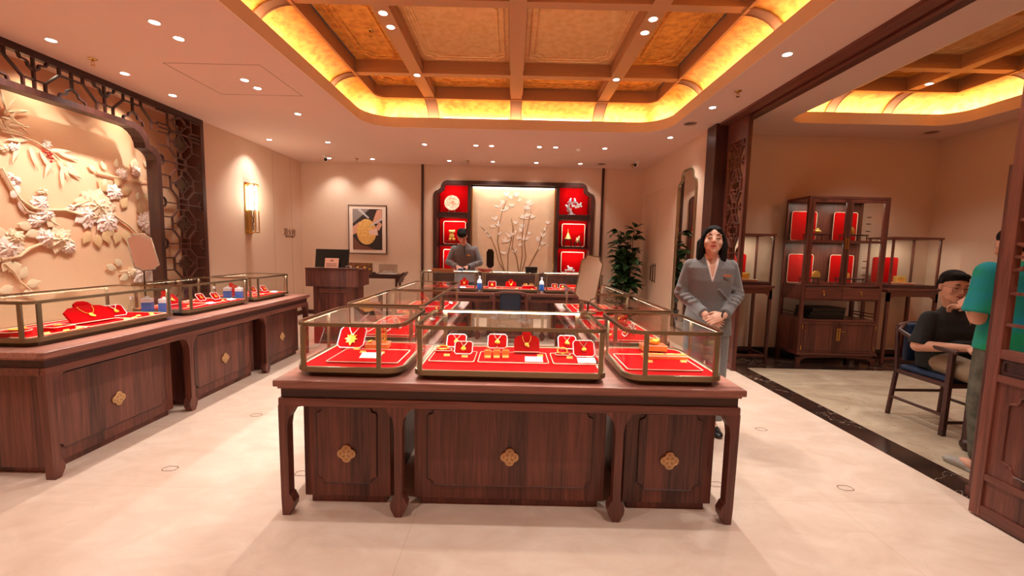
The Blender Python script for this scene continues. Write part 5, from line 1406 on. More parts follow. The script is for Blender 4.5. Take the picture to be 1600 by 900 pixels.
# wall sconce
t = thing('wall_sconce', 'tall brass wall sconce with glowing glass tube on the left wall', 'wall lamp', (XL, 6.97, 2.03))
MB().box(0, 0.018, -0.085, 0.085, -0.42, 0.42, bev=0.003).build('back_plate', BRASS, t)
MB().lathe([(0.052, -0.02), (0.055, 0.0), (0.055, 0.36), (0.050, 0.37), (0.001, 0.37)], c=(0.085, 0, 0), n=24).build('frosted_tube', mat('glowing glass', (1, 1, 1, 1), 0.4, emit=(1, 0.9, 0.72, 1), estr=5.5), t, smooth=True)
MB().lathe([(0.052, -0.36), (0.052, -0.02), (0.050, -0.02), (0.050, -0.36)], c=(0.085, 0, 0), n=24).build('clear_tube', SHADEGLASS, t, smooth=True)
MB().tube([(0.085, 0.0, -0.36), (0.08, -0.01, -0.25), (0.09, 0.01, -0.14), (0.085, 0.0, -0.02)], 0.007, 6).tube([(0.083, 0, -0.24), (0.09, 0.035, -0.17)], 0.005, 6).tube([(0.085, 0, -0.2), (0.09, -0.035, -0.13)], 0.005, 6).ell((0.09, 0.036, -0.165), 0.01).ell((0.09, -0.036, -0.125), 0.01).ell((0.085, 0.03, -0.28), 0.01).build('twig', DBRONZE, t, smooth=True)
for z in (-0.40, 0.385):
    MB().box(0.018, 0.15, -0.06, 0.06, z, z + 0.018, bev=0.003).build('bracket', BRASS, t)
for s in (-1, 1): MB().box(0.138, 0.152, s * 0.052 - 0.006, s * 0.052 + 0.006, -0.39, 0.39).build('front_bar', BRASS, t)
lamp('POINT', 'sconce_bulb', (XL + 0.24, 7.06, 2.2), 5, None, color=(1, 0.86, 0.66), radius=0.05)

# payment desk, monitor, sign
t = thing('payment_desk', 'dark walnut payment desk with a projecting upper box, in the left rear corner', 'desk', (-2.62, 6.0, 0))
o = [(-0.37, 0.0), (0.37, 0.0), (0.37, 0.52), (-0.37, 0.52)]
MB().prism([(-0.37, 0.0), (0.37, 0.0), (0.37, 0.52), (-0.37, 0.52)], 0.855, 1.11, XY).build('upper_box', WOODZ, t)
MB().box(-0.375, 0.375, -0.006, 0.10, 1.108, 1.125, bev=0.003).build('ledge', DARKX, t)
MB().box(-0.29, 0.29, 0.06, 0.50, 0, 0.856).build('pedestal', WOODZ, t)
for a, b in ((-0.20, -0.06), (-0.04, 0.10), (0.12, 0.23)):
    MB().box(a, b, 0.052, 0.062, 0.76, 0.82, bev=0.002).build('drawer_panel', WOODX, t)
MB().box(-0.22, -0.02, 0.052, 0.061, 0.12, 0.74, bev=0.002).build('door', WOODZ, t); MB().box(0.0, 0.22, 0.052, 0.061, 0.12, 0.74, bev=0.002).build('door', WOODZ, t)
t = thing('computer_monitor', 'black monitor seen from behind on the payment desk', 'monitor', (-2.66, 6.12, 1.11))
M = Matrix.Rotation(R(-10), 4, 'X')
b = MB().box(-0.245, 0.245, -0.012, 0.012, 0.02, 0.29, bev=0.004); b.xf(M); b.build('screen_housing', BLACK, t)
MB().box(-0.10, 0.10, -0.05, 0.10, 0, 0.012, bev=0.002).box(-0.03, 0.03, 0.02, 0.04, 0.01, 0.15).build('stand', BLACK, t)
t = thing('notice_card', 'pinkish printed notice card leaning on the black monitor', 'sign', (-2.645, 6.075, 1.125))
M = Matrix.Rotation(R(-12), 4, 'X')
b = MB().box(-0.10, 0.10, -0.003, 0.003, 0, 0.145); b.xf(M); b.build('card_face', mat('pink paper', srgb(236, 178, 152), 0.6), t)
b = MB().box(-0.018, -0.002, -0.005, -0.003, 0.098, 0.118).box(0.003, 0.02, -0.005, -0.003, 0.098, 0.118)
for r_ in range(2):
    for k in range(9): b.box(-0.078 + 0.0175 * k, -0.067 + 0.0175 * k, -0.005, -0.003, 0.055 - 0.028 * r_, 0.066 - 0.028 * r_)
b.xf(M); b.build('print_marks', mat('print red brown', srgb(120, 52, 40), 0.6), t)
t = thing('card_reader', 'small pale box on the right front edge of the payment desk', 'card reader', (-2.40, 6.10, 1.11))
MB().box(-0.035, 0.035, -0.03, 0.03, 0, 0.05, bev=0.004).build('housing', mat('pale plastic', srgb(214, 178, 160), 0.4), t); MB().box(-0.028, 0.028, -0.032, -0.03, 0.025, 0.045).build('screen', BLACK, t)

# altar table with a gold-framed box and acrylic case
t = thing('altar_table', 'dark narrow table with an upturned scroll end against the back wall', 'table', (-2.72, 8.26, 0))
MB().box(-0.52, 0.50, -0.16, 0.16, 0.885, 0.915, bev=0.004).build('top', DARKX, t)
for s in (-1, 1):
    MB().prism([(s * 0.47, 0.90), (s * 0.53, 0.90), (s * 0.58, 0.955), (s * 0.62, 0.955), (s * 0.585, 0.90), (s * 0.53, 0.84), (s * 0.50, 0.74), (s * 0.47, 0.80)], -0.16, 0.16, XZ).build('scroll_end', DARKX, t)
    for y in (-0.13, 0.13): MB().prism([(s * 0.43, 0.0), (s * 0.46, 0.0), (s * 0.475, 0.885), (s * 0.43, 0.885)], y - 0.02, y + 0.02, XZ).build('leg', DARKZ, t)
MB().box(-0.45, 0.45, -0.15, -0.13, 0.83, 0.885).build('apron', DARKX, t)
t = thing('picture_box', 'brown box frame with gold flowers standing on the narrow rear table', 'framed display', (-3.0, 8.24, 0.915))
MB().box(-0.235, 0.225, -0.02, 0.02, 0, 0.21, bev=0.003).build('panel', mat('umber panel', srgb(88, 52, 34), 0.4, noise=(14, srgb(150, 96, 56))), t)
m = MB(); rnd = random.Random(9)
for k in range(9): m.ell((-0.2 + 0.047 * k, -0.026, 0.05 + rnd.uniform(-.02, .08)), (0.028, 0.012, 0.018), u=10, v=6)
m.build('gold_flowers', GOLD, t, smooth=True)
t = thing('acrylic_case', 'clear acrylic case with a white model on the narrow rear table', 'display case', (-2.46, 8.24, 0.915))
MB().box(-0.16, 0.16, -0.09, 0.09, 0.0, 0.012).build('base', WHITE, t)
c = MB()
for a in ((-0.16, -0.156, -0.09, 0.09), (0.156, 0.16, -0.09, 0.09), (-0.16, 0.16, -0.09, -0.086), (-0.16, 0.16, 0.086, 0.09)): c.box(a[0], a[1], a[2], a[3], 0.012, 0.19)
c.box(-0.16, 0.16, -0.09, 0.09, 0.188, 0.192); c.build('cover', glass('milky acrylic', (0.88, 0.86, 0.84, 1)), t)
MB().box(-0.11, 0.10, -0.05, 0.05, 0.012, 0.04).box(-0.09, 0.02, -0.04, 0.04, 0.04, 0.06).box(0.03, 0.07, -0.03, 0.03, 0.04, 0.07).build('model', mat('model white', srgb(220, 206, 196), 0.5), t)
small('stapler', 'stapler', 'small black stapler at the left end of the rear table top', MB().box(-0.04, 0.04, -0.015, 0.015, 0, 0.012).box(-0.038, 0.03, -0.012, 0.012, 0.012, 0.03, Matrix.Rotation(R(-6), 4, 'Y')), BLACK, -2.72, 8.18, 0.915)

# long wall mirror
MOy = 6.485
def mirror_outline(hw, z0, zt): return [(MOy + u, v) for u, v in niche_outline(hw, z0, zt, 0.16)]
t = thing('wall_mirror', 'tall wall mirror with a stepped arched bronze frame on right wall', 'mirror', (XR, 0, 0))
o = mirror_outline(0.335, 0.25, 2.735)
MB().ring(o, inset(o, 0.022), -0.03, 0.0, YZ).build('mirror_frame', BRONZE, t)
MB().prism(inset(o, 0.02), -0.012, -0.002, YZ).build('mirror_face', MIRROR, t)

# potted plant
t = thing('potted_plant', 'tall leafy dark green potted plant in the right rear corner', 'plant', (2.20, 8.15, 0))
MB().lathe([(0.15, 0), (0.19, 0.30), (0.205, 0.34), (0.19, 0.345), (0.17, 0.32), (0.001, 0.31)], n=28).build('pot', mat('charcoal pot', srgb(50, 44, 42), 0.5), t, smooth=True)
MB().lathe([(0.172, 0.315), (0.1, 0.325), (0.001, 0.328)], n=20).build('soil', mat('soil', srgb(40, 28, 20), 0.9), t)
rnd = random.Random(11); LEAFG = mat('dark green leaf', srgb(34, 60, 30), 0.3, noise=(6, srgb(64, 96, 50))); lf = MB()
trk = MB(); tips = []
for k in range(7):
    a = k * 0.9; pts = [(0.04 * math.cos(a), 0.04 * math.sin(a), 0.32)]
    x, y, z = pts[0]
    for j in range(7):
        x += rnd.uniform(-0.01, 0.06) * math.cos(a); y += rnd.uniform(-0.01, 0.045) * math.sin(a); z += rnd.uniform(0.15, 0.27) * (1.0 if k < 4 else 0.75)
        pts.append((x, y, z))
        if j > 0: tips.append((x, y, z))
    trk.tube(pts, [0.014 - 0.0013 * i for i in range(len(pts))], 6)
trk.build('stem', mat('plant stem', srgb(60, 50, 34), 0.7), t, smooth=True)
for tx, ty, tz in tips:
    for k in range(7):
        az = rnd.uniform(0, 2 * PI); el = rnd.uniform(-0.35, 0.7); L_ = rnd.uniform(0.16, 0.27); wd = L_ * 0.30
        M = Matrix.Translation((tx, ty, tz + rnd.uniform(-0.03, 0.03))) @ Matrix.Rotation(az, 4, 'Z') @ Matrix.Rotation(-el, 4, 'Y') @ Matrix.Rotation(rnd.uniform(-.5, .5), 4, 'X')
        ts = [0, .12, .3, .5, .7, .88, 1]
        def cv(u, v): return M @ Vector((0.03 + u * L_, v, -0.25 * L_ * u * u + abs(v) * 0.35))
        g = [[cv(u, s * wd * math.sin(PI * u ** 0.85)) for u in ts] for s in (1, 0, -1)]
        for row in g:
            for p in row:
                if tx + 2.20 > 2.3 and p.x > 0.43: p.x = 0.43
                if p.y > 0.56: p.y = 0.56
        lf.quadsheet(g)
lo = lf.build('foliage', LEAFG, t, smooth=True)

# blue chair in the middle behind the counters
def armchair(label, loc, rotz, seatm, frm, full=True, aw=0.0):
    t = thing('armchair', label, 'chair', loc, rotz)
    MB().box(-0.25, 0.25, -0.22, 0.24, 0.40, 0.44, bev=0.008).build('seat_frame', frm, t)
    MB().box(-0.235, 0.235, -0.205, 0.225, 0.44, 0.485, bev=0.02, seg=3).build('seat_cushion', seatm, t)
    for sx in (-1, 1):
        MB().prism([(sx * 0.26, 0), (sx * 0.228, 0), (sx * 0.218, 0.70), (sx * 0.25, 0.70)], -0.225, -0.19, XZ).build('leg', frm, t)
        m = MB().tube([(sx * 0.25, 0.27, 0.0), (sx * 0.235, 0.24, 0.42), (sx * 0.225, 0.28, 0.82)], 0.019, 8); m.build('leg', frm, t, smooth=True)
        MB().tube([(sx * (0.232), -0.24, 0.70), (sx * (0.262), -0.12, 0.715), (sx * (0.285), 0.06, 0.745), (sx * (0.265), 0.22, 0.80), (sx * 0.16, 0.29, 0.84)], [0.017, 0.019, 0.019, 0.018, 0.017], 8).build('armrest', frm, t, smooth=True)
        MB().tube([(sx * 0.243, -0.20, 0.17), (sx * 0.245, 0.25, 0.17)], 0.014, 8).build('stretcher', frm, t, smooth=True)
    MB().tube([(-0.235, -0.207, 0.11), (0.235, -0.207, 0.11)], 0.014, 8).build('stretcher', frm, t, smooth=True); MB().tube([(-0.245, 0.25, 0.23), (0.245, 0.25, 0.23)], 0.014, 8).build('stretcher', frm, t, smooth=True)
    MB().tube([(-0.23, 0.275, 0.83), (-0.10, 0.31, 0.855), (0.10, 0.31, 0.855), (0.23, 0.275, 0.83)], 0.018, 8).build('top_rail', frm, t, smooth=True)
    b = MB().box(-0.15, 0.15, -0.03, 0.03, 0.50, 0.86, Matrix.Translation((0, 0.275, 0)), bev=0.028, seg=3); b.build('back_cushion', seatm, t, smooth=True)
    return t
armchair('navy blue armchair with curved arms standing before the rear counter', (-0.02, 6.10, 0), PI, mat('navy leather', srgb(28, 34, 54), 0.45), WOODX)
armchair('dark wooden armchair with a blue cushion under the man in black', (3.81, 3.53, 0), 0.03, mat('blue seat cloth', srgb(22, 42, 74), 0.7), DARKX)

# floor inlays
for x, y, s in ((-2.17, 2.55, 'in the left aisle, nearer'), (-2.15, 3.42, 'in the left aisle, farther'), (2.13, 2.50, 'in the right aisle, nearer'), (2.11, 3.36, 'in the right aisle, farther'), (-1.31, 2.53, 'at the left leg of the front counter'), (1.32, 2.51, 'at the right leg of the front counter')):
    q = notched(-0.045, 0.045, -0.03, 0.03, 0.012)
    o = MB().ring(q, inset(q, 0.0035), 0.0, 0.0015, XY).build('floor_inlay', mat('inlay brass', srgb(150, 112, 80), 0.4, 0.5), loc=(x, y, 0)); tag(o, 'small bronze outline plate set in the floor ' + s, 'floor inlay', 'bronze floor inlays')

# ================================================================== side room furniture
t = thing('display_cabinet', 'tall dark wooden glass-door display cabinet against the side room wall', 'cabinet', (3.85, 5.50, 0))
CW, CD, CH = 1.055, 0.46, 2.235
MB().box(0, CW, 0, CD, CH - 0.035, CH, bev=0.004).build('top', WOODX, t)
for x in (0, CW - 0.04):
    for y in (0, CD - 0.04): MB().box(x, x + 0.04, y, y + 0.04, 0.10, CH - 0.03).build('corner_post', WOODZ, t)
MB().box(-0.012, CW + 0.012, -0.015, CD, 0.125, 0.16, bev=0.004).build('base_rail', WOODX, t)
MB().prism([(0, 0), (0.05, 0), (0.06, 0.05), (0.12, 0.085), (CW / 2, 0.10), (CW - 0.12, 0.085), (CW - 0.06, 0.05), (CW - 0.05, 0), (CW, 0), (CW, 0.13), (0, 0.13)], 0.0, 0.03, XZ).build('base_apron', WOODX, t)
MB().box(0, 0.05, CD - 0.05, CD, 0, 0.13).build('rear_foot', WOODZ, t); MB().box(CW - 0.05, CW, CD - 0.05, CD, 0, 0.13).build('rear_foot', WOODZ, t)
MB().box(0.04, CW - 0.04, CD - 0.02, CD, 1.06, 2.2).build('upper_back', WOODZ, t)
MB().box(0.01, CW - 0.01, 0.02, CD, 1.045, 1.07).build('shelf', WOODX, t)
MB().box(0.01, CW - 0.01, 0.02, CD, 1.64, 1.665).build('shelf', WOODX, t)
MB().box(0.01, CW - 0.01, 0.01, CD, 0.865, 0.885).build('shelf', WOODX, t); MB().box(0.01, CW - 0.01, 0.01, CD, 0.585, 0.605).build('shelf', WOODX, t)
MB().box(0.01, 0.03, 0.03, CD - 0.03, 0.16, 0.59).build('side_panel', WOODZ, t); MB().box(CW - 0.03, CW - 0.01, 0.03, CD - 0.03, 0.16, 0.59).build('side_panel', WOODZ, t)
MB().box(0.01, 0.03, 0.03, CD - 0.03, 0.88, 1.05).build('side_panel', WOODX, t); MB().box(CW - 0.03, CW - 0.01, 0.03, CD - 0.03, 0.88, 1.05).build('side_panel', WOODX, t)
MB().box(0.02, CW - 0.02, CD - 0.02, CD - 0.005, 0.16, 0.6).build('lower_back', WOODX, t)
for z in (0.64, 0.68): MB().box(0.01, 0.02, 0.03, CD - 0.03, z, z + 0.012).box(CW - 0.02, CW - 0.01, 0.03, CD - 0.03, z, z + 0.012).build('side_rail', DARKX, t)
for i, (a, b) in enumerate(((0.035, CW / 2 - 0.003), (CW / 2 + 0.003, CW - 0.035))):
    dr = MB().box(a, b, -0.008, 0.014, 0.89, 1.04, bev=0.003).build('drawer', WOODX, t); c = (a + b) / 2
    MB().tube([(c, -0.008, 0.985), (c, -0.02, 0.975), (c, -0.02, 0.94)], 0.005, 6).ell((c, -0.01, 0.985), (0.012, 0.004, 0.012)).build('drawer_pull', BRASS, dr, smooth=True)
    dd = MB().box(a, b, -0.006, 0.014, 0.165, 0.58, bev=0.003).build('cupboard_door', WOODZ, t)
    MB().ring(rrect(a + 0.03, b - 0.03, 0.195, 0.55, 0.008, 2), rrect(a + 0.036, b - 0.036, 0.201, 0.544, 0.006, 2), -0.009, -0.005, XZ).build('door_bead', DARKX, dd)
    sx = b - 0.012 if i == 0 else a + 0.012
    MB().box(sx - 0.011, sx + 0.011, -0.010, -0.006, 0.33, 0.50, bev=0.001).build('lock_plate', BRASS, dd)
    hx = a + 0.004 if i == 0 else b - 0.004
    MB().box(hx - 0.006, hx + 0.006, -0.010, -0.004, 0.48, 0.54).box(hx - 0.006, hx + 0.006, -0.010, -0.004, 0.2, 0.26).build('hinge', BRASS, dd)
    # glazed doors above
    gd = MB().ring([(a, 1.075), (b, 1.075), (b, 2.195), (a, 2.195)], [(a + 0.04, 1.115), (b - 0.04, 1.115), (b - 0.04, 2.155), (a + 0.04, 2.155)], -0.006, 0.016, XZ).build('glazed_door', WOODZ, t)
    MB().box(a + 0.04, b - 0.04, -0.004, 0.014, 1.635, 1.668).build('glazing_bar', WOODX, gd)
    MB().box(a + 0.035, b - 0.035, 0.003, 0.006, 1.11, 2.16).build('pane', GLASS, gd)
    MB().box(sx - 0.008, sx + 0.008, -0.012, -0.006, 1.55, 1.70, bev=0.001).build('lock_plate', BRASS, gd)
for x in (0.012, CW - 0.016): MB().box(x, x + 0.004, 0.04, CD - 0.04, 1.07, 2.2).build('side_pane', GLASS, t)
MB().cone((CW / 2 - 0.005, -0.02, 0.46), (CW / 2 + 0.07, -0.02, 0.455), 0.005).build('latch_pin', BRASS, t)
for z in (1.20, 1.30, 1.39, 1.80, 1.90, 1.99): MB().box(CW - 0.075, CW - 0.02, 0.25, 0.262, z, z + 0.012).build('side_peg', DARKX, t)
for a, b in ((0.05, 0.40), (0.64, 0.97)):
    for z0 in (1.075, 1.67):
        o = rrect(a, b, z0, z0 + 0.40, 0.03, 4)
        MB().prism(o, CD - 0.055, CD - 0.045, XZ).build('red_panel', REDP, t); MB().tube([(u, CD - 0.056, v) for u, v in o], 0.004, 6, closed=True).build('panel_piping', CREAM, t)
for z in (1.63, 2.19):
    for x in (0.27, 0.80): lamp('AREA', 'cabinet_light', (x, 0.20, z), 1.3, t, (0, 0, 0), (1, 0.84, 0.7), 0.3, 0.03)
bx, by = 3.85, 5.50
for (x, z, s) in ((0.30, 1.07, 'lower left'), (0.80, 1.07, 'lower right'), (0.30, 1.665, 'upper left'), (0.80, 1.665, 'upper right')):
    plinth('low curved-leg stand on the %s shelf of the tall cabinet' % s, bx + x, by + 0.24, z, 0.28, 0.17, 0.09)
t = thing('gold_teapot', 'small gold teapot-like ornament, upper left shelf of tall cabinet', 'ornament', (bx + 0.30, by + 0.24, 1.757))
MB().ell((0.01, 0, 0.03), (0.035, 0.028, 0.028)).ell((0.01, 0, 0.062), (0.02, 0.018, 0.012)).cone((-0.02, 0, 0.035), (-0.065, 0, 0.06), 0.010, 0.005, 10).tube([(0.04, 0, 0.05), (0.06, 0, 0.04), (0.045, 0, 0.015)], 0.004, 6).build('body', GLOWG, t, smooth=True); MB().ell((0.01, 0, 0.077), 0.007).build('knob', GOLD, t)
t = thing('gold_ornament', 'rounded gold arch ornament, upper right shelf of tall cabinet', 'ornament', (bx + 0.76, by + 0.24, 1.757))
MB().prism([(-0.04, 0), (0.04, 0), (0.042, 0.06), (0.025, 0.095), (0, 0.105), (-0.025, 0.095), (-0.042, 0.06)], -0.015, 0.015, XZ).build('body', GLOWG, t); MB().ell((0, -0.016, 0.05), (0.022, 0.008, 0.028)).build('boss', GOLD, t)
t = thing('gold_ornament', 'fan-shaped gold ornament, lower left shelf of tall cabinet', 'ornament', (bx + 0.34, by + 0.24, 1.162))
MB().prism([(-0.05, 0), (0.05, 0)] + [(0.055 * math.cos(R(a)), 0.02 + 0.07 * math.sin(R(a))) for a in range(0, 181, 20)], -0.012, 0.012, XZ).build('body', GLOWG, t); MB().box(-0.04, 0.04, -0.02, 0.02, 0, 0.008).build('foot', GOLD, t)
t = thing('gold_ornament', 'scalloped rectangular gold ornament, lower right shelf of tall cabinet', 'ornament', (bx + 0.74, by + 0.24, 1.162))
MB().prism(notched(-0.055, 0.055, 0, 0.075, 0.015), -0.012, 0.012, XZ).build('body', GLOWG, t); MB().box(-0.045, 0.045, -0.02, 0.02, 0, 0.008).build('foot', GOLD, t)
for k, s in enumerate(('lower one', 'middle one', 'top one')):
    t = thing('document_box', 'flat black lidded box on the open cabinet shelf, %s of the stack' % s, 'box', (bx + 0.42 + 0.01 * k, by + 0.24, 0.605 + 0.052 * k), 0.04 * k)
    MB().box(-0.24, 0.24, -0.15, 0.15, 0, 0.042, bev=0.004).build('body', BLACK, t); MB().box(-0.243, 0.243, -0.153, 0.153, 0.036, 0.050, bev=0.003).build('lid', mat('black leather', srgb(24, 20, 20), 0.45), t)


def case_table(label, clabel, x0, x1, y0, y1, zt, zc, solid=True):
    t = thing('stand_table', label, 'table', (x0, y0, 0)); W, D = x1 - x0, y1 - y0
    MB().box(-0.02, W + 0.02, -0.02, D + 0.02, zt - 0.03, zt, bev=0.004).box(0, W, 0, D, zt - 0.06, zt - 0.028).build('top', WOODX, t)
    MB().prism([(0.0, zt - 0.18), (0.03, zt - 0.18), (0.04, zt - 0.14), (0.09, zt - 0.11), (W - 0.09, zt - 0.11), (W - 0.04, zt - 0.14), (W - 0.03, zt - 0.18), (W, zt - 0.18), (W, zt - 0.06), (0, zt - 0.06)], 0.0, 0.03, XZ).build('apron', WOODX, t)
    for x in (0, W - 0.035):
        for y in (0, D - 0.035): MB().box(x, x + 0.035, y, y + 0.035, 0.0, zt - 0.06).build('leg', WOODZ, t)
    for y in (0.008, D - 0.028): MB().box(0.02, W - 0.02, y, y + 0.02, 0.05, 0.085).build('stretcher', WOODX, t)
    for x in (0.008, W - 0.028): MB().box(x, x + 0.02, 0.02, D - 0.02, 0.05, 0.085).build('stretcher', WOODY, t)
    c = thing('glass_case', clabel, 'showcase', (x0, y0, zt)); H = zc - zt
    MB().box(0.01, W - 0.01, 0.01, D - 0.01, 0, 0.05, bev=0.004).build('case_base', DARKX, c)
    MB().ring([(0.0, 0.0), (W, 0), (W, D), (0, D)], [(0.025, 0.025), (W - 0.025, 0.025), (W - 0.025, D - 0.025), (0.025, D - 0.025)], H - 0.025, H, XY).build('top_frame', WOODX, c)
    for x in (0.012, W - 0.034):
        for y in (0.012, D - 0.034): MB().box(x, x + 0.022, y, y + 0.022, 0.05, H - 0.02).build('corner_post', WOODZ, c)
    g = MB()
    for a in ((0.03, W - 0.03, 0.016, 0.020), (0.03, W - 0.03, D - 0.020, D - 0.016), (0.016, 0.020, 0.03, D - 0.03), (W - 0.020, W - 0.016, 0.03, D - 0.03)): g.box(a[0], a[1], a[2], a[3], 0.05, H - 0.02)
    g.box(0.02, W - 0.02, 0.02, D - 0.02, H - 0.012, H - 0.008); g.build('panes', GLASS, c)
    MB().prism(rrect(W * 0.06, W * 0.58, 0.06, 0.42, 0.03, 4), D - 0.09, D - 0.075, XZ).build('red_panel', REDP, c)
    lamp('AREA', 'case_light', (W / 2, D / 2, H - 0.03), 1.6, c, (0, 0, 0), (1, 0.86, 0.72), W * 0.6, 0.03)
    return c
case_table('tall dark stand table left of the tall cabinet', 'glass case on the stand table left of the tall cabinet', 3.05, 3.53, 5.62, 6.04, 1.04, 1.735)
case_table('tall dark stand table right of the tall cabinet, behind the seated man', 'glass case on the stand table right of the tall cabinet', 5.10, 5.78, 5.62, 6.04, 1.04, 1.735)
for x, s in ((3.25, 'left'), (5.42, 'right')):
    pad('oval amber base in the glass case %s of the tall cabinet' % s, x, 5.78, 1.09, 0.30, 0.16, 0.02, 0, mat('amber lacquer', srgb(190, 96, 50), 0.25), 'amber bases in side room cases', True)
    t = thing('gold_plaque', 'pale gold block on the amber base in the %s side room case' % s, 'ornament', (x - 0.03, 5.79, 1.112), 0, 'pale gold blocks')
    MB().box(-0.075, 0.075, -0.02, 0.02, 0, 0.09, bev=0.004).build('block', GLOWG, t); MB().ell((0, -0.021, 0.045), (0.04, 0.004, 0.025)).build('relief', GOLD, t, smooth=True)
# writing desk mostly hidden behind the near lattice leaf
t = thing('writing_desk', 'dark desk with scroll feet before the seated man, mostly behind the leaf', 'desk', (3.465, 2.42, 0))
MB().box(0, 1.2, 0, 0.66, 0.73, 0.765, bev=0.005).build('top', DARKX, t)
MB().box(0.02, 1.18, 0.02, 0.64, 0.66, 0.73).build('apron', DARKX, t)
for x in (0.005, 1.145):
    for y in (0.005, 0.605):
        MB().box(x, x + 0.055, y, y + 0.055, 0.05, 0.67).ell((x + 0.03, y + 0.025, 0.05), (0.055, 0.05, 0.05)).build('leg', DARKZ, t)

# ================================================================== people
def head_into(b, M, s=1.0):
    """skull, jaw, nose, ears, lids and lips added to a body before the skin is melted together; face towards -y"""
    def E(c, r): b.ell((c[0] * s, c[1] * s, c[2] * s), tuple(q * s for q in r), M, 20, 14)
    def Lm(p, r0, q, r1):
        b.limb(M @ (Vector(p) * s), r0 * s, M @ (Vector(q) * s), r1 * s, 12)
    E((0, 0.012, 0.035), (0.074, 0.092, 0.082)); E((0, -0.020, -0.010), (0.066, 0.068, 0.085)); E((0, -0.036, -0.055), (0.050, 0.050, 0.050))
    E((0, -0.066, -0.088), (0.021, 0.017, 0.018))
    for k in (-1, 1):
        E((k * 0.038, -0.056, -0.022), (0.026, 0.024, 0.026)); E((k * 0.074, 0.010, 0.0), (0.010, 0.018, 0.030))
        E((k * 0.031, -0.077, 0.012), (0.016, 0.009, 0.009)); E((k * 0.032, -0.074, 0.034), (0.024, 0.012, 0.008))
        E((k * 0.010, -0.092, -0.022), (0.008, 0.008, 0.007))
    Lm((0, -0.082, 0.020), 0.007, (0, -0.099, -0.018), 0.010)
    E((0, -0.083, -0.047), (0.022, 0.010, 0.006)); E((0, -0.081, -0.058), (0.019, 0.010, 0.007))


def face_parts(parent, M, s=1.0, closed=True, lipc=None, brow=None, lidz=0.0):
    lipc = lipc or mat('lip colour', srgb(196, 84, 80), 0.4)
    P = lambda x, y, z: M @ (Vector((x, y, z)) * s)
    m = MB(); m.tube([P(-0.022, -0.086, -0.052), P(-0.010, -0.094, -0.048), P(0, -0.096, -0.050), P(0.010, -0.094, -0.048), P(0.022, -0.086, -0.052)], [0.002 * s, 0.0042 * s, 0.0038 * s, 0.0042 * s, 0.002 * s], 8)
    m.tube([P(-0.017, -0.086, -0.057), P(0, -0.094, -0.061), P(0.017, -0.086, -0.057)], [0.002 * s, 0.005 * s, 0.002 * s], 8); m.build('lips', lipc, parent, smooth=True)
    for k in (-1, 1):
        MB().tube([P(k * 0.016, -0.0865, 0.034), P(k * 0.032, -0.0865, 0.039), P(k * 0.050, -0.074, 0.033)], [0.0030 * s, 0.0042 * s, 0.0018 * s], 6).build('eyebrow', HAIR, parent, smooth=True)
        MB().tube([P(k * 0.017, -0.0835, 0.009), P(k * 0.031, -0.0875, 0.0055), P(k * 0.047, -0.0775, 0.010)], [0.0020 * s, 0.0032 * s, 0.0020 * s], 6).build('eyelashes', HAIR, parent, smooth=True)


def hand_into(b, wrist, d, n, side, s=1.0, curl=35, r=1.0):
    """palm and five bent fingers; d along the hand, n out of the back of the hand, side +1/-1 where the thumb leaves"""
    d = Vector(d).normalized(); n = Vector(n); n = (n - d * n.dot(d)).normalized(); l = d.cross(n) * side
    W = Vector(wrist)
    m3 = Matrix((l, n, d)).transposed()
    b.loft([(W - d * 0.01, 0.027 * s, 0.020 * s, m3), (W + d * 0.02 * s, 0.032 * s, 0.017 * s, m3), (W + d * 0.055 * s, 0.041 * s, 0.015 * s, m3), (W + d * 0.085 * s, 0.041 * s, 0.013 * s, m3), (W + d * 0.094 * s, 0.036 * s, 0.010 * s, m3)], 18)
    for i, (off, ln) in enumerate(((0.030, 0.066), (0.010, 0.074), (-0.011, 0.069), (-0.030, 0.054))):
        p = W + d * 0.088 * s + l * off * s; a = 0.0
        rr_ = 0.0088 * s * r
        for k, (fr, c) in enumerate(((0.45, 0.6), (0.30, 1.0), (0.25, 0.7))):
            a += R(curl) * c; q = p + (d * math.cos(a) - n * math.sin(a)) * ln * fr * s + l * off * 0.03 * k
            b.limb(p, rr_, q, rr_ * 0.90, 10); p = q; rr_ *= 0.90
    p = W + d * 0.025 * s + l * 0.028 * s; q = p + (d * 0.7 + l * 0.62 - n * 0.25).normalized() * 0.036 * s; b.limb(p, 0.013 * s, q, 0.0105 * s, 10)
    q2 = q + (d * 0.92 + l * 0.22 - n * 0.35).normalized() * 0.034 * s; b.limb(q, 0.0105 * s, q2, 0.009 * s, 10)


def shoe(parent, M, m, ln=0.25, name='shoe'):
    b = MB(); b.loft([(M @ Vector((0, 0.06, 0.045)), 0.032, 0.04), (M @ Vector((0, 0.055, 0.075)), 0.036, 0.045)], 16)
    b.ell((0, 0.045, 0.035), (0.036, 0.045, 0.036), M); b.ell((0, -0.04, 0.030), (0.042, 0.085, 0.030), M); b.ell((0, -0.11, 0.024), (0.040, 0.055, 0.024), M)
    b.box(-0.036, 0.036, -0.13, 0.075, 0.0, 0.02, M, bev=0.01)
    return remesh(b, name, m, parent, 0.006, 4)


LEATH = mat('black shoe leather', srgb(18, 16, 18), 0.25)
Rx = lambda a: Matrix.Rotation(R(a), 4, 'X')
Ry = lambda a: Matrix.Rotation(R(a), 4, 'Y')
Rz = lambda a: Matrix.Rotation(R(a), 4, 'Z')
T = lambda *v: Matrix.Translation(v)

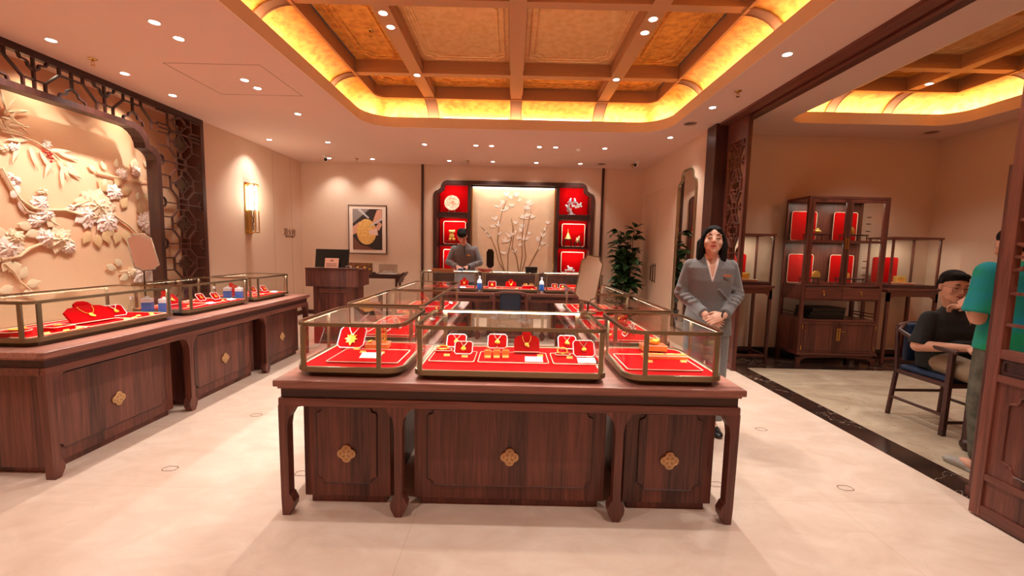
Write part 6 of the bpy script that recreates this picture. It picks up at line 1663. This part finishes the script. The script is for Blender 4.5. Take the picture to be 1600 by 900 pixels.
# ---------- woman standing at the right of the counter
wm = thing('person', 'woman in grey uniform jacket standing with clasped hands by the lattice door', 'person', (1.60, 3.36, 0), R(-16))
HM = T(0.0, -0.015, 1.545) @ Rx(-14) @ Ry(3) @ Rz(-4)
b = MB()
head_into(b, HM, 1.03)
b.limb(HM @ Vector((0, 0.02, -0.06)), 0.050, (0, 0.03, 1.40), 0.052)
b.loft([((0, 0.02, 0.86), 0.15, 0.10), ((0, 0.02, 0.95), 0.155, 0.105), ((0, 0.01, 1.08), 0.125, 0.09), ((0, 0.0, 1.25), 0.14, 0.095), ((0, 0.01, 1.36), 0.145, 0.08), ((0, 0.025, 1.42), 0.09, 0.055), ((0, 0.03, 1.45), 0.05, 0.045)], 24)
sh, el, wr = {}, {}, {}
for k in (-1, 1):
    sh[k] = Vector((k * 0.150, 0.02, 1.355)); el[k] = Vector((k * 0.215, 0.03, 1.12)); wr[k] = Vector((k * 0.065 + 0.015, -0.20, 0.985))
    b.limb(sh[k], 0.045, el[k], 0.037); b.limb(el[k], 0.037, wr[k], 0.025)
    b.limb((k * 0.085, 0.02, 0.88), 0.078, (k * 0.085, 0.0, 0.48), 0.052); b.limb((k * 0.085, 0.0, 0.48), 0.05, (k * 0.088, 0.02, 0.10), 0.035)
    b.ell((k * 0.088, -0.02, 0.05), (0.033, 0.08, 0.03))
hand_into(b, wr[1], (-0.75, -0.30, -0.28), (0.1, -0.9, 0.35), 1, 0.92, 28)
hand_into(b, wr[-1] + Vector((0, 0.022, -0.022)), (0.80, -0.30, -0.30), (0.1, -0.9, 0.2), -1, 0.92, 20)
remesh(b, 'body', SKIN, wm, 0.0045, 5)
face_parts(wm, HM, 1.03)
b = MB()   # hair: parted shoulder-length bob
b.ell((0, 0.024, 0.054), (0.085, 0.096, 0.084), HM); b.ell((0, 0.05, 0.0), (0.084, 0.072, 0.10), HM); b.ell((0, 0.0, 0.092), (0.062, 0.060, 0.044), HM)
for k in (-1, 1):
    b.limb(HM @ Vector((k * 0.034, -0.058, 0.084)), 0.022, HM @ Vector((k * 0.071, -0.030, 0.030)), 0.017)
    b.limb(HM @ Vector((k * 0.072, -0.018, 0.035)), 0.020, HM @ Vector((k * 0.079, -0.002, -0.06)), 0.026); b.limb(HM @ Vector((k * 0.079, 0.0, -0.06)), 0.027, HM @ Vector((k * 0.088, 0.022, -0.135)), 0.022)
    b.limb(HM @ Vector((k * 0.07, 0.05, 0.0)), 0.045, HM @ Vector((k * 0.075, 0.055, -0.14)), 0.038)
b.limb(HM @ Vector((0, 0.07, 0.0)), 0.06, HM @ Vector((0, 0.07, -0.13)), 0.05)
remesh(b, 'hair', HAIR, wm, 0.0055, 4)
# blouse and jacket with a V opening
b = MB(); b.loft([((0, 0.015, 1.10), 0.135, 0.098), ((0, 0.0, 1.25), 0.15, 0.106), ((0, 0.01, 1.36), 0.155, 0.092), ((0, 0.025, 1.425), 0.10, 0.066), ((0, 0.03, 1.455), 0.068, 0.062)], 28)
c = MB().prism([(-0.045, 1.52), (0.045, 1.52), (0.006, 1.27), (-0.006, 1.27)], -0.4, 0.0, XZ)
remesh(b, 'blouse', mat('pale blouse', srgb(248, 222, 212), 0.6), wm, 0.006, 2, cut=c)
b = MB()
b.loft([((0, 0.02, 0.80), 0.190, 0.135), ((0, 0.02, 0.93), 0.178, 0.130), ((0, 0.01, 1.08), 0.152, 0.115), ((0, 0.0, 1.24), 0.168, 0.122), ((0, 0.01, 1.34), 0.188, 0.108), ((0, 0.02, 1.385), 0.165, 0.088), ((0, 0.03, 1.425), 0.10, 0.074), ((0, 0.035, 1.462), 0.068, 0.066)], 32)
for k in (-1, 1):
    b.limb(sh[k], 0.053, el[k], 0.049, 20); b.limb(el[k], 0.049, wr[k] + (el[k] - wr[k]).normalized() * 0.045, 0.042, 20)
    b.cone(wr[k] + (el[k] - wr[k]).normalized() * 0.05, wr[k] + (el[k] - wr[k]).normalized() * 0.018, 0.045, 0.045, 20)
    for j in range(4):   # sleeve folds
        p = el[k].lerp(wr[k], 0.05 + 0.16 * j); b.limb(p + Vector((k * 0.03, -0.03, 0.01)), 0.018, p + Vector((-k * 0.015, -0.042, 0.03)), 0.015)
    p = el[k].lerp(sh[k], 0.15); b.limb(p + Vector((0.03, -0.03, 0)), 0.02, p + Vector((-0.03, -0.04, 0.02)), 0.018)
b.limb((0.05, -0.118, 1.17), 0.006, (0.16, -0.05, 1.06), 0.006)
c = MB().prism([(-0.075, 1.52), (0.075, 1.52), (0.055, 1.43), (0.006, 1.235), (-0.006, 1.235), (-0.055, 1.43)], -0.4, 0.01, XZ)
remesh(b, 'jacket', GREYC, wm, 0.0065, 4, cut=c)
MB().box(-0.028, 0.028, -0.004, 0.003, -0.009, 0.009, T(0.105, -0.108, 1.285) @ Rz(14), bev=0.002).build('name_badge', mat('copper badge', srgb(220, 130, 96), 0.3, 0.4), wm)
MB().tube([wr[1] + Vector((0.012 * 0 + 0.03 * math.cos(a) * 0.6, 0.03 * math.cos(a) * 0.8, 0.03 * math.sin(a))) for a in [k * 0.5236 for k in range(12)]], 0.006, 6, closed=True).build('watch', BLACK, wm, smooth=True)
b = MB()
b.loft([((0, 0.02, 0.92), 0.165, 0.118), ((0, 0.02, 0.84), 0.172, 0.122)], 24)
for k in (-1, 1):
    b.limb((k * 0.085, 0.02, 0.86), 0.092, (k * 0.088, 0.0, 0.48), 0.078, 20); b.limb((k * 0.088, 0.0, 0.48), 0.078, (k * 0.09, 0.02, 0.16), 0.074, 20); b.cone((k * 0.09, 0.02, 0.16), (k * 0.09, 0.015, 0.085), 0.074, 0.076, 20)
remesh(b, 'trousers', GREYC, wm, 0.008, 4)
for k in (-1, 1): shoe(wm, T(k * 0.09, -0.03, 0) @ Rz(k * 8), LEATH)

# ---------- man behind the rear counter, bent over his work
mn = thing('person', 'man in grey stand-collar jacket bending over his work behind the rear counter', 'person', (-0.87, 7.62, 0))
HM = T(-0.02, -0.30, 1.66) @ Rx(38) @ Rz(3)
b = MB(); head_into(b, HM, 1.08)
b.limb(HM @ Vector((0, 0.02, -0.06)), 0.056, (0, -0.14, 1.50), 0.062)
b.loft([((0, 0.03, 0.92), 0.16, 0.11), ((0, -0.01, 1.12), 0.155, 0.11), ((0, -0.08, 1.32), 0.18, 0.115), ((0, -0.12, 1.45), 0.17, 0.09), ((0, -0.14, 1.52), 0.07, 0.06)], 24)
for k in (-1, 1):
    sh[k] = Vector((k * 0.185, -0.11, 1.44)); el[k] = Vector((k * 0.285, -0.12, 1.20)); wr[k] = Vector((k * 0.085, -0.39, 1.13))
    b.limb(sh[k], 0.052, el[k], 0.042); b.limb(el[k], 0.042, wr[k], 0.028)
    b.limb((k * 0.095, 0.04, 0.94), 0.088, (k * 0.10, 0.02, 0.50), 0.058); b.limb((k * 0.10, 0.02, 0.50), 0.056, (k * 0.10, 0.04, 0.10), 0.038); b.ell((k * 0.10, 0.0, 0.05), (0.036, 0.09, 0.035))
hand_into(b, wr[-1], (0.6, -0.7, -0.1), (-0.1, -0.3, 0.9), 1, 1.0, 35)
hand_into(b, wr[1], (-0.6, -0.7, -0.1), (0.1, -0.3, 0.9), -1, 1.0, 35)
remesh(b, 'body', SKIN2, mn, 0.005, 5)
face_parts(mn, HM, 1.08, lipc=mat('lip brown', srgb(176, 96, 84), 0.5))
b = MB(); b.ell((0, 0.010, 0.060), (0.087, 0.106, 0.082), HM); b.ell((0, 0.05, 0.02), (0.084, 0.068, 0.085), HM); b.ell((0, -0.055, 0.088), (0.066, 0.045, 0.040), HM)
rnd = random.Random(4)
for k in range(26):
    hx, hy = rnd.uniform(-.06, .06), rnd.uniform(-.07, .08); b.limb(HM @ Vector((hx, hy, 0.085)), 0.03, HM @ Vector((hx * 1.2, hy * 1.15, 0.128 - 4 * (hx * hx + hy * hy))), 0.013)
for k in (-1, 1): b.limb(HM @ Vector((k * 0.035, -0.062, 0.09)), 0.022, HM @ Vector((k * 0.072, -0.02, 0.05)), 0.016)
remesh(b, 'hair', HAIR, mn, 0.006, 3)
b = MB()
b.loft([((0, 0.04, 0.84), 0.20, 0.14), ((0, 0.03, 0.95), 0.195, 0.138), ((0, -0.01, 1.12), 0.185, 0.135), ((0, -0.075, 1.32), 0.222, 0.135), ((0, -0.115, 1.43), 0.212, 0.105), ((0, -0.13, 1.485), 0.14, 0.08), ((0, -0.15, 1.545), 0.075, 0.07)], 32)
for k in (-1, 1):
    b.limb(sh[k], 0.062, el[k], 0.056, 20); b.limb(el[k], 0.058, wr[k] + (el[k] - wr[k]).normalized() * 0.05, 0.046, 20); b.cone(wr[k] + (el[k] - wr[k]).normalized() * 0.06, wr[k] + (el[k] - wr[k]).normalized() * 0.02, 0.048, 0.048, 20)
    for j in range(3):
        p = el[k].lerp(wr[k], 0.05 + 0.2 * j); b.limb(p + Vector((k * 0.03, -0.035, 0.02)), 0.02, p + Vector((-k * 0.02, -0.045, 0.035)), 0.016)
remesh(b, 'jacket', GREYC, mn, 0.007, 4)
MB().prism([(-0.008, 1.50), (0.008, 1.50), (0.008, 0.95), (-0.008, 0.95)], -0.006, 0.0, lambda u, v, w: (u + 0.02, -0.205 + (v - 1.3) * -0.33 * 1 + w + 0.06 * max(0, 1.3 - v) * 2, v)).build('front_placket', mat('seam grey', srgb(80, 78, 80), 0.9), mn)
MB().box(-0.022, 0.022, -0.004, 0.002, -0.012, 0.012, T(0.09, -0.215, 1.33) @ Rx(20), bev=0.002).build('name_badge', GOLD, mn)
b = MB(); b.loft([((0, 0.04, 0.96), 0.175, 0.125), ((0, 0.04, 0.86), 0.185, 0.13)], 24)
for k in (-1, 1): b.limb((k * 0.095, 0.04, 0.9), 0.10, (k * 0.10, 0.02, 0.50), 0.085, 18); b.limb((k * 0.10, 0.02, 0.50), 0.085, (k * 0.10, 0.03, 0.14), 0.078, 18); b.cone((k * 0.10, 0.03, 0.14), (k * 0.10, 0.03, 0.085), 0.078, 0.08, 18)
remesh(b, 'trousers', mat('dark trousers', srgb(60, 58, 62), 0.9), mn, 0.009, 3)
for k in (-1, 1): shoe(mn, T(k * 0.10, -0.01, 0) @ Rz(k * 8), LEATH)
g = MB(); hand_into(g, wr[1] + Vector((0, 0.004, 0)), (-0.6, -0.7, -0.1), (0.1, -0.3, 0.9), -1, 1.04, 35, 1.25); g.cone(wr[1] + Vector((0.03, 0.04, 0.01)), wr[1], 0.034, 0.034)
remesh(g, 'black_glove', mat('black knit glove', srgb(20, 20, 24), 0.9), mn, 0.005, 3)
t = thing('polishing_pot', 'small blue pot with a white lid between the hands of the rear man', 'jar', (-0.885, 7.08, 1.074))
MB().lathe([(0.038, 0), (0.044, 0.01), (0.044, 0.035), (0.001, 0.035)], n=24).build('pot', BLUE, t, smooth=True); MB().lathe([(0.046, 0.035), (0.046, 0.05), (0.001, 0.052)], n=24).build('lid', BW, t, smooth=True)
t = thing('red_pouch', 'small dark red pouch lying left of the blue pot', 'pouch', (-1.0, 7.06, 1.074))
MB().ell((0, 0, 0.028), (0.05, 0.035, 0.028)).build('bag', mat('dark red cloth', srgb(120, 24, 30), 0.8), t, smooth=True); MB().ell((0.035, 0, 0.045), (0.018, 0.014, 0.012)).build('gathered_neck', mat('dark red cloth', srgb(120, 24, 30), 0.8), t, smooth=True)

# ---------- seated man in black
sm = thing('person', 'man in black shirt and glasses sitting in the side room armchair', 'person', (3.82, 3.50, 0), R(-3))
HM = T(-0.125, -0.03, 1.215) @ Rx(8) @ Rz(-12) @ Ry(3)
b = MB(); head_into(b, HM, 1.10)
b.limb(HM @ Vector((0, 0.02, -0.06)), 0.060, (-0.04, 0.02, 1.02), 0.066)
b.loft([((0, 0.08, 0.53), 0.19, 0.14), ((0, 0.09, 0.66), 0.20, 0.15), ((0, 0.06, 0.84), 0.205, 0.14), ((0, 0.04, 0.96), 0.19, 0.105), ((0, 0.03, 1.03), 0.09, 0.07)], 24)
sh = {-1: Vector((-0.205, 0.05, 0.935)), 1: Vector((0.205, 0.05, 0.935))}
el = {-1: Vector((-0.30, 0.03, 0.70)), 1: Vector((0.30, -0.02, 0.70))}
wr = {-1: Vector((-0.16, -0.24, 0.745)), 1: Vector((0.10, -0.30, 0.79))}
for k in (-1, 1):
    b.limb(sh[k], 0.060, el[k], 0.050); b.limb(el[k], 0.050, wr[k], 0.030)
    b.limb((k * 0.10, 0.05, 0.57), 0.095, (k * 0.13, -0.40, 0.54), 0.070); b.limb((k * 0.13, -0.40, 0.52), 0.062, (k * 0.13, -0.34, 0.11), 0.042); b.ell((k * 0.13, -0.38, 0.06), (0.038, 0.09, 0.036))
hand_into(b, wr[-1], (0.30, -0.95, 0.0), (-0.5, 0.0, 0.85), 1, 1.0, 40)
hand_into(b, wr[1], (-0.45, -0.85, 0.1), (0.4, 0.1, 0.85), -1, 1.0, 40)
remesh(b, 'body', SKIN2, sm, 0.005, 5)
face_parts(sm, HM, 1.10, lipc=mat('lip brown', srgb(176, 96, 84), 0.5))
b = MB(); b.ell((0, 0.020, 0.070), (0.088, 0.100, 0.080), HM); b.ell((0, 0.052, 0.02), (0.084, 0.066, 0.085), HM); b.ell((0, -0.042, 0.104), (0.066, 0.044, 0.032), HM)
for k in (-1, 1): b.limb(HM @ Vector((k * 0.072, 0.0, 0.06)), 0.022, HM @ Vector((k * 0.077, 0.018, 0.012)), 0.013)
remesh(b, 'hair', HAIR, sm, 0.006, 4)
g = MB()
for k in (-1, 1):
    q = rrect(k * 0.036 - 0.026, k * 0.036 + 0.026, -0.020, 0.018, 0.012, 3); g.tube([HM @ (Vector((u, -0.095, v + 0.005)) * 1.1) for u, v in q], 0.0014, 6, closed=True)
    g.tube([HM @ (Vector((k * 0.062, -0.093, 0.012)) * 1.1), HM @ (Vector((k * 0.080, -0.04, 0.012)) * 1.1), HM @ (Vector((k * 0.082, 0.01, 0.010)) * 1.1)], 0.0014, 6)
g.tube([HM @ (Vector((-0.011, -0.098, 0.01)) * 1.1), HM @ (Vector((0.011, -0.098, 0.01)) * 1.1)], 0.0014, 6); g.build('eyeglasses', DBRONZE, sm, smooth=True)
b = MB()
b.loft([((0, 0.08, 0.50), 0.215, 0.165), ((0, 0.09, 0.66), 0.225, 0.18), ((0, 0.06, 0.84), 0.250, 0.165), ((0, 0.045, 0.94), 0.245, 0.125), ((0, 0.035, 0.985), 0.18, 0.10), ((-0.03, 0.025, 1.055), 0.082, 0.078)], 32)
for k in (-1, 1):
    b.limb(sh[k], 0.070, sh[k].lerp(el[k], 0.75), 0.068, 20); b.cone(sh[k].lerp(el[k], 0.6), sh[k].lerp(el[k], 0.95), 0.070, 0.076, 20)
for z in (0.60, 0.68, 0.75): b.limb((-0.15, -0.10, z), 0.02, (0.12, -0.11, z + 0.02), 0.016)
c = MB().prism([(-0.055, 1.12), (0.055, 1.12), (0.004, 0.88), (-0.004, 0.88)], -0.4, 0.0, XZ)
remesh(b, 'shirt', mat('black shirt', srgb(16, 16, 16), 0.8, noise=(30, srgb(28, 27, 27))), sm, 0.008, 4, cut=c)
b = MB()
for k in (-1, 1): b.limb((k * 0.10, 0.05, 0.57), 0.105, (k * 0.13, -0.40, 0.545), 0.082, 20); b.limb((k * 0.13, -0.40, 0.53), 0.078, (k * 0.13, -0.34, 0.16), 0.062, 20)
b.ell((0, 0.08, 0.56), (0.20, 0.15, 0.075))
remesh(b, 'trousers', mat('khaki cloth', srgb(150, 128, 104), 0.9), sm, 0.008, 4)
for k in (-1, 1): shoe(sm, T(k * 0.13, -0.38, 0), LEATH)

# ---------- standing person in a green and blue shirt, partly behind the near leaf
gp = thing('person', 'person in green and blue T-shirt standing half hidden behind the near lattice leaf', 'person', (3.285, 2.72, 0), R(180))
HM = T(0.0, -0.03, 1.545) @ Rx(12) @ Rz(-25)
b = MB(); head_into(b, HM, 1.03)
b.limb(HM @ Vector((0, 0.02, -0.06)), 0.050, (0, 0.03, 1.40), 0.056)
b.loft([((0, 0.02, 0.88), 0.15, 0.11), ((0, 0.02, 1.05), 0.14, 0.10), ((0, 0.0, 1.25), 0.16, 0.105), ((0, 0.01, 1.37), 0.16, 0.085), ((0, 0.03, 1.43), 0.07, 0.055)], 24)
sh = {-1: Vector((-0.185, 0.01, 1.37)), 1: Vector((0.185, 0.01, 1.37))}
el = {-1: Vector((-0.22, -0.10, 1.12)), 1: Vector((0.235, 0.02, 1.07))}
wr = {-1: Vector((-0.10, -0.33, 1.10)), 1: Vector((0.07, -0.19, 1.13))}
for k in (-1, 1):
    b.limb(sh[k], 0.050, el[k], 0.043); b.limb(el[k], 0.043, wr[k], 0.027)
    b.limb((k * 0.09, 0.02, 0.90), 0.085, (k * 0.095, 0.0, 0.48), 0.056); b.limb((k * 0.095, 0.0, 0.48), 0.054, (k * 0.10, 0.03, 0.10), 0.037); b.ell((k * 0.10, -0.02, 0.05), (0.036, 0.085, 0.034))
hand_into(b, wr[1], (-0.35, -0.75, 0.35), (0.7, -0.2, 0.6), -1, 0.95, 40); hand_into(b, wr[-1], (0.3, -0.9, 0.0), (-0.3, 0, 0.9), 1, 0.95, 40)
remesh(b, 'body', SKIN2, gp, 0.005, 5)
face_parts(gp, HM, 1.03, lipc=mat('lip brown', srgb(176, 96, 84), 0.5))
b = MB(); b.ell((0, 0.022, 0.062), (0.080, 0.092, 0.070), HM); b.ell((0, 0.050, 0.02), (0.077, 0.062, 0.072), HM)
remesh(b, 'hair', HAIR, gp, 0.006, 4)
gm = mat('green and blue cotton', srgb(14, 150, 96), 0.8, noise=(3.0, srgb(12, 132, 178), (1, 1, 1.8)))
b = MB()
b.loft([((0, 0.02, 0.86), 0.195, 0.145), ((0, 0.02, 1.05), 0.178, 0.135), ((0, 0.0, 1.25), 0.188, 0.132), ((0, 0.01, 1.36), 0.185, 0.108), ((0, 0.025, 1.42), 0.10, 0.075), ((0, 0.03, 1.45), 0.066, 0.062)], 32)
for k in (-1, 1): b.limb(sh[k], 0.072, sh[k].lerp(el[k], 0.6), 0.072, 20); b.cone(sh[k].lerp(el[k], 0.5), sh[k].lerp(el[k], 0.88), 0.074, 0.084, 20)
remesh(b, 't_shirt', gm, gp, 0.008, 4)
b = MB(); b.loft([((0, 0.02, 0.94), 0.17, 0.125), ((0, 0.02, 0.84), 0.18, 0.13)], 24)
for k in (-1, 1): b.limb((k * 0.09, 0.02, 0.87), 0.10, (k * 0.10, 0.0, 0.48), 0.082, 18); b.limb((k * 0.10, 0.0, 0.48), 0.080, (k * 0.10, 0.03, 0.14), 0.066, 18)
remesh(b, 'trousers', mat('olive camouflage cloth', srgb(64, 64, 54), 0.9, noise=(14, srgb(104, 98, 84))), gp, 0.008, 4)
for k in (-1, 1): shoe(gp, T(k * 0.10, -0.03, 0) @ Rz(k * 6), mat('grey canvas', srgb(150, 140, 130), 0.7))
